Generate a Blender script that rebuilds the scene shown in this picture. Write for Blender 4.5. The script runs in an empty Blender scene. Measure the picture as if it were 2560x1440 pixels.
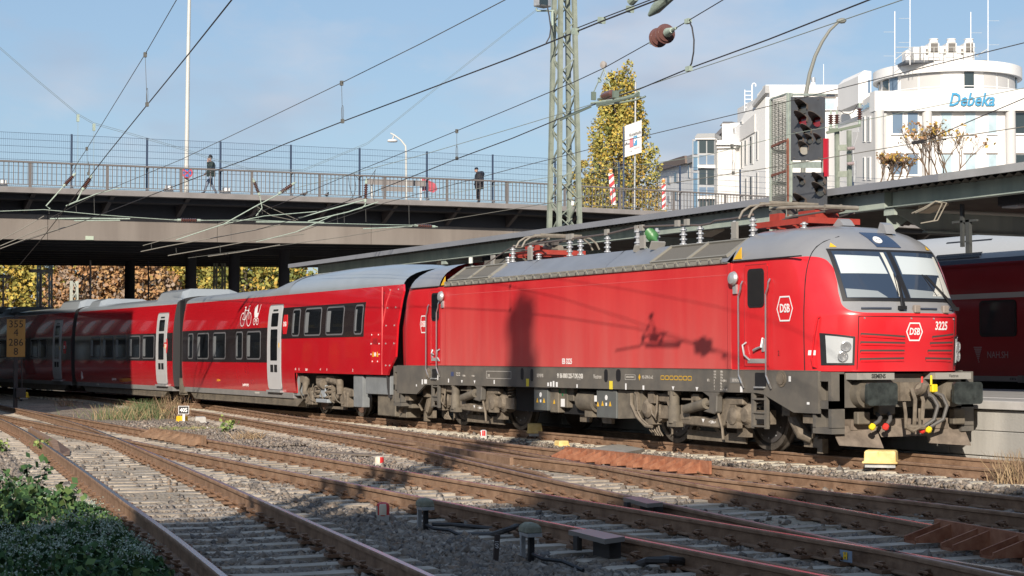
import bpy, bmesh, math, random
import numpy as np
from mathutils import Vector, Matrix

# ------------------------------------------------------------------ scene, camera, sky, sun
scene = bpy.context.scene
C = scene.collection
R = math.radians
rnd = random.Random(7)

CAM = (31.82588859, -18.74432921, 1.6623822)
YAW, PITCH, FPX = -1.10275712, 0.03789265, 4421.639
cam_d = bpy.data.cameras.new('camera'); cam = bpy.data.objects.new('camera', cam_d); C.objects.link(cam)
cam_d.sensor_width = 36.0; cam_d.lens = 36.0*FPX/2560.0
cam_d.clip_start = 0.3; cam_d.clip_end = 3000
cam.location = CAM
cam.rotation_euler = (math.pi/2 + PITCH, 0, -YAW)
scene.camera = cam

SUN_EL, SUN_DIR = R(24.0), (0.806, -0.592)        # direction towards the sun, in plan
world = bpy.data.worlds.new('World'); scene.world = world; world.use_nodes = True
nt = world.node_tree; nt.nodes.clear()
def wn(t, **k):
    n = nt.nodes.new(t)
    for a, b in k.items(): setattr(n, a, b)
    return n
wo = wn('ShaderNodeOutputWorld'); bg = wn('ShaderNodeBackground')
sky = wn('ShaderNodeTexSky', sky_type='NISHITA', sun_disc=False)
sky.sun_elevation = SUN_EL
sky.sun_rotation = math.atan2(SUN_DIR[0], SUN_DIR[1])
sky.air_density = 1.0; sky.dust_density = 1.2; sky.ozone_density = 1.0
bg.inputs["Strength"].default_value = 0.094
# thin autumn clouds all over the sky
tc = wn('ShaderNodeTexCoord'); mp = wn('ShaderNodeMapping'); mp.inputs['Scale'].default_value = (3.2, 3.2, 7.5)
mp.inputs['Location'].default_value = (2.35, 0.4, 0.52)
nz = wn('ShaderNodeTexNoise'); nz.inputs['Scale'].default_value = 1.55; nz.inputs['Detail'].default_value = 7; nz.inputs['Roughness'].default_value = 0.56
rp = wn('ShaderNodeValToRGB'); rp.color_ramp.elements[0].position = 0.49; rp.color_ramp.elements[1].position = 0.72
rp.color_ramp.elements[1].color = (0.72, 0.72, 0.72, 1)
nz2 = wn('ShaderNodeTexNoise'); nz2.inputs['Scale'].default_value = 2.6; nz2.inputs['Detail'].default_value = 3
cc = wn('ShaderNodeValToRGB'); cc.color_ramp.elements[0].position = 0.40; cc.color_ramp.elements[1].position = 0.62
cc.color_ramp.elements[0].color = (3.9, 4.2, 5.1, 1); cc.color_ramp.elements[1].color = (6.4, 6.1, 6.35, 1)
mx = wn('ShaderNodeMix', data_type='RGBA')
hz = wn('ShaderNodeMix', data_type='RGBA'); hz.inputs[0].default_value = 0.45; hz.inputs[7].default_value = (2.75, 4.35, 6.7, 1)
L_ = nt.links.new
L_(tc.outputs['Generated'], mp.inputs['Vector']); L_(mp.outputs['Vector'], nz.inputs['Vector']); L_(mp.outputs['Vector'], nz2.inputs['Vector'])
L_(nz.outputs['Fac'], rp.inputs['Fac']); L_(nz2.outputs['Fac'], cc.inputs['Fac'])
L_(sky.outputs['Color'], hz.inputs[6]); L_(hz.outputs[2], mx.inputs[6]); L_(cc.outputs['Color'], mx.inputs[7]); L_(rp.outputs['Color'], mx.inputs[0])
L_(mx.outputs[2], bg.inputs['Color']); L_(bg.outputs['Background'], wo.inputs['Surface'])

sun_d = bpy.data.lights.new('sun', 'SUN'); sun_d.energy = 5.0; sun_d.angle = R(0.53); sun_d.color = (1.0, 0.90, 0.77)
sun = bpy.data.objects.new('sun', sun_d); C.objects.link(sun)
_sd = Vector((SUN_DIR[0]*math.cos(SUN_EL), SUN_DIR[1]*math.cos(SUN_EL), math.sin(SUN_EL))).normalized()
sun.rotation_euler = _sd.to_track_quat('Z', 'Y').to_euler(); sun.location = (60, -40, 40)
scene.view_settings.view_transform = 'Standard'; scene.view_settings.look = 'None'
scene.view_settings.exposure = 0.30; scene.view_settings.gamma = 1.0; scene.view_settings.use_curve_mapping = False

# ------------------------------------------------------------------ survey: the surveyed photo point on a chosen real plane
_fw = np.array([math.sin(YAW)*math.cos(PITCH), math.cos(YAW)*math.cos(PITCH), math.sin(PITCH)])
_rt = np.array([math.cos(YAW), -math.sin(YAW), 0.0]); _up = np.cross(_rt, _fw); _c = np.array(CAM)
def _ray(x, y): return _fw + (x-1280)/FPX*_rt - (y-720)/FPX*_up
def atY(x, y, Y): d = _ray(x, y); return Vector(_c + (Y-_c[1])/d[1]*d)
def atX(x, y, X): d = _ray(x, y); return Vector(_c + (X-_c[0])/d[0]*d)
def atZ(x, y, z): d = _ray(x, y); return Vector(_c + (z-_c[2])/d[2]*d)
def atD(x, y, D): return Vector(_c + D*_ray(x, y))
def S(x, y, Y=-1.5): p = atY(x, y, Y); return (p.x, p.z)

# ------------------------------------------------------------------ materials
MATS = {}
def mat(name, col, rough=0.6, metal=0.0, var=0.0, scale=4.0, bump=0.0, bscale=30.0, col2=None, coat=0.0, spec=0.5, streak=False, emit=None, mix=(0.35, 0.65), detail=4):
    if name in MATS: return MATS[name]
    m = bpy.data.materials.new(name); m.use_nodes = True; MATS[name] = m
    t = m.node_tree; b = t.nodes['Principled BSDF']; n = t.nodes.new; l = t.links.new
    b.inputs['Base Color'].default_value = (*col, 1); b.inputs['Roughness'].default_value = rough; b.inputs['Metallic'].default_value = metal
    b.inputs['Specular IOR Level'].default_value = spec
    if coat: b.inputs['Coat Weight'].default_value = coat; b.inputs['Coat Roughness'].default_value = 0.05
    if emit: b.inputs['Emission Color'].default_value = (*emit[0], 1); b.inputs['Emission Strength'].default_value = emit[1]
    if var or bump or col2:
        g = n('ShaderNodeNewGeometry'); mp = n('ShaderNodeMapping'); l(g.outputs['Position'], mp.inputs['Vector'])
        if streak: mp.inputs['Scale'].default_value = (1, 1, 0.12)
        if var or col2:
            z = n('ShaderNodeTexNoise'); z.inputs['Scale'].default_value = scale; z.inputs['Detail'].default_value = detail; z.inputs['Roughness'].default_value = 0.62
            l(mp.outputs['Vector'], z.inputs['Vector'])
            r = n('ShaderNodeValToRGB'); r.color_ramp.elements[0].position = mix[0]; r.color_ramp.elements[1].position = mix[1]
            c1 = [max(0, c*(1-var)) for c in col]; c2 = col2 if col2 else [min(1, c*(1+var)) for c in col]
            r.color_ramp.elements[0].color = (*c1, 1); r.color_ramp.elements[1].color = (*c2, 1)
            l(z.outputs['Fac'], r.inputs['Fac']); l(r.outputs['Color'], b.inputs['Base Color'])
        if bump:
            z2 = n('ShaderNodeTexNoise'); z2.inputs['Scale'].default_value = bscale; z2.inputs['Detail'].default_value = 4
            l(g.outputs['Position'], z2.inputs['Vector'])
            bp = n('ShaderNodeBump'); bp.inputs['Strength'].default_value = min(1, bump); bp.inputs['Distance'].default_value = 0.02
            l(z2.outputs['Fac'], bp.inputs['Height']); l(bp.outputs['Normal'], b.inputs['Normal'])
    return m
def glassy(name, col, rough=0.03, spec=0.8, trans=0.0, alpha=1.0):
    if name in MATS: return MATS[name]
    m = mat(name, col, rough, spec=spec); b = m.node_tree.nodes['Principled BSDF']
    if trans: b.inputs['Transmission Weight'].default_value = trans; b.inputs['IOR'].default_value = 1.02
    return m

red = mat('red_paint', (0.62, 0.014, 0.022), 0.24, var=0.05, scale=1.3, coat=0.5, col2=(0.66, 0.022, 0.028))
red_dusty = mat('red_paint_dusty', (0.58, 0.02, 0.028), 0.38, var=0.07, scale=0.9, col2=(0.62, 0.045, 0.045), streak=True, coat=0.15)
def add_grime(m, z0, z1, col, amt, bump=.0):
    t = m.node_tree; b = t.nodes['Principled BSDF']; n = t.nodes.new; l = t.links.new
    g = n('ShaderNodeNewGeometry'); sp = n('ShaderNodeSeparateXYZ'); l(g.outputs['Position'], sp.inputs[0])
    mr = n('ShaderNodeMapRange'); mr.inputs['From Min'].default_value = z1; mr.inputs['From Max'].default_value = z0; l(sp.outputs['Z'], mr.inputs['Value'])
    mp = n('ShaderNodeMapping'); mp.inputs['Scale'].default_value = (1, 1, .18); l(g.outputs['Position'], mp.inputs['Vector'])
    z = n('ShaderNodeTexNoise'); z.inputs['Scale'].default_value = 2.6; z.inputs['Detail'].default_value = 7; l(mp.outputs['Vector'], z.inputs['Vector'])
    mu = n('ShaderNodeMath'); mu.operation = 'MULTIPLY'; l(mr.outputs[0], mu.inputs[0]); l(z.outputs['Fac'], mu.inputs[1])
    m2 = n('ShaderNodeMath'); m2.operation = 'MULTIPLY'; m2.use_clamp = True; m2.inputs[1].default_value = amt; l(mu.outputs[0], m2.inputs[0])
    mx = n('ShaderNodeMix'); mx.data_type = 'RGBA'; l(m2.outputs[0], mx.inputs[0]); mx.inputs[7].default_value = (*col, 1)
    src = b.inputs['Base Color'].links
    if src: l(src[0].from_socket, mx.inputs[6])
    else: mx.inputs[6].default_value = b.inputs['Base Color'].default_value
    l(mx.outputs[2], b.inputs['Base Color'])
    if bump:
        w = n('ShaderNodeTexNoise'); w.inputs['Scale'].default_value = 1.1; w.inputs['Detail'].default_value = 2; l(g.outputs['Position'], w.inputs['Vector'])
        bp = n('ShaderNodeBump'); bp.inputs['Strength'].default_value = bump; bp.inputs['Distance'].default_value = .03; l(w.outputs['Fac'], bp.inputs['Height']); l(bp.outputs['Normal'], b.inputs['Normal'])
add_grime(red_dusty, 1.3, 3.1, (.50, .22, .19), .62, .12)
coach_red = mat('coach_red', (0.60, 0.012, 0.022), 0.22, coat=1.0, var=.04, scale=1.0); coach_red.node_tree.nodes['Principled BSDF'].inputs['Coat IOR'].default_value = 1.9; coach_red.node_tree.nodes['Principled BSDF'].inputs['Coat Roughness'].default_value = .025
add_grime(coach_red, .5, 1.3, (.40, .18, .15), .5, .10)
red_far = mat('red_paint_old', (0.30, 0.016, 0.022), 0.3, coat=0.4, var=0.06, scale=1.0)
roofgrey = mat('roof_grey', (0.19, 0.205, 0.235), 0.42, var=0.08, scale=1.6)
coachgrey = mat('coach_roof_grey', (0.27, 0.30, 0.325), 0.30, coat=0.4, var=0.05, scale=1.0)
cabgrey = mat('cab_grey', (0.25, 0.255, 0.265), 0.36, var=0.06, scale=2.0, coat=0.2)
frame_g = mat('frame_grey', (0.115, 0.108, 0.098), 0.55, var=0.10, scale=2.2, col2=(0.15, 0.135, 0.115))
dusty = mat('dusty_iron', (0.155, 0.128, 0.098), 0.8, var=0.25, scale=6.0, col2=(0.21, 0.175, 0.135))
dusty2 = mat('dusty_box', (0.135, 0.118, 0.095), 0.75, var=0.2, scale=3.5, col2=(0.18, 0.155, 0.12))
black = mat('black_rubber', (0.012, 0.012, 0.014), 0.55)
darkin = mat('dark_inside', (0.008, 0.008, 0.009), 0.8)
steel = mat('bright_steel', (0.55, 0.55, 0.55), 0.28, metal=0.9)
wheelst = mat('wheel_steel', (0.12, 0.105, 0.09), 0.5, metal=0.35, var=0.25, scale=8)
brownst = mat('brown_wheel', (0.17, 0.105, 0.08), 0.55, var=0.2, scale=7)
white = mat('white_print', (0.80, 0.80, 0.80), 0.5)
grey_print = mat('grey_print', (0.52, 0.49, 0.45), 0.6)
yellow_print = mat('yellow_print', (0.72, 0.42, 0.03), 0.5)
porcelain = mat('grey_porcelain', (0.33, 0.34, 0.36), 0.25, coat=0.3)
ventmesh = mat('vent_mesh', (0.17, 0.155, 0.13), 0.7, metal=0.3, var=0.1, scale=60)
ventframe = mat('vent_frame', (0.235, 0.225, 0.195), 0.55)
band = mat('window_band', (0.030, 0.024, 0.026), 0.12, coat=1.0)
pane = glassy('dark_pane', (0.010, 0.012, 0.015), 0.04, 0.7)
winrim = mat('window_rim', (0.14, 0.14, 0.15), 0.4)
doorgrey = mat('door_light_grey', (0.52, 0.52, 0.53), 0.35, coat=0.2, var=0.03, scale=2)
rust = mat('rail_rust', (0.215, 0.125, 0.074), 0.75, var=0.22, scale=5.0, col2=(0.285, 0.18, 0.115), bump=0.25, bscale=60)
rust_red = mat('rust_red', (0.30, 0.105, 0.052), 0.8, var=0.25, scale=7.0, col2=(0.36, 0.16, 0.09))
railtop = mat('rail_running_top', (0.40, 0.40, 0.43), 0.22, metal=0.95)
railtop_dull = mat('rail_dull_top', (0.26, 0.20, 0.17), 0.4, metal=0.55, var=0.2, scale=4)
clipm = mat('clip_iron', (0.175, 0.10, 0.06), 0.8, var=0.2, scale=20)
sleeper_m = mat('sleeper_concrete', (0.34, 0.29, 0.235), 0.9, var=0.22, scale=3.0, col2=(0.44, 0.385, 0.32), bump=0.5, bscale=25)
sleeper_p = mat('sleeper_pale', (0.50, 0.45, 0.36), 0.9, var=0.15, scale=4.0, col2=(0.58, 0.53, 0.44), bump=0.5, bscale=25)
concrete = mat('concrete', (0.40, 0.39, 0.365), 0.85, var=0.14, scale=1.6, col2=(0.49, 0.475, 0.44), bump=0.25, bscale=25, streak=True)
slabgrey = mat('slab_grey', (0.30, 0.28, 0.25), 0.9, var=0.15, scale=6)
yellow = mat('yellow_cover', (0.78, 0.56, 0.20), 0.5, var=0.06, scale=9, col2=(0.82, 0.62, 0.27))
yellow_strong = mat('yellow_strong', (0.80, 0.50, 0.02), 0.5, var=0.06, scale=9)
galv = mat('galvanised', (0.45, 0.46, 0.47), 0.45, metal=0.5, var=0.12, scale=12)
mastgreen = mat('mast_green', (0.205, 0.235, 0.19), 0.6, var=0.12, scale=3.0, col2=(0.26, 0.29, 0.24))
beamgreen = mat('beam_green', (0.30, 0.36, 0.33), 0.55, var=0.12, scale=2.0, col2=(0.38, 0.43, 0.38), streak=True)
fascia = mat('canopy_fascia', (0.215, 0.225, 0.25), 0.55, var=0.06, scale=1.0)
corrug = mat('canopy_underside', (0.125, 0.112, 0.095), 0.8, var=0.12, scale=2.0)
coppergreen = mat('weathered_copper', (0.33, 0.40, 0.34), 0.6, var=0.15, scale=20)
wire_m = mat('wire_dark', (0.035, 0.032, 0.034), 0.55)
wire_g = mat('wire_green', (0.26, 0.30, 0.25), 0.6)
wire_thin = mat('wire_thin', (0.10, 0.10, 0.095), 0.6)
insul = mat('brown_insulator', (0.085, 0.036, 0.028), 0.22, coat=0.5)
girder = mat('bridge_girder', (0.215, 0.185, 0.165), 0.85, var=0.16, scale=0.45, col2=(0.265, 0.235, 0.21), streak=True, detail=6)
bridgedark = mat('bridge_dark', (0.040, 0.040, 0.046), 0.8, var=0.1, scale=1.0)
kerbgrey = mat('bridge_kerb', (0.225, 0.21, 0.205), 0.85, var=0.1, scale=1.5)
railpost = mat('railing_grey', (0.15, 0.135, 0.13), 0.6)
meshblue = mat('mesh_blue', (0.035, 0.055, 0.10), 0.5)
galvlight = mat('pole_light', (0.52, 0.52, 0.49), 0.5, var=0.05, scale=3)
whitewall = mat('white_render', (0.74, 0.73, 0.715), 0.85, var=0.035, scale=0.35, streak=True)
greywall = mat('grey_and_shaded_render', (0.55, 0.54, 0.53), 0.85, var=0.03, scale=0.4)
winblue = glassy('window_blue', (0.14, 0.20, 0.28), 0.06, 0.7)
winpale = mat('window_curtain', (0.42, 0.53, 0.58), 0.15, var=0.12, scale=1.4, coat=0.4)
windark = glassy('window_dark', (0.03, 0.045, 0.05), 0.05, 0.8)
wintrim = mat('window_trim', (0.72, 0.72, 0.72), 0.5)
signalgrey = mat('signal_board', (0.085, 0.09, 0.10), 0.6, var=0.12, scale=3.0)
hoodm = mat('signal_hood', (0.125, 0.10, 0.085), 0.8, var=0.2, scale=8)
rustbar = mat('rust_bar', (0.22, 0.085, 0.055), 0.7, var=0.2, scale=10)
skin = mat('skin', (0.50, 0.30, 0.22), 0.6)

# ------------------------------------------------------------------ mesh building
WL = {}
SPLIT = set('recess hoses sand_gear roof_brackets step_plate pipe_manifold white_labels yellow_labels green_labels bolts bracket equipment_box springs dampers valve_group floor link_grey legs loose_cable hanging_bracket step corner_step brake_unit axle_box screw_coupler cock head_unit fingers roof_louvre stripe disc_bolts safety_line insulators'.split())
class MB:
    def __init__(s): s.v = []; s.f = []; s.m = []
    def add(s, vs, fs, mi=0):
        o = len(s.v); s.v += [tuple(p) for p in vs]
        for f in fs: s.f.append([i+o for i in f]); s.m.append(mi)
        return s
    def box(s, c, d, rot=None, mi=0, taper=1.0):
        x, y, z = d[0]/2, d[1]/2, d[2]/2; t = taper
        P = [(-x, -y, -z), (x, -y, -z), (x, y, -z), (-x, y, -z), (-x*t, -y*t, z), (x*t, -y*t, z), (x*t, y*t, z), (-x*t, y*t, z)]
        if rot is not None: P = [rot @ Vector(p) for p in P]
        P = [(p[0]+c[0], p[1]+c[1], p[2]+c[2]) for p in P]
        return s.add(P, [(3, 2, 1, 0), (4, 5, 6, 7), (0, 1, 5, 4), (1, 2, 6, 5), (2, 3, 7, 6), (3, 0, 4, 7)], mi)
    def bb(s, x0, x1, y0, y1, z0, z1, mi=0):
        return s.box(((x0+x1)/2, (y0+y1)/2, (z0+z1)/2), (abs(x1-x0), abs(y1-y0), abs(z1-z0)), mi=mi)
    def beam(s, a, b, w, h=None, up=(0, 0, 1), mi=0):
        a = Vector(a); b = Vector(b); d = b-a; L = d.length
        if L < 1e-6: return s
        d /= L; u = Vector(up)
        if abs(d.dot(u)) > 0.98: u = Vector((1, 0, 0))
        sx = d.cross(u).normalized(); sz = sx.cross(d).normalized()
        M = Matrix((sx, d, sz)).transposed()
        return s.box((a+b)/2, (w, L, h or w), M, mi)
    def tube(s, pts, r, n=8, cap=True, mi=0):
        P = [Vector(p) for p in pts]; rr = r if isinstance(r, (list, tuple)) else [r]*len(P)
        rings = []; u = None
        for i, p in enumerate(P):
            d = (P[min(i+1, len(P)-1)] - P[max(i-1, 0)])
            if d.length < 1e-9: d = Vector((0, 0, 1))
            d.normalize()
            if u is None: u = d.orthogonal().normalized()
            else:
                u = u - d*u.dot(d)
                u = u.normalized() if u.length > 1e-6 else d.orthogonal().normalized()
            w = d.cross(u)
            rings.append([p + (u*math.cos(2*math.pi*k/n) + w*math.sin(2*math.pi*k/n))*rr[i] for k in range(n)])
        vs = [q for g in rings for q in g]; fs = []
        for i in range(len(P)-1):
            for k in range(n):
                a = i*n+k; b = i*n+(k+1) % n
                fs.append((a, b, b+n, a+n))
        if cap: fs.append(tuple(range(n-1, -1, -1))); fs.append(tuple((len(P)-1)*n+k for k in range(n)))
        return s.add(vs, fs, mi)
    def cyl(s, a, b, r, n=16, r2=None, mi=0): return s.tube([a, b], [r, r if r2 is None else r2], n, True, mi)
    def lathe(s, prof, o, ax, n=16, mi=0):
        ax = Vector(ax).normalized(); u = ax.orthogonal().normalized(); w = ax.cross(u); o = Vector(o); m = len(prof)
        vs = [o + ax*h + (u*math.cos(2*math.pi*k/n)+w*math.sin(2*math.pi*k/n))*r for r, h in prof for k in range(n)]
        fs = [(i*n+k, i*n+(k+1) % n, (i+1)*n+(k+1) % n, (i+1)*n+k) for i in range(m-1) for k in range(n)]
        fs += [tuple(range(n-1, -1, -1)), tuple((m-1)*n+k for k in range(n))]
        return s.add(vs, fs, mi)
    def prism(s, poly, fn0, fn1, mi=0):
        n = len(poly); a = [fn0(*p) for p in poly]; b = [fn1(*p) for p in poly]
        return s.add(a+b, [tuple(range(n-1, -1, -1)), tuple(range(n, 2*n))] + [(i, (i+1) % n, n+(i+1) % n, n+i) for i in range(n)], mi)
    def prY(s, poly, y0, y1, mi=0): return s.prism(poly, lambda x, z: (x, y0, z), lambda x, z: (x, y1, z), mi)
    def prX(s, poly, x0, x1, mi=0): return s.prism(poly, lambda y, z: (x0, y, z), lambda y, z: (x1, y, z), mi)
    def prZ(s, poly, z0, z1, mi=0): return s.prism(poly, lambda x, y: (x, y, z0), lambda x, y: (x, y, z1), mi)
    def loft(s, rings, closed=False, mi=0, cap=False):
        n = len(rings[0]); vs = [p for g in rings for p in g]; fs = []
        for i in range(len(rings)-1):
            for k in range(n if closed else n-1):
                a = i*n+k; b = i*n+(k+1) % n
                fs.append((a, b, b+n, a+n))
        if cap: fs.append(tuple(range(n-1, -1, -1))); fs.append(tuple((len(rings)-1)*n+k for k in range(n)))
        return s.add(vs, fs, mi)
    def islands(s):
        p = list(range(len(s.v)))
        def find(a):
            while p[a] != a: p[a] = p[p[a]]; a = p[a]
            return a
        for f in s.f:
            for i in f[1:]: p[find(i)] = find(f[0])
        G = {}
        for f, m in zip(s.f, s.m): G.setdefault(find(f[0]), []).append((f, m))
        out = []
        for L in G.values():
            ids = sorted({i for f, _ in L for i in f}); mp_ = {a: k for k, a in enumerate(ids)}; b = MB(); b.v = [s.v[i] for i in ids]; b.f = [[mp_[i] for i in f] for f, _ in L]; b.m = [m for _, m in L]; out.append(b)
        return out
    def build(s, name, mats, parent=None, local=False, smooth=False, bevel=0.0, kind=None, fix=True, angle=35):
        if name in SPLIT:
            I = s.islands()
            if len(I) > 1: return [b._build(name, mats, parent, local, smooth, bevel, kind, fix, angle) for b in I][0]
        return s._build(name, mats, parent, local, smooth, bevel, kind, fix, angle)
    def _build(s, name, mats, parent=None, local=False, smooth=False, bevel=0.0, kind=None, fix=True, angle=35):
        me = bpy.data.meshes.new(name); ms = mats if isinstance(mats, (list, tuple)) else [mats]
        o = bpy.data.objects.new(name, me); C.objects.link(o)
        v = s.v; off = Vector((0, 0, 0))
        if parent is not None:
            o.parent = parent
            if not local: off = WL.get(parent, Vector((0, 0, 0)))
        elif not local:
            xs = [p[0] for p in v]; ys = [p[1] for p in v]
            off = Vector(((min(xs)+max(xs))/2, (min(ys)+max(ys))/2, min(p[2] for p in v))); o.location = off
        WL[o] = off.copy()
        me.from_pydata([(p[0]-off[0], p[1]-off[1], p[2]-off[2]) for p in v], [], s.f)
        for m in ms: me.materials.append(m)
        if any(s.m): me.polygons.foreach_set('material_index', s.m)
        if fix or bevel:
            bm = bmesh.new(); bm.from_mesh(me)
            if fix: bmesh.ops.recalc_face_normals(bm, faces=bm.faces)
            if bevel:
                es = [e for e in bm.edges if len(e.link_faces) == 2 and e.calc_face_angle(0) > 0.6]
                bmesh.ops.bevel(bm, geom=es, offset=bevel, segments=1, affect='EDGES', clamp_overlap=True)
            bm.to_mesh(me); bm.free()
        if smooth:
            me.polygons.foreach_set('use_smooth', [True]*len(me.polygons))
            try: me.set_sharp_from_angle(angle=R(angle))
            except Exception: pass
        if kind: o['kind'] = kind
        me.update(); return o

def tag(o, label=None, cat=None, group=None, kind=None):
    if label: o['label'] = label
    if cat: o['category'] = cat
    if group: o['group'] = group
    if kind: o['kind'] = kind
    return o
def thing(name, label, cat, loc=(0, 0, 0), group=None, rotz=0.0, kind=None):
    o = bpy.data.objects.new(name, None); C.objects.link(o); o.location = loc; o.rotation_euler = (0, 0, rotz); o.empty_display_size = 0.2
    WL[o] = Vector(loc); return tag(o, label, cat, group, kind)
def kids(o): return [c for c in bpy.data.objects if c.parent == o]
CH = {}
def copy_tree(o, parent=None):
    c = o.copy(); C.objects.link(c); c.parent = parent
    for k in o.children: copy_tree(k, c)
    return c
def dup(root, loc, label=None, rotz=None, parent=None):
    c = copy_tree(root, parent); c.location = loc
    if rotz is not None: c.rotation_euler = (0, 0, rotz)
    if label: c['label'] = label
    return c
def place(mesh, name, parent, loc, rotz=0.0, scale=None):
    o = bpy.data.objects.new(name, mesh); C.objects.link(o); o.parent = parent
    o.location = Vector(loc) - (WL.get(parent, Vector((0, 0, 0))) if parent else Vector((0, 0, 0))); o.rotation_euler = (0, 0, rotz)
    if scale: o.scale = scale
    return o

_tn = [0]
def text(s, size, M, material, parent, name='lettering', bold=0.0, align='CENTER', sx=1.0, depth=0.003, shear=0.0, spacing=1.0, proj=None):
    cu = bpy.data.curves.new('t', 'FONT'); cu.body = s; cu.size = 1.0; cu.align_x = align; cu.align_y = 'CENTER'; cu.offset = bold/size if proj is None or size < 2 else bold; cu.resolution_u = 2
    cu.shear = shear; cu.space_character = spacing; cu.extrude = 0 if proj else depth/2/size
    ob = bpy.data.objects.new('t', cu); C.objects.link(ob)
    dg = bpy.context.evaluated_depsgraph_get(); me = bpy.data.meshes.new_from_object(ob.evaluated_get(dg)); bpy.data.objects.remove(ob); bpy.data.curves.remove(cu)
    me.transform(Matrix.Diagonal((sx*size, size, size, 1)))
    if proj:
        for v in me.vertices: v.co = proj(v.co.x, v.co.y)
    else: me.transform(M)
    o = bpy.data.objects.new(name, me); C.objects.link(o); me.materials.clear(); me.materials.append(material)
    if parent is not None:
        o.parent = parent; w = WL.get(parent)
        if w and w.length > 0: me.transform(Matrix.Translation(-w))
    WL[o] = WL.get(parent, Vector((0, 0, 0))).copy() if parent is not None else Vector((0, 0, 0))
    return o
def Mside(x, y, z):      # text frame on a wall that faces -Y
    return Matrix(((1, 0, 0, x), (0, 0, -1, y), (0, 1, 0, z), (0, 0, 0, 1)))
def Mplane(o, ux, uy):
    ux = Vector(ux).normalized(); n = ux.cross(Vector(uy)).normalized(); uy = n.cross(ux)
    return Matrix(((ux.x, uy.x, n.x, o[0]), (ux.y, uy.y, n.y, o[1]), (ux.z, uy.z, n.z, o[2]), (0, 0, 0, 1)))
def rrect(x0, x1, y0, y1, r, n=3):
    P = []
    for cx, cy, a in ((x1-r, y1-r, 0), (x0+r, y1-r, 90), (x0+r, y0+r, 180), (x1-r, y0+r, 270)):
        for k in range(n+1): t = R(a+90*k/n); P.append((cx+r*math.cos(t), cy+r*math.sin(t)))
    return P
def hexlogo(cx, cz, w, h):      # upright hexagon outline
    k = 0.30
    return [(cx-w*k, cz+h/2), (cx+w*k, cz+h/2), (cx+w/2, cz), (cx+w*k, cz-h/2), (cx-w*k, cz-h/2), (cx-w/2, cz)]
def interp(x, xs, ys): return float(np.interp(x, xs, ys))
def leaves(mb_pts, size, jitter, seed, squash=1.0, two=True):
    """numpy leaf quads: returns verts, faces for from_pydata style meshes"""
    g = np.random.default_rng(seed); P = np.asarray(mb_pts, float); n = len(P)
    a = g.normal(size=(n, 3)); a /= np.linalg.norm(a, axis=1)[:, None]
    b = g.normal(size=(n, 3)); b -= (a*b).sum(1)[:, None]*a; b /= np.linalg.norm(b, axis=1)[:, None]
    s = size*(1+jitter*g.uniform(-1, 1, n))[:, None]
    V = np.stack([P-a*s, P+b*s*0.55*squash, P+a*s, P-b*s*0.55*squash], 1).reshape(-1, 3)
    return V
def quadmesh(name, V, mats, parent=None, kind=None, matidx=None, local=False):
    me = bpy.data.meshes.new(name); n = len(V)//4
    o = bpy.data.objects.new(name, me); C.objects.link(o); off = np.zeros(3)
    if parent is not None:
        o.parent = parent; off = np.array(WL.get(parent, (0, 0, 0)))
    elif not local:
        off = np.array([V[:, 0].mean(), V[:, 1].mean(), V[:, 2].min()]); o.location = off
    WL[o] = Vector(off)
    me.vertices.add(4*n); me.vertices.foreach_set('co', (V-off).astype(np.float32).ravel())
    me.loops.add(4*n); me.loops.foreach_set('vertex_index', np.arange(4*n, dtype=np.int32))
    me.polygons.add(n); me.polygons.foreach_set('loop_start', np.arange(0, 4*n, 4, dtype=np.int32))
    for m in (mats if isinstance(mats, (list, tuple)) else [mats]): me.materials.append(m)
    if matidx is not None: me.polygons.foreach_set('material_index', np.asarray(matidx, np.int32))
    me.update(calc_edges=True); me.validate()
    if kind: o['kind'] = kind
    return o
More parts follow.
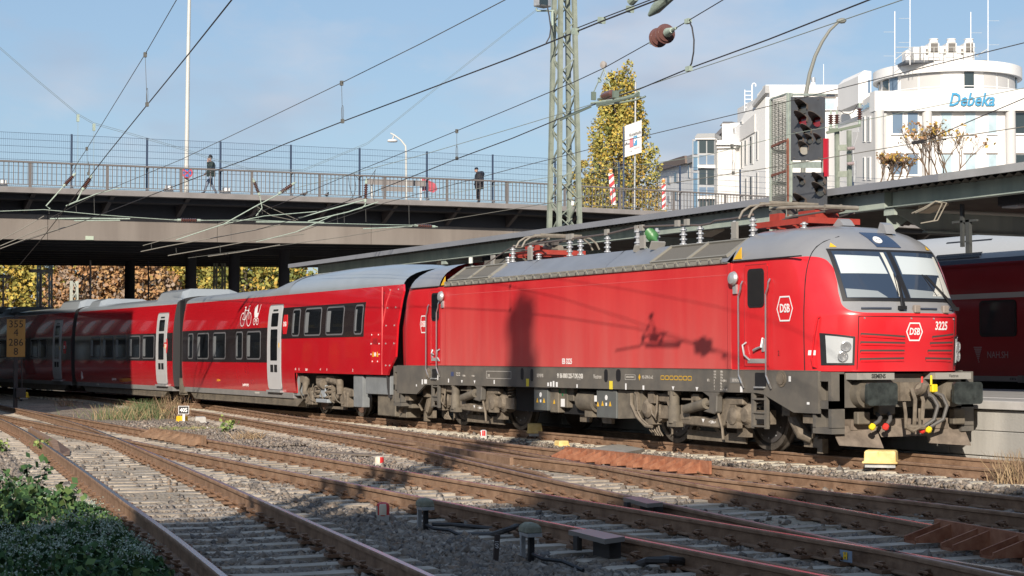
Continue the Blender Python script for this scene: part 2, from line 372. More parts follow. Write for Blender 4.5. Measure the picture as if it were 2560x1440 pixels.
# ------------------------------------------------------------------ the rails in plan
RAIL = {
 'A': [(-75,-4.2),(-60,-2.75),(-50,-1.95),(-41,-1.38),(-31.7,-1.02),(-24,-.84),(-15,-.76),(-5,-.75),(40,-.75)],
 'F': [(-75,-2.7),(-60,-1.25),(-50,-.45),(-41,.12),(-31.7,.48),(-24,.66),(-15,.74),(-5,.75),(40,.75)],
 'B': [(-27,-.86),(-22.9,-1.27),(-17,-1.95),(-11.3,-2.56),(-6.6,-3.05),(-2.8,-3.42),(.55,-3.68),(4.5,-3.86),(10,-3.94),(16,-4.0),(40,-4.05)],
 'G': [(-42,-1.50),(-32,-2.12),(-20.6,-3.15),(-14.2,-3.86),(-5.1,-4.95),(1.6,-5.84),(7.25,-6.86),(11.1,-7.58),(14.5,-8.15),(18.5,-8.83),(20.5,-9.16),(32,-11.1)],
 'C': [(-8,-2.98),(-3.5,-3.55),(1.2,-4.30),(5.7,-5.0),(9,-5.6),(12.2,-6.2),(16,-6.83),(19.7,-7.46),(32,-9.5)],
 'H': [(-4,-5.02),(-.5,-5.16),(2.35,-5.31),(5.7,-5.43),(10.8,-5.46),(16,-5.52),(40,-5.57)],
 'I': [(-34,-6.75),(-29.5,-7.14),(-22.6,-7.57),(-15,-7.86),(-8.4,-8.1),(-2,-8.3),(4.7,-8.52),(11.1,-8.74),(18,-8.98),(21.5,-9.1),(36,-9.55)],
 'K': [(-34,-8.2),(-27,-8.7),(-19,-9.14),(-10,-9.48),(-3.7,-9.73),(5.3,-10.05),(11.3,-10.25),(16.9,-10.45),(20.9,-10.58),(36,-11.05)],
 'J': [(-45,-5.4),(-36,-6.45),(-29.5,-7.18),(-22.6,-7.68),(-11.5,-8.72),(-4.6,-9.62),(2.95,-10.72),(9.2,-11.64),(12.2,-12.1),(18,-12.98),(19.5,-13.22),(31,-15.05)],
 'L': [(-45,-6.9),(-36,-7.9),(-29.5,-8.62),(-16.8,-9.66),(-7,-10.82),(-1.65,-11.58),(5.1,-12.55),(11.6,-13.52),(16.2,-14.2),(18.8,-14.62),(31,-16.55)],
}
def rail_y(k, x):
    P = RAIL[k]; return interp(x, [p[0] for p in P], [p[1] for p in P])
def spline(P, step=0.9):
    out = []
    for i in range(len(P)-1):
        p0 = P[max(i-1, 0)]; p1 = P[i]; p2 = P[i+1]; p3 = P[min(i+2, len(P)-1)]
        n = max(1, int((p2[0]-p1[0])/step))
        for k in range(n):
            t = k/n; h = p2[0]-p1[0]
            m1 = (p2[1]-p0[1])/max(1e-6, (p2[0]-p0[0]))*h; m2 = (p3[1]-p1[1])/max(1e-6, (p3[0]-p1[0]))*h
            y = (2*t**3-3*t**2+1)*p1[1]+(t**3-2*t**2+t)*m1+(-2*t**3+3*t**2)*p2[1]+(t**3-t**2)*m2
            out.append((p1[0]+t*h, y))
    out.append(P[-1]); return out
SPL = {k: spline(v) for k, v in RAIL.items()}
PROF = [(-.035,-.014),(-.027,-.002),(.027,-.002),(.035,-.014),(.034,-.042),(.009,-.052),(.009,-.148),(.07,-.158),(.07,-.172),(-.07,-.172),(-.07,-.158),(-.009,-.148),(-.009,-.052),(-.034,-.042)]
def rail_mesh(pts, top=1):
    mb = MB(); n = len(PROF); vs = []; fs = []; ms = []
    for i, p in enumerate(pts):
        a = pts[max(i-1, 0)]; b = pts[min(i+1, len(pts)-1)]; d = Vector((b[0]-a[0], b[1]-a[1])).normalized(); nx, ny = -d.y, d.x
        z0 = p[2] if len(p) > 2 else 0.0
        vs += [(p[0]+nx*u, p[1]+ny*u, z+z0) for u, z in PROF]
    for i in range(len(pts)-1):
        for k in range(n):
            a = i*n+k; b = i*n+(k+1) % n
            fs.append((a, b, b+n, a+n)); ms.append(1 if k == 1 else 0)
    fs += [tuple(range(n)), tuple((len(pts)-1)*n+k for k in range(n-1, -1, -1))]; ms += [0, 0]
    mb.v = vs; mb.f = fs; mb.m = ms; return mb

# sleepers: one shared, slightly waisted and chamfered concrete beam, 1 m long in local Y, scaled to its length
def sleeper_mesh(material, name):
    mb = MB(); sec = lambda y, w, h: [(-w/2, y, -.2), (w/2, y, -.2), (w/2*.80, y, h), (-w/2*.80, y, h)]
    mb.loft([sec(-.5, .27, -.012), sec(-.485, .28, 0), sec(-.30, .28, 0), sec(0, .26, -.012), sec(.30, .28, 0), sec(.485, .28, 0), sec(.5, .27, -.012)], closed=True, cap=True)
    o = mb.build(name, material, local=True); me = o.data; bpy.data.objects.remove(o); return me
SL = sleeper_mesh(sleeper_m, 'sleeper'); SLP = sleeper_mesh(sleeper_p, 'sleeper_pale')
def clip_mesh():
    mb = MB()
    mb.box((0, -.11, -.165), (.17, .13, .03))
    mb.tube([(-.05, -.10, -.145), (-.06, -.15, -.11), (0, -.17, -.10), (.06, -.15, -.11), (.05, -.09, -.135)], .014, 5)
    mb.cyl((0, -.125, -.15), (0, -.125, -.085), .018, 6)
    mb.box((0, -.125, -.095), (.06, .06, .022))
    o = mb.build('clip', clipm, local=True); me = o.data; bpy.data.objects.remove(o); return me
CLIP = clip_mesh()

SLR = []
def sleepers(parent, x0, x1, y0f, y1f, step=.6, m=SL, zt=-.172, rot=None, jit=.03):
    x = x0
    while x < x1:
        ya, yb = y0f(x), y1f(x); L = abs(ya-yb); rz = (rot(x) if rot else 0.0) + rnd.uniform(-.008, .008)
        SLR.append((x, (ya+yb)/2, rz, L/2))
        place(m, 'sleeper', parent, (x+rnd.uniform(-jit, jit), (ya+yb)/2, zt+rnd.uniform(-.006, .004)), rz, (rnd.uniform(.93, 1.05), L*rnd.uniform(.985, 1.01), 1))
        x += step
def clips(parent, k, x0, x1, step=.6, near=True, offs=0.0):
    """clips on the side that faces the photographer: the near ones singly, the rest as one small mass"""
    far = MB(); x = x0
    v0 = np.empty(len(CLIP.vertices)*3); CLIP.vertices.foreach_get('co', v0); v0 = v0.reshape(-1, 3); F = [tuple(p.vertices) for p in CLIP.polygons]
    while x < x1:
        y = rail_y(k, x); sl = (rail_y(k, x+.3)-rail_y(k, x-.3))/.6; a = math.atan(sl)
        if near and x > -6: place(CLIP, 'rail_clip', parent, (x+offs, y, 0), a)
        else: far.add(v0+np.array([x+offs, y, 0]), F)
        x += step
    x = x0
    while x < x1:      # the far side of the rail foot
        y = rail_y(k, x)
        if x > -14: far.add(v0*np.array([-1, -1, 1])+np.array([x+offs, y, 0]), [f[::1] for f in F])
        x += step
    if far.v: tag(far.build('rail_clips', clipm, parent, fix=False), kind='stuff')
def rail(parent, k, top, name='rail', x0=None, x1=None):
    pts = [p for p in SPL[k] if (x0 is None or p[0] >= x0) and (x1 is None or p[0] <= x1)]
    return rail_mesh(pts).build(name, [rust, top], parent, fix=True)
def yk(k, d): return lambda x: rail_y(k, x)+d

# --- the ground: one big sheet, then the ballast bed on it
gm = mat('ground_earth', (0.15, 0.13, 0.105), 0.95, var=0.25, scale=0.5)
g = MB(); g.add([(-900, -700, -.75), (500, -700, -.75), (500, 900, -.75), (-900, 900, -.75)], [(0, 1, 2, 3)])
tag(g.build('ground', gm, local=True), kind='structure')

def bed_material():
    m = bpy.data.materials.new('ballast'); m.use_nodes = True; t = m.node_tree; b = t.nodes['Principled BSDF']; n = t.nodes.new; l = t.links.new
    b.inputs['Roughness'].default_value = 0.95; b.inputs['Specular IOR Level'].default_value = 0.2
    g = n('ShaderNodeNewGeometry')
    v = n('ShaderNodeTexVoronoi'); v.inputs['Scale'].default_value = 17; l(g.outputs['Position'], v.inputs['Vector'])
    r = n('ShaderNodeValToRGB'); e = r.color_ramp.elements; e[0].position = 0.1; e[0].color = (0.13, 0.105, 0.085, 1); e[1].position = .95; e[1].color = (0.32, 0.265, 0.21, 1)
    x = e.new(.5); x.color = (0.21, 0.175, 0.138, 1)
    sv = n('ShaderNodeSeparateColor'); l(v.outputs['Color'], sv.inputs['Color']); l(sv.outputs['Red'], r.inputs['Fac'])
    z = n('ShaderNodeTexNoise'); z.inputs['Scale'].default_value = .8; z.inputs['Detail'].default_value = 6; l(g.outputs['Position'], z.inputs['Vector'])
    r2 = n('ShaderNodeValToRGB'); r2.color_ramp.elements[0].position = .44; r2.color_ramp.elements[1].position = .58
    l(z.outputs['Fac'], r2.inputs['Fac'])
    at = n('ShaderNodeVertexColor'); at.layer_name = 'dust'; sd = n('ShaderNodeSeparateColor'); l(at.outputs['Color'], sd.inputs['Color'])
    mu = n('ShaderNodeMath'); mu.operation = 'MULTIPLY_ADD'; mu.use_clamp = True; l(r2.outputs['Color'], mu.inputs[0]); mu.inputs[1].default_value = .42; l(sd.outputs['Red'], mu.inputs[2])
    z3 = n('ShaderNodeTexNoise'); z3.inputs['Scale'].default_value = 40; z3.inputs['Detail'].default_value = 3; l(g.outputs['Position'], z3.inputs['Vector'])
    rd = n('ShaderNodeValToRGB'); rd.color_ramp.elements[0].color = (0.27, 0.222, 0.165, 1); rd.color_ramp.elements[1].color = (0.42, 0.36, 0.285, 1); rd.color_ramp.elements[0].position = .3; rd.color_ramp.elements[1].position = .7
    l(z3.outputs['Fac'], rd.inputs['Fac'])
    mx = n('ShaderNodeMix'); mx.data_type = 'RGBA'; l(mu.outputs[0], mx.inputs[0]); l(r.outputs['Color'], mx.inputs[6]); l(rd.outputs['Color'], mx.inputs[7])
    l(mx.outputs[2], b.inputs['Base Color'])
    bp = n('ShaderNodeBump'); bp.inputs['Strength'].default_value = .9; bp.inputs['Distance'].default_value = .03
    v2 = n('ShaderNodeTexVoronoi'); v2.inputs['Scale'].default_value = 22; l(g.outputs['Position'], v2.inputs['Vector'])
    l(v2.outputs['Distance'], bp.inputs['Height']); l(bp.outputs['Normal'], b.inputs['Normal'])
    return m
def vnoise(x, y, s, seed):
    g = np.random.default_rng(seed); T = g.random((64, 64)); x = x*s; y = y*s
    i = np.floor(x).astype(int); j = np.floor(y).astype(int); fx = x-i; fy = y-j; fx = fx*fx*(3-2*fx); fy = fy*fy*(3-2*fy)
    a = T[i % 64, j % 64]; b = T[(i+1) % 64, j % 64]; c = T[i % 64, (j+1) % 64]; d = T[(i+1) % 64, (j+1) % 64]
    return (a*(1-fx)+b*fx)*(1-fy)+(c*(1-fx)+d*fx)*fy
def dustiness(X, Y):
    """1 where the turnout sleepers are filled level with pale dust, 0 where loose ballast lies open"""
    f = lambda k: np.interp(X, [p[0] for p in RAIL[k]], [p[1] for p in RAIL[k]])
    d = np.zeros_like(X)
    d = np.maximum(d, ((Y < f('B')-.1) & (Y > f('G')+.1) & (X < 17.0) & (X > -25)).astype(float)*.92)
    d = np.maximum(d, ((Y < f('I')-.05) & (Y > f('K')+.05) & (X < 11) & (X > -22)).astype(float)*.96)
    d = np.maximum(d, ((Y < f('J')-.05) & (Y > f('L')+.05) & (X < 10.2)).astype(float)*.9)
    d = np.maximum(d, ((Y < f('I')-.2) & (Y > f('L')-.4) & (X < -3)).astype(float)*.7)
    d = np.maximum(d, ((Y > f('G')-.3) & (Y < f('A')) & (X > -3) & (X < 12)).astype(float)*.25)
    return d
def bed_height(X, Y):
    z = -.228+.035*(vnoise(X, Y, 1.3, 3)-.5)+.02*(vnoise(X, Y, 4.1, 4)-.5)
    f = lambda k: np.interp(X, [p[0] for p in RAIL[k]], [p[1] for p in RAIL[k]])
    side = np.minimum(np.abs(Y-f('B')), np.minimum(np.abs(Y-f('A')), np.abs(Y-f('J'))))
    mound = ((Y < f('G')-.9) & (Y > f('I')+.9) & (X < -2)).astype(float); z = z+mound*.07*vnoise(X, Y, .6, 9)
    low = ((Y < f('A')-1.0) & (Y > f('B')+1.0)).astype(float); z = z-.05*low
    return z+.038*dustiness(X, Y)-.10*np.clip((-16.0-Y)/4, 0, 1)
BX = np.linspace(-78, 44, 489); BY = np.linspace(-27, 1.7, 164)
gx, gy = np.meshgrid(BX, BY, indexing='ij'); gz = bed_height(gx, gy)
me = bpy.data.meshes.new('ballast_bed'); nx, ny = gx.shape
V = np.stack([gx, gy, gz], -1).reshape(-1, 3)
ii = (np.arange(nx-1)[:, None]*ny+np.arange(ny-1)[None, :]).ravel()
Q = np.stack([ii, ii+ny, ii+ny+1, ii+1], 1)
me.from_pydata(V.tolist(), [], Q.tolist()); me.materials.append(bed_material())
vc = me.color_attributes.new('dust', 'FLOAT_COLOR', 'POINT'); dd = dustiness(gx, gy).ravel(); col = np.zeros((len(dd), 4)); col[:, 0] = dd; col[:, 3] = 1
vc.data.foreach_set('color', col.ravel()); me.polygons.foreach_set('use_smooth', [True]*len(me.polygons))
bed = bpy.data.objects.new('ballast_bed', me); C.objects.link(bed); tag(bed, kind='structure')

# --- loose stones (a mass nobody could count)
def stones(n, seed):
    g = np.random.default_rng(seed); X = []; Y = []
    while len(X) < n:
        x = g.uniform(-16, 29, 60000); y = g.uniform(-21, -.9, 60000)
        dx = x-CAM[0]; dy = y-CAM[1]; dep = dx*_fw[0]+dy*_fw[1]; lat = (dx*_rt[0]+dy*_rt[1])/np.maximum(dep, 1)
        p = np.clip(15.0/np.maximum(dep, 5), 0, 1)**1.4
        p *= np.where(dustiness(x, y) > .5, .05, 1.0)*(np.abs(lat) < .31)*(dep > 11)
        hit = np.zeros(60000, bool)
        for sx_, sy_, a_, hl in SLR:
            if sx_ < -14: continue
            m_ = np.abs(x-sx_) < .6; u_ = (x[m_]-sx_)*math.cos(a_)+(y[m_]-sy_)*math.sin(a_); w_ = -(x[m_]-sx_)*math.sin(a_)+(y[m_]-sy_)*math.cos(a_)
            hit[m_] |= (np.abs(u_) < .115) & (np.abs(w_) < hl)
        p *= np.where(hit, .04, 1.0)*np.where((x < 9.5) & (y > -8), .6, 1.0)
        k = g.random(60000) < p; X += x[k].tolist(); Y += y[k].tolist()
    X = np.array(X[:n]); Y = np.array(Y[:n]); Z = bed_height(X, Y)
    base = np.array([(-1,-1,-1),(1,-1,-1),(1,1,-1),(-1,1,-1),(-1,-1,1),(1,-1,1),(1,1,1),(-1,1,1)], float)*.5
    T = np.array([(0,2,1),(0,3,2),(4,5,6),(4,6,7),(0,1,5),(0,5,4),(1,2,6),(1,6,5),(2,3,7),(2,7,6),(3,0,4),(3,4,7)])
    P = base[None]+g.uniform(-.30, .30, (n, 8, 3)); P[:, 4:, :2] *= g.uniform(.35, .9, (n, 1, 1))
    s = g.uniform(.028, .062, (n, 1, 1))*np.where(g.random((n, 1, 1)) < .08, 1.5, 1); P = P*s*np.stack([g.uniform(.7, 1.35, n), g.uniform(.7, 1.25, n), g.uniform(.5, .95, n)], 1)[:, None, :]
    q = g.normal(size=(n, 4)); q[:, 1:3] *= .45; q /= np.linalg.norm(q, axis=1)[:, None]; w, a, b, c = q.T
    Rm = np.stack([1-2*(b*b+c*c), 2*(a*b-c*w), 2*(a*c+b*w), 2*(a*b+c*w), 1-2*(a*a+c*c), 2*(b*c-a*w), 2*(a*c-b*w), 2*(b*c+a*w), 1-2*(a*a+b*b)], 1).reshape(n, 3, 3)
    P = np.einsum('nij,nkj->nki', Rm, P)+np.stack([X, Y, Z+s[:, 0, 0]*.18+.002], 1)[:, None, :]
    me = bpy.data.meshes.new('ballast_stones'); F = (T[None]+8*np.arange(n)[:, None, None]).reshape(-1, 3)
    me.vertices.add(8*n); me.vertices.foreach_set('co', P.astype(np.float32).ravel())
    me.loops.add(F.size); me.loops.foreach_set('vertex_index', F.astype(np.int32).ravel())
    me.polygons.add(len(F)); me.polygons.foreach_set('loop_start', np.arange(0, F.size, 3, dtype=np.int32))
    sh = g.integers(0, 4, n); sh[g.random(n) < .55] = 0
    for m_ in STM: me.materials.append(m_)
    me.polygons.foreach_set('material_index', np.repeat(sh, 12).astype(np.int32)); me.update(calc_edges=True)
    o = bpy.data.objects.new('ballast_stones', me); C.objects.link(o)
    tag(o, 'loose grey and brown ballast stones lying between the tracks', None, None, 'stuff')
STM = [mat('stone_grey', (0.20, 0.168, 0.14), .9, var=.3, scale=9), mat('stone_brown', (0.24, 0.185, 0.14), .9, var=.25, scale=9), mat('stone_pale', (0.31, 0.27, 0.23), .9, var=.2, scale=9), mat('stone_dark', (0.115, 0.102, 0.094), .85, var=.3, scale=9)]

# --- tracks
t0 = thing('railway_track', 'track the red locomotive stands on, its pale sleeper ends lying in grey ballast', 'track', (0, 0, -.2))
rail(t0, 'A', railtop_dull); rail(t0, 'F', railtop_dull)
sleepers(t0, -72, 40, yk('F', .55), yk('A', -.62), m=SLP, zt=-.168, rot=lambda x: math.atan((rail_y('A', x+1)-rail_y('A', x-1))/2))
clips(t0, 'A', -26, 40)
gr = rail_mesh([(7.4, .50, -.03), (7.7, .50, .03), (40, .50, .03)]); gr.build('guard_rail', [rust, rust], t0)

t1 = thing('railway_track', 'turnout track with long rusty check rail between the locomotive and the two bright rails', 'track', (0, -4.7, -.2))
rail(t1, 'B', railtop_dull); rail(t1, 'G', railtop_dull); rail(t1, 'C', railtop); rail(t1, 'H', railtop_dull)
sleepers(t1, -40, 8.5, lambda x: rail_y('B', x)+.55 if x > -26 else rail_y('A', x)-.62, yk('G', -.55))
sleepers(t1, 8.5, 40, yk('B', .55), yk('H', -.6))
sleepers(t1, 9.1, 15.5, lambda x: min(rail_y('C', x)+.45, rail_y('H', x)-.65), yk('G', -.55), rot=lambda x: -.085)
for k, a, b in (('B', -24, 40), ('G', -34, 19), ('C', 6, 28), ('H', 9, 40)): clips(t1, k, a, b)
wg = MB(); wg.beam((-1.0, -4.95, -.03), (6.6, -6.0, -.03), .06, .12); wg.build('wing_rail', rust, t1)
ck = rail_mesh([(1.6, -5.72, -.03), (2.2, -5.66, 0), (9.4, -6.98, 0), (10.0, -7.12, -.03)]); ck.build('check_rail', [rust, rust], t1)
# raised check rail on ribs, opposite each crossing
def ribbed_check(parent, P, n, side, w, h0=.09, m=None):
    m = m or rust_red
    a, b = Vector(P[0]), Vector(P[1]); d = (b-a); L = d.length; d.normalize(); nrm = Vector((-d.y, d.x, 0))*side
    f = MB(); f.beam(a+Vector((0, 0, -.055)), b+Vector((0, 0, -.055)), .045, .20); f.build('check_rail', m, parent)
    me = None
    for i in range(n):
        c = a+d*(L*(i+.3)/n)
        r_ = MB()
        for k in (-.10, .10):
            q = d*k
            p0 = q+Vector((0, 0, .03)); p1 = q+Vector((0, 0, -.15)); p2 = q+nrm*w+Vector((0, 0, -.15)); p3 = q+nrm*w+Vector((0, 0, -.10))
            e = d*.012
            r_.add([p0-e, p1-e, p2-e, p3-e, p0+e, p1+e, p2+e, p3+e], [(0,1,2,3),(7,6,5,4),(0,4,5,1),(1,5,6,2),(2,6,7,3),(3,7,4,0)])
        e2 = d*.11
        r_.add([nrm*w-e2+Vector((0,0,-.16)), nrm*w+e2+Vector((0,0,-.16)), nrm*w+e2+Vector((0,0,-.13)), nrm*w-e2+Vector((0,0,-.13))], [(0,1,2,3)])
        if me is None:
            o = r_.build('rib', m, local=True); me = o.data; bpy.data.objects.remove(o)
        place(me, 'rib', parent, c)
ribbed_check(t1, ((4.6, rail_y('B', 4.6)-.075, .02), (9.3, rail_y('B', 9.3)-.075, .02)), 9, -1, .30)
ribbed_check(t1, ((18.3, rail_y('C', 18.3)-.075, .03), (23.5, rail_y('C', 23.5)-.075, .03)), 8, -1, .40)

t2 = thing('railway_track', 'track with two bright polished rails running straight across the middle ground', 'track', (0, -9.2, -.2))
rail(t2, 'I', railtop); rail(t2, 'K', railtop)
sleepers(t2, -3.5, 16.2, yk('I', .55), yk('K', -.55), rot=lambda x: -.035)
sleepers(t2, 16.2, 36, lambda x: rail_y('C', x)+.55, yk('K', -.55), rot=lambda x: -.05)
clips(t2, 'I', -24, 34); clips(t2, 'K', -16, 34)
ck = rail_mesh([(16.6, -10.28, -.05), (17.2, -10.30, -.01), (26, -10.62, -.01)]); ck.build('check_rail', [rust, rust], t2)
ribbed_check(t2, ((-6.6, rail_y('I', -6.6)-.07, .03), (-2.1, rail_y('I', -2.1)-.07, .03)), 8, -1, .28, m=rust)

t3 = thing('railway_track', 'curving foreground track whose bright rail sweeps down to the bottom of the photo', 'track', (0, -11.5, -.2))
rail(t3, 'J', railtop); rail(t3, 'L', railtop)
sleepers(t3, -34, -3.6, lambda x: max(rail_y('I', x), rail_y('J', x))+.55, yk('L', -.55), rot=lambda x: -.09)
sleepers(t3, -3.4, 31, yk('J', .58), yk('L', -.58), rot=lambda x: math.atan((rail_y('J', x+1)-rail_y('J', x-1))/2))
clips(t3, 'J', -8, 30); clips(t3, 'L', -22, 30)
ck = MB(); ck.loft([[(-9.3, -10.28, -.13), (-9.3, -10.22, -.13), (-9.3, -10.22, .0), (-9.3, -10.28, .0)], [(-8.6, -10.50, -.16), (-8.6, -10.18, -.16), (-8.6, -10.38, .03), (-8.6, -10.48, .03)], [(-2.4, -11.36, -.16), (-2.4, -10.95, -.16), (-2.4, -11.2, .03), (-2.4, -11.34, .03)], [(-.7, -11.58, -.165), (-.7, -11.35, -.165), (-.7, -11.5, -.14), (-.7, -11.56, -.14)]], closed=True, cap=True)
ck.build('check_rail', rust, t3)
fr = MB(); fr.box((-3.2, -9.72, -.09), (.5, .22, .16)); fr.build('crossing_block', rust, t3)

stones(82000, 5)
# ------------------------------------------------------------------ the locomotive
loco = thing('locomotive', 'red electric locomotive with grey cab front and roof, number 3225, heading the train', 'locomotive', (0, 0, 0))
ZS = [1.40, 1.9, 2.30, 2.345, 2.40, 2.52, 2.75, 3.0, 3.2, 3.3, 3.40, 3.5, 3.6, 3.7, 3.78, 3.83, 3.87, 3.885]
XF = [9.13, 9.16, 9.18, 9.17, 9.13, 9.06, 8.93, 8.78, 8.65, 8.58, 8.50, 8.41, 8.30, 8.14, 7.95, 7.75, 7.4, 7.1]
WH = [1.49, 1.50, 1.50, 1.50, 1.50, 1.50, 1.50, 1.498, 1.48, 1.465, 1.43, 1.37, 1.28, 1.14, .97, .78, .45, .05]
NEXP = 3.1
def nose_x(y, z):
    w = interp(z, ZS, WH); xf = interp(z, ZS, XF); xs = min(7.45, xf-1.0)
    q = max(0.0, 1-(min(abs(y), w*.9999)/w)**NEXP)
    return xs+(xf-xs)*q**(1/NEXP)
def cab_shell(sgn):
    rings = []
    for z, w in zip(ZS, WH):
        xf = interp(z, ZS, XF); xs = min(7.45, xf-1.0); row = [(6.15, -w, z), ((6.15+xs)/2, -w, z)]
        for k in range(27):
            t = -math.pi/2+math.pi*k/26; s, c = math.sin(t), math.cos(t)
            y = w*math.copysign(abs(s)**(2/NEXP), s); x = xs+(xf-xs)*abs(c)**(2/NEXP); row.append((x, y, z))
        row += [((6.15+xs)/2, w, z), (6.15, w, z)]
        rings.append([(x*sgn, y, zz) for x, y, zz in row])
    mb = MB(); mb.loft(rings)
    b = rings[0]; mb.add(b, [tuple(range(len(b)))])
    return mb
def cab_paint():
    m = bpy.data.materials.new('cab_paint'); m.use_nodes = True; t = m.node_tree; b = t.nodes['Principled BSDF']; n = t.nodes.new; l = t.links.new
    b.inputs['Roughness'].default_value = .28; b.inputs['Coat Weight'].default_value = .35; b.inputs['Coat Roughness'].default_value = .08
    tcn = n('ShaderNodeTexCoord'); sp = n('ShaderNodeSeparateXYZ'); l(tcn.outputs['Object'], sp.inputs[0])
    ab = n('ShaderNodeMath'); ab.operation = 'ABSOLUTE'; l(sp.outputs['X'], ab.inputs[0])
    mr = n('ShaderNodeMapRange'); mr.inputs['From Min'].default_value = 8.0; mr.inputs['From Max'].default_value = 9.2; l(ab.outputs[0], mr.inputs['Value'])
    fc = n('ShaderNodeFloatCurve'); cv = fc.mapping.curves[0]
    P = [(0, .93), (.18, .93), (.30, .90), (.40, .80), (.52, .55), (.62, .26), (.70, .09), (.80, .02), (1, .0)]   # boundary height (2.33 .. 3.33) against x
    cv.points[0].location = P[0]; cv.points[1].location = P[-1]
    for p in P[1:-1]: cv.points.new(*p)
    fc.mapping.update(); l(mr.outputs['Result'], fc.inputs['Value'])
    ma = n('ShaderNodeMath'); ma.operation = 'MULTIPLY_ADD'; ma.inputs[1].default_value = 1.0; ma.inputs[2].default_value = 2.345; l(fc.outputs[0], ma.inputs[0])
    gt = n('ShaderNodeMath'); gt.operation = 'GREATER_THAN'; l(sp.outputs['Z'], gt.inputs[0]); l(ma.outputs[0], gt.inputs[1])
    z = n('ShaderNodeTexNoise'); z.inputs['Scale'].default_value = 1.6; z.inputs['Detail'].default_value = 5; l(tcn.outputs['Object'], z.inputs['Vector'])
    rr = n('ShaderNodeValToRGB'); rr.color_ramp.elements[0].position = .35; rr.color_ramp.elements[0].color = (.60, .014, .022, 1); rr.color_ramp.elements[1].position = .7; rr.color_ramp.elements[1].color = (.63, .026, .032, 1)
    rg = n('ShaderNodeValToRGB'); rg.color_ramp.elements[0].position = .35; rg.color_ramp.elements[0].color = (.225, .228, .24, 1); rg.color_ramp.elements[1].position = .7; rg.color_ramp.elements[1].color = (.26, .26, .265, 1)
    l(z.outputs['Fac'], rr.inputs[0]); l(z.outputs['Fac'], rg.inputs[0])
    mx = n('ShaderNodeMix'); mx.data_type = 'RGBA'; l(gt.outputs[0], mx.inputs[0]); l(rr.outputs[0], mx.inputs[6]); l(rg.outputs[0], mx.inputs[7]); l(mx.outputs[2], b.inputs['Base Color'])
    return m
cabp = cab_paint()
cabs = {}
for sgn in (1, -1): cabs[sgn] = cab_shell(sgn).build('cab', cabp, loco, smooth=True, angle=40)
# seam of the cab module
for sgn in (1, -1):
    mb = MB(); pts = []
    for z, w in zip(ZS, WH):
        if z < 3.86: pts.append((8.22*sgn, -w-.002 if True else 0, z))
    # the module joint follows the section near x = 8.22
    pts = [(8.20*sgn, -abs(w_)-.001, z_) for z_, w_ in [(z, [yy for yy in np.linspace(.05, 1.5, 400) if nose_x(yy, z) >= 8.20][-1] if nose_x(.05, z) > 8.2 else 0) for z in np.linspace(1.0, 3.62, 30)] if w_ > 0]
    mb.tube(pts, .010, 5); mb.build('panel_joint', black, loco)
# middle body
mb = MB(); mb.bb(-6.15, 6.15, -1.5, 1.5, 1.42, 3.26); mb.build('body', red_dusty, loco)
for x in (-5.74, 6.03):
    mb = MB(); mb.bb(x-.006, x+.006, -1.503, -1.49, 1.42, 3.26); mb.build('panel_joint', mat('joint_red', (.30, .02, .025), .6), loco)
mb = MB(); mb.bb(-5.72, 6.02, -1.503, -1.495, 3.055, 3.063); mb.build('panel_joint', mat('joint_pale', (.62, .12, .12), .5), loco)
# roof sections with sloped sides
def roof_sec(x0, x1, slant=0):
    mb = MB(); P = [(-1.505, 3.29), (-1.33, 3.47), (-.98, 3.72), (-.90, 3.735), (.90, 3.735), (.98, 3.72), (1.33, 3.47), (1.505, 3.29)]
    mb.loft([[(x0+.004, y, z) for y, z in P], [(x1-.004, y, z) for y, z in P]]); return mb
rs = [(-5.72, -2.02), (-2.02, 1.62), (1.62, 6.04)]
for a, b in rs: roof_sec(a, b).build('roof_panel', roofgrey, loco)
mb = MB(); mb.bb(-6.1, 6.1, -1.2, 1.2, 3.2, 3.45); mb.build('roof_core', darkin, loco)
for x in (-2.02, 1.62): mb = MB(); mb.beam((x, -1.5, 3.295), (x, -.98, 3.725), .012, .012); mb.build('panel_joint', black, loco)
# gutter strip with its row of brackets
mb = MB(); mb.bb(-5.76, 6.06, -1.535, -1.47, 3.262, 3.275); mb.build('gutter', ventframe, loco)
tri = MB(); tri.prY([(-.16, 3.36), (-.10, 3.275), (-.16, 3.275)], -1.53, -1.50); tri.prY([(.16, 3.36), (.10, 3.275), (.16, 3.275)], -1.53, -1.50); tri.box((.0, -1.508, 3.315), (.19, .008, .07))
tri.bb(-.17, .17, -1.52, -1.49, 3.345, 3.372)
tmo = tri.build('gutter_bracket', ventframe, loco); nub = MB(); nub.box((0, 0, 0), (.045, .03, .055)); nubm = nub.build('bolt', steel, loco); tmesh, nmesh = tmo.data, nubm.data
bpy.data.objects.remove(tmo); bpy.data.objects.remove(nubm)
for i in range(31):
    x = -5.55+i*.375
    place(tmesh, 'gutter_bracket', loco, (x, -.012, 0)); place(nmesh, 'bolt', loco, (x+.19, -1.53, 3.30))
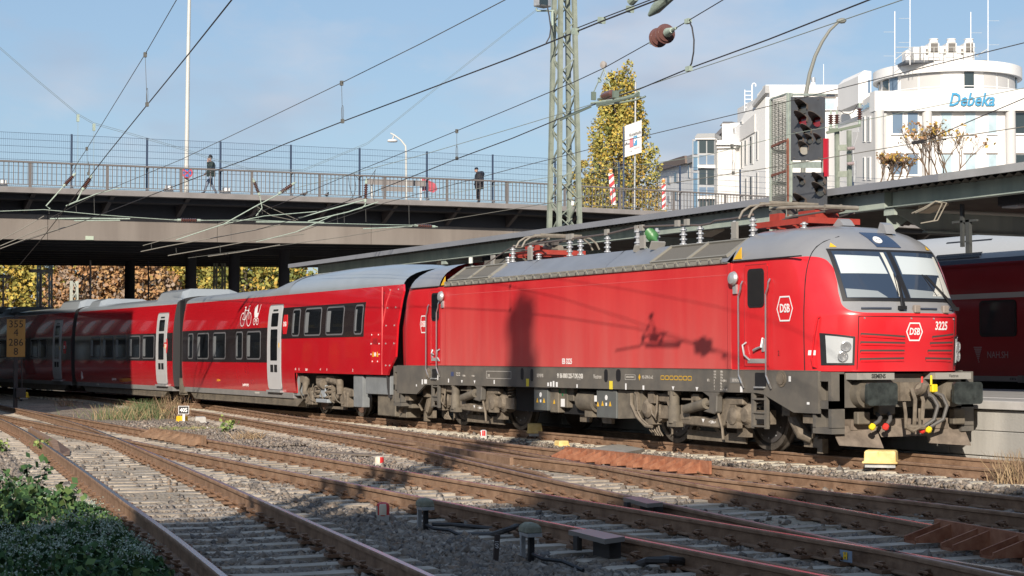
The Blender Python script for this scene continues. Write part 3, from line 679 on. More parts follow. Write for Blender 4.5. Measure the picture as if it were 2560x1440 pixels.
# side vents in the roof slope
def roof_pt(t, x, out=0.0):      # t 0 bottom .. 1 top on the slope
    y0, z0, y1, z1 = -1.42, 3.38, -1.04, 3.675; n = Vector((0, -(z1-z0), (y1-y0))).normalized()*-1
    n = Vector((0, -.61, .79)); return Vector((x, y0+(y1-y0)*t, z0+(z1-z0)*t))+n*out
def vent(x0, x1, x2, slant=.12):
    fr_ = MB()
    A = lambda x, t, o: roof_pt(t, x+slant*(t-.5), o)
    for a, b in ((x0, x1), (x1, x2)):
        m_ = MB(); m_.add([A(a+.04, .06, .025), A(b-.04, .06, .025), A(b-.04, .92, .025), A(a+.04, .92, .025)], [(0, 1, 2, 3)]); m_.build('vent_grille', ventmesh, loco)
    for x in (x0, x1, x2): fr_.beam(A(x, -.05, .03), A(x, 1.02, .03), .055, .05, up=(0, -.6, .8))
    for t in (-.02, .99): fr_.beam(A(x0, t, .03), A(x2, t, .03), .03, .04, up=(0, -.6, .8))
    fr_.build('vent_frame', ventframe, loco)
vent(3.45, 4.72, 6.0); vent(-5.62, -4.55, -3.50)
# grey underframe: two deep side plates with rounded cut outs, a floor between them
outl = [(-8.62, 1.405), (8.62, 1.405), (8.62, .72), (7.95, .72), (7.1, 1.0), (6.9, 1.02), (1.5, 1.0), (-1.5, .985), (-5.75, .965), (-6.55, .955), (-6.9, .95), (-7.4, .72), (-8.62, .72)]
mb = MB(); mb.prY(outl, -1.498, -1.44); mb.build('underframe', frame_g, loco)
mb = MB(); mb.prY(outl, 1.44, 1.498); mb.build('underframe', frame_g, loco)
mb = MB(); mb.bb(-8.6, 8.6, -1.43, 1.43, 1.30, 1.40); mb.bb(-2.7, 2.7, -1.2, 1.2, .45, 1.30); mb.build('floor', darkin, loco)
mb = MB(); mb.bb(-8.62, 8.62, -1.502, -1.49, 1.398, 1.412); mb.build('sill_line', frame_g, loco)
# recesses and oval holes
rec = MB()
for x, z, w, h in [(-1.81, 1.26, .13, .25), (-1.36, 1.24, .13, .26), (1.78, 1.26, .14, .25), (2.26, 1.27, .18, .24)]: rec.prY(rrect(x-w/2, x+w/2, z-h/2, z+h/2, w*.42), -1.5015, -1.49)
for x, z, w, h in [(7.02, 1.245, .33, .24), (-6.35, 1.225, .28, .22)]: rec.prY(rrect(x-w/2, x+w/2, z-h/2, z+h/2, .03), -1.5015, -1.49)
rec.build('recess', black, loco)
for x, z in ((7.62, 1.27), (-6.72, 1.22)):
    mb = MB(); mb.lathe([(.14, 0), (.14, .012), (.10, .014), (.10, .03), (.0, .03)], (x, -1.499, z), (0, -1, 0), 14); mb.build('socket', dusty, loco)
st = MB(); st.bb(6.88, 7.16, -1.55, -1.5, 1.105, 1.13); st.bb(-6.5, -6.2, -1.55, -1.5, 1.095, 1.12); st.build('step', galv, loco)

# --- doors, handrails
def loco_door(x0, x1, wx0, wx1, front):
    mb = MB(); mb.prY(rrect(x0, x1, 1.47, 3.20, .05), -1.506, -1.49); d = mb.build('door', red, loco)
    j = MB()
    for a, b in (((x0, 1.47), (x0, 3.16)), ((x1, 1.47), (x1, 3.16)), ((x0+.04, 3.2), (x1-.04, 3.2))): j.beam((a[0], -1.504, a[1]), (b[0], -1.504, b[1]), .012, .012)
    j.build('door_joint', mat('joint_red', (.30, .02, .025)), d)
    w = MB(); w.prY(rrect(wx0-.02, wx1+.02, 2.47, 3.13, .08), -1.520, -1.5); w.build('window_frame', black, d)
    w = MB(); w.prY(rrect(wx0+.02, wx1-.02, 2.51, 3.09, .06), -1.524, -1.5); w.build('window_pane', pane, d)
    k = MB(); xx = (x0+x1)/2
    if front:
        k.tube([(xx+.2, -1.51, 1.95), (xx+.2, -1.545, 1.80), (xx+.06, -1.55, 1.77), (xx-.02, -1.55, 1.74)], .022, 6); k.box((xx+.22, -1.515, 1.83), (.06, .03, .22))
        k.tube([(xx-.28, -1.51, 1.88), (xx-.33, -1.56, 1.83), (xx-.28, -1.56, 1.66), (xx-.18, -1.51, 1.57)], .018, 6)
    else:
        k.tube([(xx-.12, -1.51, 1.78), (xx-.12, -1.55, 1.70), (xx+.0, -1.55, 1.68)], .02, 6); k.box((xx-.16, -1.515, 1.70), (.05, .03, .2))
        k.tube([(xx+.28, -1.51, 1.80), (xx+.22, -1.56, 1.76), (xx+.2, -1.56, 1.62), (xx+.27, -1.51, 1.52)], .018, 6)
    k.build('door_handle', galv, d)
    mb = MB(); mb.bb(x0+.10, x1-.08, -1.515, -1.5, 1.525, 1.60); mb.build('kick_plate', mat('plate_grey', (.30, .29, .28), .6), d)
loco_door(6.56, 7.25, 6.69, 7.13, True)
loco_door(-6.60, -6.00, -6.47, -6.10, False)
for x, zt, zb in ((6.47, 2.87, 1.10), (7.28, 2.88, 1.10), (-6.69, 2.80, 1.12), (-6.09, 2.86, 1.15)):
    mb = MB(); mb.tube([(x+.06, -1.52, zt+.06), (x+.06, -1.555, zt), (x+.05, -1.555, zt-.08), (x, -1.57, zt-.2), (x, -1.57, zb+.22), (x+.06, -1.55, zb+.08), (x+.07, -1.52, zb)], .017, 7); mb.build('handrail', steel, loco)
# outside mirrors / cameras
for x, z in ((6.30, 2.93), (-5.86, 2.98)):
    mb = MB(); mb.lathe([(.02, 0), (.10, .02), (.125, .06), (.10, .11), (.03, .13)], (x, -1.5, z+.05), (0, -1, .1), 14); mb.box((x, -1.52, z-.13), (.10, .04, .16)); mb.build('side_lamp', galv, loco, smooth=True)

# --- front: windscreens, panel, lights (drawn on the real nose surface)
def on_nose(y, z, out=.012, s=1):
    e = .01
    X = nose_x(y, z); n = Vector((1, -(nose_x(y+e, z)-nose_x(y-e, z))/(2*e), -(nose_x(y, z+e)-nose_x(y, z-e))/(2*e))).normalized()
    p = Vector((X, y, z))+n*out; return Vector((p.x*s, p.y, p.z))
def nose_patch(quad, out, nu=10, nv=8, s=1, thick=.02):
    """a patch bounded by 4 (y,z) corners bl, br, tr, tl laid on the nose"""
    bl, br, tr, tl = [Vector(q) for q in quad]; rows = []
    for j in range(nv+1):
        v = j/nv; a = bl.lerp(tl, v); b = br.lerp(tr, v); rows.append([on_nose(*(a.lerp(b, i/nu)), out, s) for i in range(nu+1)])
    back = [[on_nose(*(bl.lerp(tl, j/nv).lerp(br.lerp(tr, j/nv), i/nu)), out-thick, s) for i in range(nu+1)] for j in range(nv+1)]
    mb = MB(); mb.loft(rows); mb.loft(back)
    edge = [(0, i) for i in range(nu+1)]+[(j, nu) for j in range(1, nv+1)]+[(nv, i) for i in range(nu-1, -1, -1)]+[(j, 0) for j in range(nv-1, 0, -1)]
    A = [rows[j][i] for j, i in edge]; B = [back[j][i] for j, i in edge]; mb.loft([A+[A[0]], B+[B[0]]]); return mb
screen_m = glassy('windscreen_glass', (.03, .045, .075), .03, .9)
for s in (1, -1):
    par = cabs[s]
    nose_patch([(-1.13, 2.53), (1.13, 2.53), (1.10, 3.40), (-1.10, 3.40)], .010, 22, 10, s).build('windscreen_surround', black, par, smooth=True)
    if s == -1: continue
    # dark cab behind the glass is read through two panes; white blinds hang in the upper half
    for a, b, nm in ((-1.07, -.05, 0), (.05, 1.07, 1)):
        nose_patch([(a, 2.58), (b, 2.58), (b+(-.02 if nm else .0), 3.355), (a+(.0 if nm else .02), 3.355)], .018, 12, 8, s).build('windscreen', screen_m, par, smooth=True)
        bl = .0 if nm else 0
        nose_patch([(a+.03, 2.98), (b-(.03 if nm else .17), 2.98), (b-(.06 if nm else .20), 3.27), (a+.04, 3.29)], .022, 10, 4, s, .004).build('sun_blind', mat('blind_white', (.50, .55, .57), .25, coat=.5), par, smooth=True)
        pg = MB()
        nose_patch([(a+.01, 2.585), (b-.35 if not nm else b-.25, 2.585), (b-.5 if not nm else b-.35, 2.69), (a+.02, 2.73)], .0215, 8, 2, s, .003).build('dashboard', mat('desk_grey', (.25, .28, .30), .3, coat=.5), par, smooth=True)
    # pale window posts of the cab seen through the glass
    post = mat('cab_post_cream', (.60, .60, .55), .3, coat=.5)
    nose_patch([(-.17, 2.60), (-.09, 2.60), (-.12, 3.34), (-.19, 3.34)], .0225, 2, 6, s, .003).build('cab_post', post, par)
    nose_patch([(.86, 2.60), (1.04, 2.60), (1.02, 3.30), (.97, 3.30)], .0225, 2, 6, s, .003).build('cab_post', post, par)
    nose_patch([(.55, 2.62), (.83, 2.62), (.90, 2.94), (.86, 2.94)], .0222, 3, 5, s, .003).build('driver_seat', post, par)
    nose_patch([(-.16, 3.445), (.34, 3.445), (.22, 3.70), (-.28, 3.70)], .012, 6, 4, s).build('top_light_glass', mat('toplight_blue', (.03, .05, .10), .1, coat=.6), par, smooth=True)
    mb = MB(); c0 = on_nose(-.07, 3.56, .016); n0 = (on_nose(-.07, 3.56, .1)-on_nose(-.07, 3.56, 0)).normalized()
    mb.lathe([(.085, 0), (.085, .012), (.0, .014)], c0, n0, 20); mb.build('top_headlight', white, par)
    mb = MB()
    for dy in (-.025, .025): mb.cyl(on_nose(-.07+dy, 3.57, .032), on_nose(-.07+dy, 3.545, .032), .010, 6)
    mb.build('lamp_bulb', galv, par)
    for yy in (-.98, .99):
        t_ = MB(); t_.add([on_nose(yy-.055, 3.425, .014), on_nose(yy+.055, 3.425, .014), on_nose(yy, 3.50, .014)], [(0, 1, 2)]); t_.build('warning_sign', yellow_print, par)
    # headlight clusters
    for sy in (-1, 1):
        q = [(1.02*sy, 1.50), (1.36*sy, 1.50), (1.38*sy, 2.02), (1.02*sy, 1.96)]
        nose_patch(q if sy > 0 else q, .012, 8, 6, s).build('headlight_surround', black, par)
        q2 = [(1.05*sy, 1.535), (1.315*sy, 1.535), (1.335*sy, 1.98), (1.05*sy, 1.93)]
        hl = nose_patch(q2, .020, 8, 6, s).build('headlight', mat('lamp_housing', (.46, .48, .49), .2, coat=.6), par, smooth=True)
        for yy, zz in ((1.135, 1.80), (1.165, 1.64)):
            c0 = on_nose(yy*sy, zz, .012); n0 = (on_nose(yy*sy, zz, .1)-c0).normalized()
            n0 = (n0+Vector((.55, 0, 0))).normalized()
            mb = MB(); mb.lathe([(.085, .0), (.085, .035), (.074, .038), (.06, .022), (.0, .012)], c0, n0, 18); mb.build('lamp_reflector', mat('reflector', (.62, .63, .64), .12, metal=.7), hl, smooth=True)
    # red front panel with louvres
    for a, b in (((-.98, 2.285), (1.0, 2.285)), ((-.985, 1.43), (-.98, 2.285)), ((1.0, 1.43), (1.0, 2.285))):
        mb = MB(); mb.tube([on_nose(a[0]+(b[0]-a[0])*k/10, a[1]+(b[1]-a[1])*k/10, .003) for k in range(11)], .008, 5); mb.build('panel_joint', mat('joint_dark', (.06, .01, .012)), par)
    dkslot = mat('slot_dark', (.06, .045, .04), .8)
    for j in range(4):
        z0 = 2.02-.135*j; yi = .18+.0*j
        for sy in (-1, 1):
            y_in = (.17+.03*j if sy > 0 else .17)*sy if False else (-.16-.005*j if sy < 0 else .40-.045*j); y_out = (-.95 if sy < 0 else .96-.02*j)
            dzi = -.045 if j == 0 else -.012*(2-j)
            lo, hi = sorted((y_in, y_out)); zl = z0 if (lo == y_out) else z0+dzi; zr = z0+dzi if (lo == y_out) else z0
            nose_patch([(lo, zl-.045), (hi, zr-.045), (hi, zr), (lo, zl)], .003, 10, 1, s, .01).build('louvre_slot', dkslot, par)
            nose_patch([(lo+.01, zl-.062), (hi-.01, zr-.062), (hi-.01, zr-.030), (lo+.01, zl-.030)], .014, 10, 1, s, .012).build('louvre_blade', red, par)
    for yy in (-.9, -.05, .42, .95):
        c0 = on_nose(yy, 2.255, .0); mb = MB(); mb.cyl(c0, c0+Vector((.012, 0, 0)), .014, 8); mb.build('bolt', galv, par)
    # wipers and washer boxes under the screen
    for y0, y1, y2 in ((-.22, -.08, -.16), (.98, .52, .60)):
        mb = MB(); p0 = on_nose(y0, 2.40, .05); p1 = on_nose(y1, 2.95, .045)
        mb.tube([p0, on_nose((y0+y1)/2, 2.66, .06), p1], [.022, .014, .008], 6); mb.tube([p0+Vector((0, .05, 0)), on_nose(y1+.03, 2.96, .05)], [.018, .007], 5)
        mb.tube([on_nose(y1-.03, 2.98, .03), on_nose(y1+(.12 if y0 > 0 else -.10), 2.62, .03)], .007, 4); mb.box(p0, (.06, .14, .06)); mb.build('wiper', black, par)
    for yy in (.07, .70):
        mb = MB(); mb.box(on_nose(yy, 2.39, .035), (.08, .12, .13)); mb.build('washer_box', mat('washer_brown', (.26, .22, .19), .6), par, bevel=.015)
    for a, b in ((-.92, -.42), (.18, .52), (.86, 1.12)):
        mb = MB(); mb.tube([on_nose(a+(b-a)*k/6, 2.405, .022) for k in range(7)], .017, 6); mb.build('grip_bar', mat('grip_dark', (.05, .06, .09), .4), par)
    # DSB hexagon and the number on the front
    def hex_ring(cx, cz, w, h, t, fn, nm='logo'):
        o_ = hexlogo(cx, cz, w, h); i_ = hexlogo(cx, cz, w-2.1*t, h-2.0*t); P = []; 
        N = 6; vs = [fn(*p) for p in o_]+[fn(*p) for p in i_]; return MB().add(vs, [(k, (k+1) % N, N+(k+1) % N, N+k) for k in range(N)])
    F = lambda yy, zz: on_nose(yy, zz, .006)
    hex_ring(.02, 2.04, .345, .30, .022, F).build('logo', white, par)
    text('DSB', .155, None, white, par, 'logo', bold=.004, sx=.80, shear=.12, proj=lambda a, b: on_nose(.02+a, 2.04+b, .007))
    text('3225', .19, None, white, par, 'lettering', bold=.005, sx=.80, shear=.1, proj=lambda a, b: on_nose(.60+a, 2.135+b, .007))
    # red grab bar on the corner
    mb = MB(); mb.tube([on_nose(-1.38, 2.28, .0), on_nose(-1.385, 2.27, .05), on_nose(-1.40, 2.0, .06), on_nose(-1.41, 1.62, .06), on_nose(-1.40, 1.48, .05), on_nose(-1.39, 1.46, .0)], .018, 6); mb.build('grab_bar', red, par)
    mb = MB(); mb.add([on_nose(-1.44, 1.66, .004), on_nose(-1.40, 1.66, .004), on_nose(-1.40, 1.74, .004), on_nose(-1.44, 1.74, .004)], [(0, 1, 2, 3)]); mb.build('label_plate', white, par)

# --- lettering on the side
SY = -1.5045
hx = lambda x, z: (x, SY, z)
def side_hex(cx, cz, w, h, t, parent=loco):
    o_ = hexlogo(cx, cz, w, h); i_ = hexlogo(cx, cz, w-2.1*t, h-2*t); MB().add([(p[0], SY, p[1]) for p in o_+i_], [(k, (k+1) % 6, 6+(k+1) % 6, 6+k) for k in range(6)]).build('logo', white, parent)
def sidetext(s, x, z, size, m=white, sx=.8, bold=.0, align='CENTER', Y=SY, parent=loco): return text(s, size, Mside(x, Y, z), m, parent, 'lettering', bold=bold, sx=sx, align=align)
side_hex(7.73, 2.43, .46, .42, .024); text('DSB', .20, Mside(7.73, SY, 2.43), white, loco, 'logo', bold=.004, sx=.80)
# at the rear cab the nose already turns away: the mark follows its surface
Fr = lambda a, b: Vector((-6.99+a, -1.503, b))
side_hex(-6.99, 2.40, .40, .42, .024); text('DSB', .20, Mside(-6.99, SY, 2.40), white, loco, 'logo', bold=.004, sx=.72)
sidetext('EB 3225', .20, 1.53, .155, sx=.82, bold=.003)
sidetext('SIEMENS', -.98, 1.23, .105, grey_print, .75); sidetext('91 86 0003 225-7 DK-DSB', .32, 1.235, .135, mat('print_pale', (.66, .64, .60), .6), .74, .003); sidetext('Vectron', 1.45, 1.235, .125, grey_print, .78)
mb = MB(); mb.bb(.62, .78, SY-.001, SY, 1.165, 1.172); mb.build('lettering', grey_print, loco)
sidetext('KE-GPR-E mZ', 3.35, 1.245, .085, grey_print, .8)
for k in range(7):
    o_ = rrect(3.82+.155*k, 3.95+.155*k, 1.205, 1.285, .02, 2); i_ = rrect(3.833+.155*k, 3.937+.155*k, 1.218, 1.272, .012, 2)
    MB().add([(p[0], SY, p[1]) for p in o_+i_], [(j, (j+1) % 12, 12+(j+1) % 12, 12+j) for j in range(12)]).build('brake_mark', yellow_print, loco)
mb = MB(); mb.add([(3.02, SY, 1.245), (3.06, SY, 1.31), (3.10, SY, 1.245), (3.06, SY, 1.18)], [(0, 1, 2, 3)]); mb.build('brake_mark', yellow_print, loco)
for r_, (a, b) in enumerate((('R+E', '180t'), ('R+E', '150t'), ('P+E', '135t'), ('R', '125t (80 t)'), ('P', '90t'), ('G', '72t'), ('+', '40 t / 50 kN'))):
    z = 1.37-.052*r_; sidetext(a, 5.60, z, .055, grey_print, .8, align='LEFT'); sidetext(b, 5.80, z, .055, grey_print, .8, align='LEFT')
sidetext('87t', 5.42, 1.215, .07, grey_print, .8); sidetext('SIEMENS', 6.28, 1.225, .075, grey_print, .8)
pl = MB(); pl.bb(6.10, 6.46, SY, -1.49, 1.18, 1.275); pl.build('maker_plate', mat('plate_dark', (.17, .165, .155), .5), loco)
sidetext('2', 7.55, 1.69, .12, mat('digit_dark', (.09, .02, .02), .6), .8)
sidetext('DK', -3.42, 1.20, .10, grey_print, .8)
def box_outline(x0, x1, z0, z1, t, m, nm='lettering'):
    mb = MB()
    for a in ((x0, x1, z0, z0+t), (x0, x1, z1-t, z1), (x0, x0+t, z0+t, z1-t), (x1-t, x1, z0+t, z1-t)): mb.bb(a[0], a[1], SY, SY+.002, a[2], a[3])
    mb.build(nm, m, loco)
box_outline(-3.55, -2.32, 1.145, 1.31, .010, grey_print); box_outline(2.52, 2.90, 1.19, 1.29, .008, grey_print)
sidetext('SIEMENS MUNICH', 2.71, 1.24, .045, grey_print, .8)
mb = MB(); mb.bb(-5.42, -5.27, SY, SY+.002, 1.175, 1.275); mb.build('label_plate', mat('flag_blue', (.05, .07, .16), .5), loco)
for i, z in enumerate((1.25, 1.20)): sidetext('Siemens Mobility'[:12], -5.02, z, .045, grey_print, .8)
sidetext('1 19,00m', -4.72, 1.19, .06, grey_print, .75); sidetext('+ 9,50m +', -4.22, 1.19, .06, grey_print, .75)
stick = MB()
for x, z, w, h in [(.0-.62, 1.055, .07, .075), (-.5, 1.06, .07, .095), (-.38, 1.068, .07, .12), (-.24, 1.058, .08, .10), (.62, 1.04, .05, .07), (2.55, 1.06, .05, .12), (3.2, 1.05, .06, .08), (6.45, 1.075, .07, .10), (-5.55, 1.07, .05, .09), (-3.15, 1.07, .05, .09), (-6.15, 1.13, .04, .11), (7.86, 1.27, .06, .09), (-6.86, 1.03, .16, .10), (-7.05, 1.02, .07, .12), (-7.4, .93, .05, .05), (8.36, .88, .07, .04)]: stick.bb(x-w/2, x+w/2, SY, SY+.002, z-h/2, z+h/2)
for x in (-4.82, -4.15, 4.25, 5.05): stick.prY([(x-.045, 1.09), (x+.045, 1.09), (x, 1.02)], SY, SY+.002)
stick.build('white_labels', white, loco)
ylab = MB()
for x in (-1.55, 1.98): ylab.bb(x-.065, x+.065, SY, SY+.002, 1.0, 1.16)
ylab.build('yellow_labels', mat('label_yellow', (.78, .62, .06), .5), loco)
for x, m_ in ((6.30, 1), (-5.92, -1)):
    t_ = MB(); t_.prY([(x-.12, 3.32), (x+.12, 3.32), (x+.12, 3.52)] if m_ > 0 else [(x-.13, 3.30), (x+.10, 3.30), (x+.10, 3.50)], -1.475, -1.46); t_.build('warning_sign', yellow_print, loco)
mb = MB(); mb.bb(6.16, 8.18, -1.506, -1.48, 3.275, 3.295); mb.bb(-7.9, -5.78, -1.506, -1.48, 3.27, 3.29); mb.build('rain_strip', black, loco)

# --- bogies
def bogie(cx):
    b = thing('bogie', None, None, (cx, 0, 0)); WL[b] = Vector((cx, 0, 0)); b.parent = loco; b.location = (cx, 0, 0)
    for dx in (-1.5, 1.5):
        for sy in (-1, 1):
            mb = MB(); mb.lathe([(.0, -.03), (.16, -.03), (.20, .02), (.50, .0), (.545, .05), (.625, .05), (.625, -.05), (.655, -.085), (.655, -.115), (.50, -.115), (.0, -.12)][::1], (cx+dx, sy*.75, .625), (0, sy, 0), 40)
            w = mb.build('wheel', wheelst, b, smooth=True, angle=30)
            if sy < 0:
                mb = MB(); mb.lathe([(.495, 0), (.455, .012), (.36, .008), (.20, .012), (.17, .05), (0, .05)], (cx+dx, -.775, .625), (0, -1, 0), 32); mb.build('brake_disc', mat('disc_dark', (.06, .055, .055), .6), w, smooth=True)
                mb = MB()
                for k in range(12): t = 2*math.pi*k/12; mb.cyl((cx+dx+.41*math.cos(t), -.78, .625+.41*math.sin(t)), (cx+dx+.41*math.cos(t), -.80, .625+.41*math.sin(t)), .017, 6)
                mb.build('disc_bolts', galv, w)
        mb = MB(); mb.cyl((cx+dx, -.7, .625), (cx+dx, .7, .625), .10, 12); mb.build('axle', dusty, b)
        # axle box with its link arms and two springs
        mb = MB(); mb.lathe([(.0, 0), (.21, 0), (.23, .04), (.23, .24), (.17, .27), (.12, .34), (0, .34)], (cx+dx, -.98, .625), (0, -1, 0), 18)
        mb.box((cx+dx+.33, -1.15, .60), (.50, .20, .24)); mb.box((cx+dx-.26, -1.15, .60), (.34, .2, .30)); ab = mb.build('axle_box', dusty, b)
        for k in (-.30, .30):
            sp = MB(); sp.tube([(cx+dx+k+.085*math.cos(t), -1.16+.085*math.sin(t), .72+.030*t/1.0*.35) for t in np.linspace(0, 2*math.pi*4.5, 64)], .018, 5); sp.build('spring', dusty, ab)
    for sy in (-1, 1):
        y0, y1 = (-1.34, -1.20) if sy < 0 else (1.20, 1.34)
        fr_ = MB(); fr_.prY([(cx-1.45, .95), (cx-.95, .95), (cx-.78, .66), (cx-.62, .58), (cx+.45, .54), (cx+.72, .62), (cx+.95, .93), (cx+1.5, .93), (cx+1.5, .80), (cx+1.1, .78), (cx+.9, .42), (cx+.72, .37), (cx-.62, .40), (cx-.82, .46), (cx-1.0, .78), (cx-1.45, .80)], y0, y1)
        fr_.build('bogie_frame', dusty, b, bevel=.02)
    y = -1.40
    mb = MB(); mb.cyl((cx-.62, y, 1.02), (cx-.62, y, .44), .095, 14); mb.cyl((cx-.62, y, .74), (cx-.62, y, .42), .115, 14); mb.box((cx-.62, y, .99), (.20, .16, .12)); mb.box((cx-.60, y, .40), (.30, .16, .10)); mb.build('damper', dusty2, b, smooth=True)
    mb = MB(); mb.tube([(cx-.20, y-.02, .68), (cx+.48, y-.02, .80)], [.085, .10], 12); mb.cyl((cx+.45, y, .79), (cx+.70, y, .84), .05, 8); mb.build('damper', dusty2, b, smooth=True)
    mb = MB(); mb.prY([(cx+.40, 1.02), (cx+1.02, 1.02), (cx+.92, .94), (cx+.90, .66), (cx+.82, .62), (cx+.46, .66), (cx+.66, .72), (cx+.66, .92)], -1.49, -1.36); mb.build('damper_bracket', frame_g, b, bevel=.015)
    mb = MB(); mb.lathe([(.0, 0), (.15, 0), (.18, .06), (.18, .20), (.10, .26), (0, .26)], (cx-1.62, -1.18, .66), (0, -1, 0), 14); mb.box((cx-1.45, -1.3, .86), (.22, .2, .20)); mb.box((cx-1.62, -1.24, .46), (.25, .2, .2)); mb.build('brake_unit', dusty, b, smooth=True, angle=30)
    mb = MB(); mb.lathe([(.0, 0), (.14, 0), (.17, .06), (.15, .20), (0, .24)], (cx+1.25, -1.2, .60), (0, -1, 0), 12); mb.box((cx+1.05, -1.25, .70), (.42, .16, .42)); mb.box((cx+1.22, -1.32, .47), (.3, .12, .16)); mb.build('brake_unit', dusty, b, smooth=True, angle=30)
    mb = MB(); mb.beam((cx-.75, -1.02, .20), (cx+1.15, -1.02, .19), .05, .17); mb.beam((cx+.20, -1.05, .36), (cx+.52, -1.05, .22), .05, .06); mb.box((cx+1.22, -1.1, .33), (.30, .14, .20)); mb.build('traction_link', dusty, b)
    mb = MB()
    mb.tube([(cx+.78, y, .76), (cx+.86, y-.01, .60), (cx+.95, y, .38), (cx+.98, y, .18)], .025, 6); mb.tube([(cx-.72, y, .72), (cx-.74, y-.03, .52), (cx-.66, y-.02, .36), (cx-.70, y, .22), (cx-.84, y+.05, .16)], .022, 6)
    mb.tube([(cx-1.28, y+.04, .92), (cx-1.24, y, .62), (cx-1.30, y, .50), (cx-1.40, y, .56), (cx-1.44, y, .66)], .020, 6)
    for k in range(5): mb.tube([(cx-1.82+.05*k, -1.15, .40), (cx-1.86+.09*k, -1.18, .24), (cx-1.80+.08*k, -1.12, .14)], .018, 5)
    mb.build('hoses', dusty, b, smooth=True)
    mb = MB(); mb.cyl((cx-.1, -1.30, .95), (cx-.1, -1.30, .80), .06, 10); mb.box((cx+.05, -1.32, .90), (.2, .1, .12)); mb.beam((cx-.45, -1.33, .86), (cx+.28, -1.33, .86), .04, .03); mb.box((cx-.33, -1.28, .62), (.30, .14, .26)); mb.build('valve_group', dusty, b)
    MB().add([(cx+.20, -1.3425, .52), (cx+.30, -1.3425, .52), (cx+.25, -1.3425, .45)], [(0, 1, 2)]).build('white_labels', white, b)
    text('+ 3,00m +', .075, Mside(cx+.55, -1.342, .47), white, b, 'lettering', sx=.75)
    # heat shield / sand pipe at the outer end and the small ladder
    return b
bg1 = bogie(4.75)
bg2 = copy_tree(bg1, loco); bg2.location = (-4.75, 0, 0)
# ladders below the doors
for x0, x1 in ((6.76, 7.14), (-6.52, -6.18)):
    mb = MB(); z0 = 1.0
    for x in (x0, x1): mb.beam((x, -1.46, 1.02), (x, -1.46, .42), .06, .07)
    for z in (.92, .69, .46): mb.bb(x0, x1, -1.50, -1.40, z-.014, z+.014)
    mb.bb(x0+.02, x1-.02, -1.47, -1.455, .58, .69)
    mb.build('ladder', frame_g, loco)
# equipment under the middle
ub = MB(); ub.bb(-1.42, -.80, -1.42, -.9, .50, 1.0); e1 = ub.build('equipment_box', mat('box_grey', (.105, .112, .11), .6, var=.1, scale=3), loco, bevel=.012)
ub = MB(); ub.bb(-.80, -.45, -1.36, -.9, .47, .98); ub.bb(-.48, -.12, -1.33, -.9, .58, 1.0); ub.bb(-.2, .1, -1.3, -.9, .72, 1.0); ub.build('equipment_box', dusty2, loco, bevel=.012)
ub = MB(); ub.bb(1.30, 2.08, -1.44, -.9, .43, .98); e2 = ub.build('equipment_box', mat('box_grey', (.105, .112, .11), .6), loco, bevel=.012)
ub = MB(); ub.prY([(2.08, .98), (3.0, .98), (2.95, .62), (2.8, .46), (2.08, .43)], -1.40, -.9); ub.build('equipment_box', dusty2, loco)
ub = MB(); ub.cyl((.35, -1.2, .74), (.98, -1.2, .72), .21, 18); ub.cyl((.98, -1.2, .72), (1.12, -1.2, .72), .15, 18); ub.box((.72, -1.2, .50), (.3, .2, .16)); ub.build('compressor', dusty2, loco, smooth=True, angle=30)
ub = MB(); ub.prY([(.05, .66), (1.34, .58), (1.34, .30), (.98, .30), (.92, .48), (.48, .48), (.42, .30), (.05, .30)], -1.12, -1.05); ub.build('support_plate', dusty, loco)
ub = MB(); ub.cyl((3.05, -1.15, 1.0), (3.05, -1.15, .34), .11, 14); ub.build('pipe', dusty, loco, smooth=True)
hs = MB(); hs.tube([(2.62, -1.42, .93), (2.66, -1.44, .72), (2.82, -1.42, .50), (3.12, -1.40, .33), (3.30, -1.38, .32)], .035, 7); hs.tube([(2.75, -1.42, .95), (2.86, -1.44, .90), (2.88, -1.44, .60), (3.0, -1.42, .45), (3.2, -1.4, .35)], .02, 6); hs.build('hoses', dusty, loco, smooth=True)
hs = MB(); hs.bb(2.78, 2.90, -1.44, -1.38, .62, 1.0); hs.build('bracket', dusty, loco)
wt = MB()
for ex, x0 in ((0, -1.11), (0, 1.69)):
    for k in (-.15, .15): wt.prY([(x0+k-.045, .665), (x0+k+.045, .665), (x0+k, .76)], -1.4445 if x0 > 0 else -1.4245, -1.44 if x0 > 0 else -1.42)
for x0 in (-.62, 1.36): wt.prY([(x0-.04, .65), (x0+.04, .65), (x0, .74)], -1.448 if x0 > 0 else -1.365, -1.44 if x0 > 0 else -1.36)
wt.build('yellow_labels', yellow_print, loco)
wl_ = MB()
for x0, y_ in ((-1.11, -1.4235), (1.69, -1.4435)):
    wl_.bb(x0-.03, x0+.03, y_, y_+.002, .67, .73); wl_.lathe([(.052, 0), (.052, .002), (0, .002)], (x0, y_+.002, .83), (0, -1, 0), 14)
wl_.bb(-.38, -.22, -1.334, -1.33, .60, .76); wl_.bb(1.16, 1.25, -1.412, -1.35, .74, .86); wl_.build('white_labels', white, loco)
gl = MB(); gl.bb(-.46, -.40, -1.337, -1.33, .87, .97); gl.bb(-.19, -.14, -1.337, -1.32, .87, .97); gl.bb(-.33, -.28, -1.337, -1.32, .82, .88); gl.build('green_labels', mat('label_green', (.02, .16, .07), .5), loco)

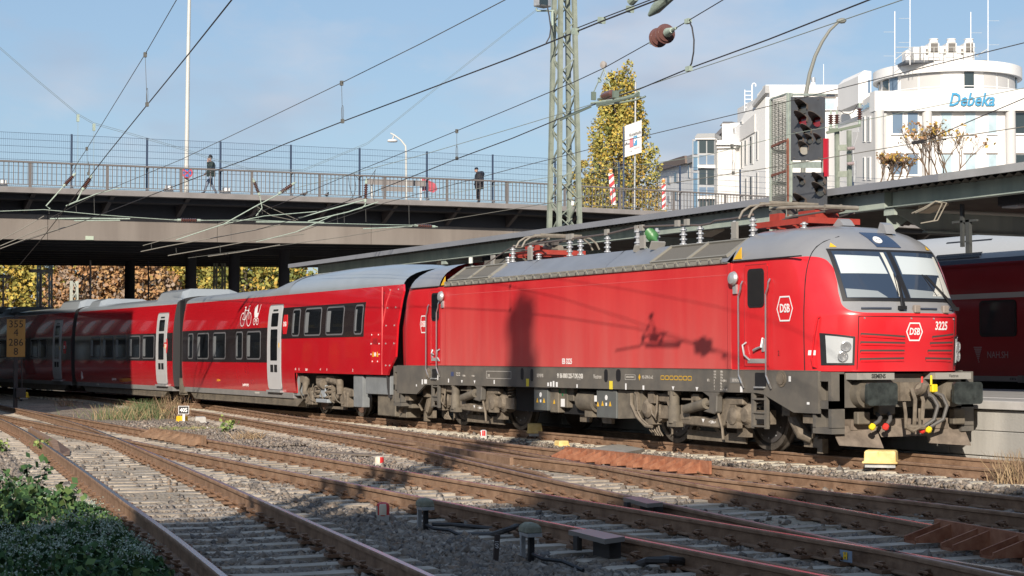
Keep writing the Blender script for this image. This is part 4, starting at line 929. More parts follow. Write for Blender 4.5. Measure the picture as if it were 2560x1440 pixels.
# --- buffer beams, buffers, coupler, hoses, plough at both ends
def end_gear(s):
    fx = lambda x: x*s
    def bbx(mb, x0, x1, *a): mb.bb(min(fx(x0), fx(x1)), max(fx(x0), fx(x1)), *a)
    mb = MB(); bbx(mb, 8.72, 8.92, -1.30, 1.30, .82, 1.36); mb.build('buffer_beam', frame_g, loco)
    mb = MB(); bbx(mb, 8.9, 9.2, -1.17, -.42, 1.27, 1.375); bbx(mb, 8.9, 9.2, .42, 1.17, 1.27, 1.375); mb.build('step_plate', mat('plate_pale', (.30, .29, .265), .5), loco)
    if s > 0:
        text('SIEMENS', .095, Mplane((9.203, -.74, 1.322), (0, 1, 0), (0, 0, 1)), mat('print_dark', (.03, .03, .03)), loco, 'lettering', sx=.8, bold=.003)
        text('Vectron', .075, Mplane((9.203, .80, 1.322), (0, 1, 0), (0, 0, 1)), mat('print_dark', (.03, .03, .03)), loco, 'lettering', sx=.8)
    for sy in (-1, 1):
        # stepped corner casting with two foot holes
        c = MB(); xx0, xx1 = 8.42, 8.92; y0, y1 = (-1.46, -1.20) if sy < 0 else (1.20, 1.46)
        for z0, z1 in ((.40, .49), (.80, .93), (1.24, 1.39), (.49, .50)): bbx(c, xx0, xx1, y0, y1, z0, z1)
        bbx(c, 8.42, 8.50, y0, y1, .49, 1.24); bbx(c, 8.84, 8.92, y0, y1, .49, 1.24); bbx(c, 8.5, 8.84, y0*.0+(-1.25 if sy < 0 else 1.20), (-1.20 if sy < 0 else 1.25), .49, 1.24)
        c.build('corner_step', frame_g, loco)
        b_ = MB(); b_.cyl((fx(8.9), .875*sy, 1.04), (fx(9.10), .875*sy, 1.04), .23, 20); b_.cyl((fx(9.10), .875*sy, 1.04), (fx(9.26), .875*sy, 1.04), .165, 20); b_.cyl((fx(9.22), .875*sy, 1.04), (fx(9.42), .875*sy, 1.04), .13, 20)
        bo = b_.build('buffer', dusty2, loco, smooth=True, angle=30)
        p = MB(); p.prX(rrect(.875*sy-.30, .875*sy+.30, .865, 1.225, .06), fx(9.41), fx(9.47)); p.build('buffer_plate', mat('buffer_black', (.030, .036, .034), .45, var=.5, scale=7), bo)
    # plough
    pm = mat('plough', (.19, .155, .125), .75, var=.25, scale=5)
    p = MB()
    for a, b in ((-1.32, -.5), (.5, 1.32)):
        p.add([(fx(8.72), a, .52), (fx(8.80), b, .52), (fx(9.02), b, .16), (fx(8.95), a, .22)], [(0, 1, 2, 3)]); p.add([(fx(8.70), a, .52), (fx(8.78), b, .52), (fx(9.0), b, .16), (fx(8.93), a, .22)], [(3, 2, 1, 0)])
    p.add([(fx(8.80), -.5, .52), (fx(8.80), .5, .52), (fx(8.96), .5, .34), (fx(8.96), -.5, .34)], [(0, 1, 2, 3)]); bbx(p, 8.55, 8.82, -1.0, 1.0, .45, .62)
    p.build('plough', pm, loco)
    # hook and screw coupler
    h = MB(); bbx(h, 8.92, 9.1, -.22, .22, .92, 1.22); h.tube([(fx(9.05), 0, 1.05), (fx(9.3), 0, 1.06), (fx(9.42), 0, 1.12), (fx(9.46), 0, 1.2)], .06, 8); h.lathe([(0, 0), (.12, .02), (.14, .1), (.05, .14), (0, .14)], (fx(9.12), .12, 1.08), (s, 0, 0), 12)
    h.tube([(fx(9.22), -.09, 1.12), (fx(9.32), -.1, .95), (fx(9.30), -.1, .62), (fx(9.26), -.08, .52)], .035, 7); h.tube([(fx(9.22), .07, 1.10), (fx(9.33), .06, .92), (fx(9.30), .05, .62)], .035, 7)
    h.tube([(fx(9.24), -.26, .90), (fx(9.30), -.28, .72), (fx(9.28), -.26, .50), (fx(9.28), -.12, .44), (fx(9.28), .02, .50), (fx(9.26), .04, .8)], .03, 7); h.cyl((fx(9.26), -.25, .50), (fx(9.26), .12, .50), .045, 8)
    h.build('screw_coupler', dusty, loco, smooth=True)
    g_ = MB(); bbx(g_, 8.9, 9.08, .3, .56, .78, 1.18); bbx(g_, 8.9, 9.05, -.62, -.28, .7, 1.0); g_.box((fx(9.0), .62, .92), (.12, .2, .24)); bbx(g_, 8.9, 9.02, .95, 1.2, .52, .78); bbx(g_, 8.88, 9.0, -1.0, -.75, .55, .75)
    g_.build('pipe_manifold', dusty2, loco, bevel=.015)
    for yy, zt, ye, col in ((.28, 1.10, .16, 'hose_red'), (.47, 1.12, .30, 'hose_yellow'), (-.60, .72, -.82, 'hose_yellow'), (-.40, .74, -.56, 'hose_red')):
        m_ = mat(col, (.70, .04, .03) if 'red' in col else (.80, .62, .02), .45)
        up = zt > 1
        hz_ = MB()
        pts = [(fx(9.06), yy, zt-.05), (fx(9.24), yy+.06, zt-.12), (fx(9.30), yy+.10, .84), (fx(9.26), yy+.05, .62), (fx(9.2), ye, .50)] if up else [(fx(8.98), yy, zt), (fx(9.14), yy-.06, zt-.06), (fx(9.18), (yy+ye)/2-.02, zt-.12), (fx(9.18), ye, .56)]
        hz_.tube(pts, .033, 8); ho = hz_.build('brake_hose', mat('hose_grey', (.10, .095, .09), .6), loco, smooth=True)
        e_ = MB(); e_.lathe([(.02, 0), (.05, .02), (.055, .08), (.03, .11)], pts[-1], (0, (ye-yy) or .1, -.25), 8); e_.build('coupling_head', m_, ho)
        if up:
            e_ = MB(); e_.box((fx(9.1), yy-.01, zt), (.1, .11, .13)); e_.box((fx(9.12), yy-.07, zt+.13), (.03, .04, .17)); e_.build('cock', m_, ho, bevel=.012)
for s in (1, -1): end_gear(s)
# corner grey side piece under the front cab and sand pipe in front of the wheel
for s in (1, -1):
    mb = MB(); mb.tube([(s*7.35, -1.05, .95), (s*7.42, -1.1, .6), (s*7.62, -1.08, .34), (s*7.78, -1.0, .25)], [.10, .11, .11, .07], 10); mb.build('sand_pipe', dusty, loco, smooth=True)
    mb = MB(); mb.box((s*7.75, -.95, .22), (.40, .10, .18)); mb.box((s*8.0, -.95, .16), (.14, .12, .24)); mb.tube([(s*7.9, -1.1, .62), (s*8.02, -1.15, .45), (s*7.95, -1.1, .3)], .03, 6); mb.box((s*7.42, -1.2, .78), (.22, .14, .26)); mb.box((s*8.2, -1.3, .62), (.25, .2, .14)); mb.build('sand_gear', dusty, loco)

# --- roof gear
def insulator(x, y, z, h=.34, r=.075, n=4, par=loco, m=porcelain, ax=(0, 0, 1)):
    prof = [(.03, 0)]
    for k in range(n):
        a = h*(k+.15)/n; b = h*(k+.6)/n; prof += [(r*.55, a), (r, a+.012), (r*.95, a+.03), (r*.5, b)]
    prof += [(r*.5, h*.97), (.0, h)]
    return MB().lathe(prof, (x, y, z), ax, 12).build('insulator', m, par, smooth=True, angle=50)
rz = 3.735
for x, y in ((-3.72, -.75), (-2.85, -.75), (-1.05, -.75), (-.58, -.75), (.55, -.75), (1.75, -.75), (1.98, -.45), (3.35, -.7), (3.78, -.6), (5.15, -.75), (5.95, -.9)):
    insulator(x, y, rz, .36 if x not in (1.75, 1.98) else .44)
bus = MB(); bus.tube([(-2.85, -.75, 4.11), (-1.05, -.75, 4.12), (.55, -.75, 4.13), (1.75, -.75, 4.20), (3.35, -.7, 4.13), (3.78, -.6, 4.1), (4.3, -.7, 4.10), (4.5, -.75, 4.13), (5.15, -.75, 4.13), (5.95, -.9, 4.14)], .022, 7); bus.tube([(-3.72, -.75, 4.10), (-2.85, -.75, 4.11)], .02, 6)
bus.tube([(-4.9, -.9, 3.75), (-4.5, -.8, 3.9), (-4.0, -.75, 4.05), (-3.72, -.75, 4.1)], .016, 6); bus.build('bus_bar', mat('bus_copper', (.16, .125, .11), .5, metal=.4), loco, smooth=True)
cl = MB()
for x in (-.98, -1.12, .52, 1.72, 1.9, 3.22, 3.55): cl.box((x, -.75, 4.17), (.12, .06, .12))
for x, y, h in ((-2.4, -1.0, .28), (5.5, -.98, .30), (2.35, -1.0, .25), (-5.05, -.6, .25)): cl.box((x, y, rz+h/2), (.16, .05, h))
cl.box((2.9, -1.0, 3.76), (.05, .30, .16), Matrix.Rotation(.5, 3, 'Y')); cl.box((2.2, -1.0, 3.74), (.05, .20, .14), Matrix.Rotation(.5, 3, 'Y'))
cl.build('roof_brackets', mat('bracket_grey', (.27, .26, .24), .5), loco)
mb = MB(); mb.lathe([(.04, 0), (.10, .03), (.075, .06), (.12, .09), (.08, .13), (.12, .16), (.08, .2), (.12, .24), (.075, .28), (.05, .34), (.03, .4), (.03, .5)], (2.12, -.72, 4.08), (.86, -.1, -.5), 12); mb.build('surge_arrester', mat('arrester_green', (.06, .19, .065), .4), loco, smooth=True)
mb = MB(); mb.bb(-5.5, -4.1, -.6, .6, rz, rz+.14); mb.build('roof_box', mat('box_brown', (.13, .12, .10), .7), loco)
mb = MB(); mb.cyl((-6.35, -.55, 3.80), (-6.35, -.55, 4.0), .05, 10); mb.cyl((-6.35, -.55, 3.78), (-6.35, -.55, 3.81), .10, 12); mb.build('antenna', mat('antenna_white', (.62, .62, .58), .4), loco)
mb = MB(); mb.prY([(7.2, 3.87), (7.52, 3.87), (7.42, 3.97), (7.36, 4.0)], -.12, .12); mb.prY([(7.95, 3.74), (8.2, 3.70), (8.12, 3.86), (8.02, 3.90)], .25, .45); mb.build('antenna', cabgrey, loco)
redp = mat('panto_red', (.33, .045, .032), .45, var=.1, scale=6); pg = mat('panto_grey', (.23, .205, .17), .55, var=.15, scale=8)
def pantograph(cx, s, z0=3.95):
    p = thing('pantograph', None, None, (cx, 0, 0)); p.parent = loco; WL[p] = Vector((cx, 0, 0))
    q = lambda a, y, z: (cx+a*s, y, z0+z)
    f = MB(); 
    for y in (-.52, .52): f.beam(q(-.85, y, .02), q(.75, y, .02), .07, .10)
    for a in (-.8, .0, .72): f.beam(q(a, -.52, .02), q(a, .52, .02), .08, .10)
    f.box(q(.30, 0, .14), (.5, .5, .16)); f.box(q(-.3, -.45, .10), (.3, .12, .2)); f.build('base_frame', redp, p)
    a_ = MB(); a_.tube([q(-.7, 0, .12), q(.95, 0, .24)], [.075, .055], 10); a_.tube([q(-.6, .25, .10), q(.9, .10, .20)], .022, 6)
    for y in (-.28, .28): a_.tube([q(.95, y*.4, .24), q(.0, y, .30), q(-.72, y*1.1, .33)], [.035, .03, .026], 8)
    a_.cyl(q(.95, -.35, .24), q(.95, .35, .24), .04, 8); a_.build('arm', pg, p, smooth=True)
    hd = MB()
    for a in (-.72, -.42):
        hd.tube([q(a, -.98, .12), q(a, -.90, .26), q(a, -.74, .36), q(a, -.5, .39), q(a, .5, .39), q(a, .74, .36), q(a, .90, .26), q(a, .98, .12)], .022, 7)
        hd.beam(q(a, -.52, .42), q(a, .52, .42), .05, .035)
    hd.tube([q(-.72, -.6, .36), q(-.42, -.6, .36)], .02, 6); hd.tube([q(-.72, .6, .36), q(-.42, .6, .36)], .02, 6); hd.build('pan_head', pg, p, smooth=True)
    k = MB()
    for y in (-.45, .45): k.tube([q(-.85, y, .0), q(.2, y, .12), q(.9, y*.7, .16)], .018, 6)
    for a in (-.6, -.45, -.2, .4): k.box(q(a, -.35+.3*rnd.random(), .24), (.10, .12, .09))
    k.build('linkage', mat('link_dark', (.09, .08, .075), .6), p)
    for a, y in ((-.8, -.6), (.7, -.6), (-.8, .6)): insulator(cx+a*s, y, rz+.01, z0-rz-.02, .07, 3, p)
    return p
pantograph(6.35, 1, 3.96); pantograph(-3.55, -1, 3.92)
# ------------------------------------------------------------------ the red and grey coaches behind the locomotive
SIDE = [(-1.41, .58), (-1.455, .85), (-1.478, 1.3), (-1.48, 2.0), (-1.468, 2.45), (-1.44, 2.8), (-1.40, 3.1), (-1.335, 3.42)]
def roof_arc(zt, y0=-1.335, z0=3.42, n=8):
    return [(y0*math.cos(math.pi/2*k/n)**.85 if k < n else 0.0, z0+(zt-z0)*math.sin(math.pi/2*k/n)) for k in range(1, n+1)]
def side_y(z): return interp(z, [p[1] for p in SIDE], [p[0] for p in SIDE])
def side_strip(x0, x1, z0, z1, out, n=6, thick=.02):
    zs = np.linspace(z0, z1, n); mb = MB()
    f = [(side_y(z)-out, z) for z in zs]; b = [(side_y(z)-out+thick, z) for z in zs]
    sec = lambda x: [(x, y, z) for y, z in f]+[(x, y, z) for y, z in reversed(b)]
    mb.loft([sec(x0), sec(x1)], closed=True, cap=True); return mb
def side_poly(poly, out):      # convex outline in (x,z) laid on the bulging side, sliced so that it follows the curve
    zs_ = sorted(set([round(p[1], 4) for p in poly]+[round(float(q), 4) for q in np.linspace(min(p[1] for p in poly), max(p[1] for p in poly), 9)]))
    rings = []; n = len(poly)
    for z in zs_:
        xs_ = []
        for i in range(n):
            a, b = poly[i], poly[(i+1) % n]
            if abs(a[1]-z) < 6e-5: xs_.append(a[0])
            elif (a[1]-z)*(b[1]-z) < 0: xs_.append(a[0]+(b[0]-a[0])*(z-a[1])/(b[1]-a[1]))
        if len(xs_) < 1: continue
        y = side_y(z); x0, x1 = min(xs_), max(xs_)
        if x1-x0 < 1e-4: x1 = x0+1e-4
        rings.append([(x0, y-out, z), (x1, y-out, z), (x1, y+.03, z), (x0, y+.03, z)])
    mb = MB(); mb.loft(rings, closed=True, cap=True); return mb
seat_hint = mat('curtain_grey', (.22, .23, .24), .25, coat=.5)
def window(par, x0, x1, z0, z1, curtain=True, rm=winrim):
    w = side_poly(rrect(x0-.045, x1+.045, z0-.045, z1+.045, .11), .012).build('window', rm, par, local=True)
    side_poly(rrect(x0, x1, z0, z1, .08), .017).build('pane', pane, w, local=True)
    if curtain: side_poly(rrect(x0+.03, x0+.03+(x1-x0)*.22, z0+.05, z1-.08, .02), .0185).build('curtain', seat_hint, w, local=True)
    return w
def coach_door(par, x0, x1):
    d = side_poly(rrect(x0, x1, .66, 3.12, .10), .020).build('door', doorgrey, par, local=True)
    j = side_poly(rrect(x0-.035, x1+.035, .62, 3.155, .12), .008).build('door_seal', mat('door_seal', (.16, .16, .165), .5), d, local=True)
    for a, b in ((1.50, 2.42), (2.50, 2.90)): side_poly(rrect(x0+.30, x1-.28, a, b, .04), .024).build('door_glass', pane, d, local=True)
    lg = MB()
    for k in range(2): lg.prism(rrect(x0+.30+.34*k, x0+.56+.34*k, 1.16, 1.38, .01, 1), lambda x, z: (x, side_y(z)-.025, z), lambda x, z: (x, side_y(z)-.02, z))
    lg.build('door_sign', black, d, local=True)
    side_poly(rrect(x0+.38, x1-.36, 2.95, 3.01, .01, 1), .024).build('door_display', mat('door_display', (.04, .05, .05), .2, coat=.4), d, local=True)
    s = MB(); s.box(((x0+x1)/2, -1.43, .60), (x1-x0+.06, .16, .06)); s.build('door_step', galv, d, local=True)
    b = MB(); b.box((x1-.12, side_y(1.95)-.024, 1.95), (.05, .01, .14)); b.build('door_button', yellow_print, d, local=True)
def dsb_mark(par, x, z, s=1.0):
    o_ = hexlogo(x, z, .44*s, .56*s); side_poly(o_, .019).build('logo', red, par, local=True)
    t = text('DSB', .20*s, Mside(x, side_y(z)-.022, z), white, par, 'logo', bold=.003, sx=.75); 
def shell(par, L, zt, x_hi=None, zt_hi=None):
    left = [(0, y, z) for y, z in SIDE]
    def ring(x, z_top): 
        s = SIDE+roof_arc(z_top); s = s+[(-y, z) for y, z in reversed(s[:-1])]
        return [(x, y, z) for y, z in s]
    nb = len(SIDE)
    # red sides
    for sy in (1, -1):
        mb = MB(); mb.loft([[(x, sy*y, z) for y, z in SIDE] for x in (0, -L*.33, -L*.66, -L)]); mb.build('side_wall', coach_red, par, local=True, smooth=True)
    R1 = [p for p in [(SIDE[-1])]+roof_arc(zt)]; R1 = R1+[(-y, z) for y, z in reversed(R1[:-1])]
    mb = MB(); mb.loft([[(x, y, z) for y, z in R1] for x in (0, -L*.5, -L)]); mb.build('roof', coachgrey, par, local=True, smooth=True)
    for x in (0, -L):
        s = SIDE+roof_arc(zt); s = s+[(-y, z) for y, z in reversed(s[:-1])]
        MB().add([(x, y, z) for y, z in s], [tuple(range(len(s)))]).build('end_wall', mat('end_dark', (.03, .03, .032), .6), par, local=True)
def underskirt(par, x0, x1):
    mb = MB(); mb.bb(x1, x0, -1.41, 1.41, .42, .59); mb.build('skirt', mat('skirt_grey', (.215, .21, .205), .55, var=.1, scale=2), par, local=True)
def belly(par, x0, x1):
    mb = MB(); mb.prY([(x0-.25, .42), (x1+.25, .42), (x1+.75, .20), (x0-.75, .20)], -1.36, -1.30); mb.loft([[(x0-.3, -1.34, .42), (x0-.8, -1.05, .16)], [(x1+.3, -1.34, .42), (x1+.8, -1.05, .16)]])
    mb.bb(x1+.8, x0-.8, -1.0, 1.0, .16, .42); mb.build('underfloor_fairing', dusty2, par, local=True)
def roof_hump(par, x0, x1, z0, zt, ramp=.9, m=None, vents=True):
    b = [(-1.20, z0-.12), (-1.0, zt-.10), (-.7, zt), (.7, zt), (1.0, zt-.10), (1.20, z0-.12)]; lo = [(y, z0-.15) for y, _ in b]
    mb = MB(); mb.loft([[(x0, y, z) for y, z in lo], [(x0-ramp*.4, y, z) for y, z in b], [(x1+ramp, y, z) for y, z in b], [(x1, y, z) for y, z in lo]]); h = mb.build('roof_unit', m or coachgrey, par, local=True)
    if vents:
        for k in range(3): v = MB(); v.box((x1+ramp*.55+.0, -.75+.5*k, z0+(zt-z0)*.5), (.45, .30, .05), Matrix.Rotation(-.55, 3, 'Y')); v.build('vent', black, h, local=True)
def marks(par, xs, z, size=.06):
    for x, s in xs: text(s, size, Mside(x, side_y(z)-.012, z), white, par, 'lettering', sx=.8)

# --- coach next to the locomotive: taller end section over a bogie
y_at = lambda x: rail_y('A', x)+.75
c1 = thing('passenger_coach', 'red coach next to the locomotive, with raised grey roof and bicycle symbol by its door', 'coach', (-9.35, 0, 0), 'coaches of the red train'); WL[c1] = Vector((0, 0, 0))
L1 = 18.05; ox = -9.35; X = lambda x: x-ox
for sy in (1, -1):
    SEC = [p for p in SIDE if p[1] > 1.1]; SEC = [(-1.477, 1.16)]+SEC
    mb = MB(); mb.loft([[(X(x), sy*y, z) for y, z in SEC] for x in (-9.35, -12, -16.1)]); mb.loft([[(X(x), sy*y, z) for y, z in SIDE] for x in (-16.1, -19, -23, -27.4)]); mb.prism([(-16.1, .58), (-16.1, 1.16), (-16.0, 1.16), (-16.28, .58)], lambda a, z: (X(a), sy*-side_y(z)*-1, z), lambda a, z: (X(a), sy*(side_y(z)+.05), z))
    mb.build('side_wall', coach_red, c1, local=True, smooth=True)
def arc_pts(zt): a = [SIDE[-1]]+roof_arc(zt); return a+[(-y, z) for y, z in reversed(a[:-1])]
mb = MB(); mb.loft([[(X(x), y, z) for y, z in arc_pts(zt)] for x, zt in ((-9.35, 3.88), (-9.9, 4.0), (-11.5, 4.08), (-14, 4.10), (-16.5, 4.06), (-17.0, 4.03))]); mb.build('roof', coachgrey, c1, local=True, smooth=True)
mb = MB(); mb.loft([[(X(x), y, z) for y, z in arc_pts(zt)] for x, zt in ((-17.0, 4.05), (-17.3, 4.05), (-18.2, 3.92), (-18.9, 3.78), (-19.6, 3.74), (-23, 3.73), (-27.4, 3.73))]); mb.build('roof', mat('coach_roof_dull', (.22, .235, .245), .4), c1, local=True, smooth=True)
for xx, zt in ((-9.35, 3.9), (-27.4, 3.73)):
    s = SIDE+roof_arc(zt); s = s+[(-y, z) for y, z in reversed(s[:-1])]; MB().add([(X(xx), y, z) for y, z in s], [tuple(range(len(s)))]).build('end_wall', mat('end_dark', (.03, .03, .032), .6), c1, local=True)
# fairing that reaches over the gap to the locomotive
Zf = [(1.16, -9.25), (1.25, -9.18), (1.62, -8.72), (2.4, -8.64), (3.0, -8.52), (3.25, -8.48), (3.42, -8.58)]
for sy in (1, -1):
    mb = MB(); mb.loft([[(X(-9.62), sy*(side_y(z)-.012), z) for z, _ in Zf], [(X(x), sy*(side_y(z)-.012), z) for z, x in Zf]]); mb.loft([[(X(-9.4), sy*(side_y(z)+.04), z) for z, _ in Zf], [(X(x), sy*(side_y(z)+.04), z) for z, x in Zf]]); mb.loft([[(X(x), sy*(side_y(z)-.012), z) for z, x in Zf], [(X(x), sy*(side_y(z)+.04), z) for z, x in Zf]])
    mb.build('end_fairing', coach_red, c1, local=True, smooth=True)
mb = MB(); A = arc_pts(3.90); mb.loft([[(X(-9.5), y, z+.01) for y, z in A], [(X(-8.6)-.25*abs(y/1.36)**2*0, y*.995, z-.05) for y, z in A]]); mb.build('end_hood', coachgrey, c1, local=True, smooth=True)
bl = MB()
for z in (1.4, 1.95, 2.4, 2.85, 3.3):
    for xx in (-9.35, -8.82 if z > 1.5 else -9.1): bl.lathe([(.022, 0), (.022, .012), (0, .014)], (X(xx), side_y(z)-.012, z), (0, -1, 0), 8)
bl.build('bolts', galv, c1, local=True)
mb = MB(); mb.bb(X(-9.6)-.005, X(-9.6)+.006, -1.496, -1.47, 1.17, 3.38); mb.build('panel_joint', mat('joint_pale', (.62, .12, .12)), c1, local=True)
side_strip(X(-10.86), X(-17.22), 2.14, 3.04, .008).build('window_band', band, c1, local=True, smooth=True)
for a, b in ((-11.50, -11.0), (-13.58, -12.35), (-15.28, -14.05), (-16.30, -15.75)): window(c1, X(a), X(b), 2.24, 2.94)
coach_door(c1, X(-18.44), X(-17.26))
side_strip(X(-18.5), X(-27.4), 1.44, 2.48, .008).build('window_band', band, c1, local=True, smooth=True)
for a, b in ((-26.62, -26.12), (-25.55, -24.36), (-23.80, -22.56), (-21.42, -20.84), (-20.35, -19.12)): window(c1, X(a), X(b), 1.57, 2.35)
dsb_mark(c1, X(-16.93), 2.55)
# service panel, small print
MB().prism(rrect(X(-10.35), X(-9.75), 1.45, 2.25, .05), lambda x, z: (x, side_y(z)-.004, z), lambda x, z: (x, side_y(z)+.02, z)).build('service_panel', red, c1, local=True)
sp = MB()
for xx, zz in ((-10.3, 2.18), (-9.85, 2.18), (-10.33, 1.95), (-9.80, 1.95), (-10.33, 1.68), (-9.80, 1.68), (-10.25, 1.5), (-9.9, 1.5)): sp.lathe([(.02, 0), (.02, .008), (0, .01)], (X(xx), side_y(zz)-.005, zz), (0, -1, 0), 8)
sp.lathe([(.055, 0), (.055, .006), (0, .006)], (X(-10.06), side_y(1.68)-.005, 1.68), (0, -1, 0), 14); sp.build('white_labels', white, c1, local=True)
sp = MB()
for xx in (-10.2, -9.92): sp.prY([(X(xx)-.05, 1.62), (X(xx)+.05, 1.62), (X(xx), 1.75)], -1.488, -1.48)
sp.build('yellow_labels', yellow_print, c1, local=True)
for xx in np.linspace(2.10, 2.02, 1):
    for k in range(5): m_ = MB(); m_.box((X(-10.05), -1.486, 2.02-.03*k+.06), (.30, .006, .012)); m_.build('vent_slit', mat('joint_red', (.3, .02, .025)), c1, local=True)
text('26A4', .09, Mside(X(-15.1), -1.488, 1.25), white, c1, 'lettering', sx=.8)
for xx, s in ((-16.0, '8'), (-15.7, 'L'), (-14.0, '4'), (-13.5, '1'), (-11.6, '2')): text(s, .10, Mside(X(xx), -1.488, 1.26), white, c1, 'lettering', sx=.8)
text('8p 6094 82 8432', .12, Mside(X(-20.6), side_y(.74)-.006, .74), white, c1, 'lettering', sx=.7); text('75 86 8201 204-4', .08, Mside(X(-19.6), -1.412, .52), grey_print, c1, 'lettering', sx=.8)
text('[mm] max', .10, Mside(X(-23.3), side_y(.86)-.006, .86), yellow_print, c1, 'lettering', sx=.8)
# bicycle and pushchair pictogram in white
bk = MB(); f = lambda a, b: (X(-20.62)+a, side_y(2.78+b)-.008, 2.78+b)
def ringp(cx, cz, r, t=.022, n=20): 
    bk.add([f(cx+r*math.cos(2*math.pi*k/n), cz+r*math.sin(2*math.pi*k/n)) for k in range(n)]+[f(cx+(r-t)*math.cos(2*math.pi*k/n), cz+(r-t)*math.sin(2*math.pi*k/n)) for k in range(n)], [(k, (k+1) % n, n+(k+1) % n, n+k) for k in range(n)])
def linep(a, b, t=.022):
    d = Vector((b[0]-a[0], b[1]-a[1])).normalized(); nn = (-d.y*t/2, d.x*t/2)
    bk.add([f(a[0]+nn[0], a[1]+nn[1]), f(b[0]+nn[0], b[1]+nn[1]), f(b[0]-nn[0], b[1]-nn[1]), f(a[0]-nn[0], a[1]-nn[1])], [(0, 1, 2, 3)])
ringp(-.30, -.02, .22, .03); ringp(.32, -.02, .22, .03)
for a, b in (((-.30, -.02), (-.12, .34)), ((-.12, .34), (-.02, -.02)), ((-.16, .26), (.20, .26)), ((-.02, -.02), (.20, .26)), ((.32, -.02), (.16, .38)), ((.16, .38), (.28, .40)), ((-.2, .36), (-.06, .36)), ((-.30, -.02), (-.02, -.02))): linep(a, b, .032)
ringp(.86, -.10, .11, .026); ringp(1.14, -.10, .11, .026)
bk.add([f(.78, .34), f(1.02, .42), f(1.05, .16), f(1.22, .16), f(1.14, .02), f(.86, .02), f(.78, .16)], [tuple(range(7))]); linep((1.2, .16), (1.30, .42), .03); linep((.88, .0), (1.14, -.1), .03); linep((1.12, .0), (.88, -.1), .03)
bk.build('pictogram', white, c1, local=True)
# underframe and end bogie
underskirt(c1, X(-16.4), X(-27.2)); belly(c1, X(-15.4), X(-27.0))
mb = MB(); mb.bb(X(-16.42), X(-16.1), -1.38, 1.38, .50, 1.15); mb.bb(X(-10.95), X(-9.3), -1.38, 1.38, .66, 1.13); mb.bb(X(-11.75), X(-11.1), -1.40, -1.2, .30, 1.13); mb.build('equipment_box', mat('box_blue_grey', (.20, .215, .225), .55, var=.12, scale=3), c1, local=True, bevel=.01)
mb = MB(); mb.bb(X(-16.1), X(-9.5), -1.2, 1.2, 1.13, 1.17); mb.build('floor', darkin, c1, local=True)
mb = MB(); mb.box((X(-9.75), -1.1, .42), (1.15, .4, .60)); mb.box((X(-9.2), -1.0, .30), (1.0, .4, .40)); mb.box((X(-8.7), -1.0, .5), (.9, .5, .3)); mb.build('end_box', dusty2, c1, local=True, bevel=.015)
for dx in (-15.55, -12.75):
    for sy in (-1, 1):
        mb = MB(); mb.lathe([(0, -.03), (.15, -.03), (.18, .0), (.36, -.01), (.40, .03), (.46, .03), (.46, -.05), (.49, -.08), (.49, -.11), (0, -.11)], (X(dx), sy*.75, .46), (0, sy, 0), 32); w = mb.build('wheel', wheelst, c1, local=True, smooth=True, angle=30)
        mb = MB(); mb.lathe([(.36, 0), (.34, .008), (.15, .01), (0, .03)], (X(dx), sy*.765, .46), (0, sy, 0), 24); mb.build('wheel_disc', brownst, w, local=True)
    mb = MB(); mb.cyl((X(dx), -.7, .46), (X(dx), .7, .46), .09, 10); mb.build('axle', dusty, c1, local=True)
bgm = MB(); bgm.prY([(X(-16.0), .70), (X(-15.0), .78), (X(-14.6), .55), (X(-13.6), .55), (X(-13.2), .80), (X(-12.2), .72), (X(-12.2), .55), (X(-13.3), .5), (X(-13.7), .38), (X(-14.6), .38), (X(-15.0), .5), (X(-16.0), .52)], -1.22, -1.08); bgm.bb(X(-14.9), X(-13.5), -1.28, -1.1, .85, 1.1); bgm.bb(X(-14.6), X(-13.7), -1.15, 1.1, .35, .6)
bgm.box((X(-15.5), -1.15, .46), (.5, .2, .4)); bgm.box((X(-12.8), -1.15, .46), (.5, .2, .4)); bgm.build('bogie_frame', dusty, c1, local=True, bevel=.02)
sp = MB()
for cx in (-14.75, -13.9): sp.tube([(X(cx)+.17*math.cos(t), -1.18+.17*math.sin(t), .40+.022*t) for t in np.linspace(0, 2*math.pi*3.5, 60)], .03, 6)
sp.build('springs', dusty, c1, local=True, smooth=True)
dm = MB(); dm.cyl((X(-15.62), -1.30, 1.05), (X(-15.60), -1.30, .55), .11, 12); dm.cyl((X(-13.05), -1.28, 1.0), (X(-13.0), -1.28, .6), .10, 12); dm.tube([(X(-13.9), -1.3, .98), (X(-13.1), -1.3, .92)], .08, 10); dm.cyl((X(-14.4), -1.3, .88), (X(-14.1), -1.3, .86), .15, 14); dm.lathe([(0, 0), (.20, 0), (.22, .1), (.18, .22), (0, .22)], (X(-12.9), -1.05, .5), (0, -1, 0), 14); dm.lathe([(0, 0), (.20, 0), (.22, .1), (.18, .22), (0, .22)], (X(-15.7), -1.05, .48), (0, -1, 0), 14)
dm.box((X(-15.85), -1.25, .98), (.3, .2, .2)); dm.beam((X(-13.6), -1.25, .9), (X(-13.62), -1.25, .42), .09, .09); dm.beam((X(-14.5), -1.1, .22), (X(-13.0), -1.1, .22), .06, .07); dm.build('dampers', dusty, c1, local=True, smooth=True)
hs = MB()
for k in range(6): a = X(-16.0+.55*k+rnd.uniform(-.1, .1)); hs.tube([(a, -1.32, .95-.05*k), (a-.1, -1.34, .65), (a+.1, -1.30, .42), (a+.22, -1.24, .36)], .018, 5)
hs.build('hoses', dusty2, c1, local=True, smooth=True)
lg = MB(); lg.box((X(-14.3), -1.26, .66), (.42, .1, .34)); lg.box((X(-14.2), -1.3, .40), (.9, .14, .10)); lg.build('link_grey', mat('link_light', (.30, .33, .36), .5), c1, local=True, bevel=.012)

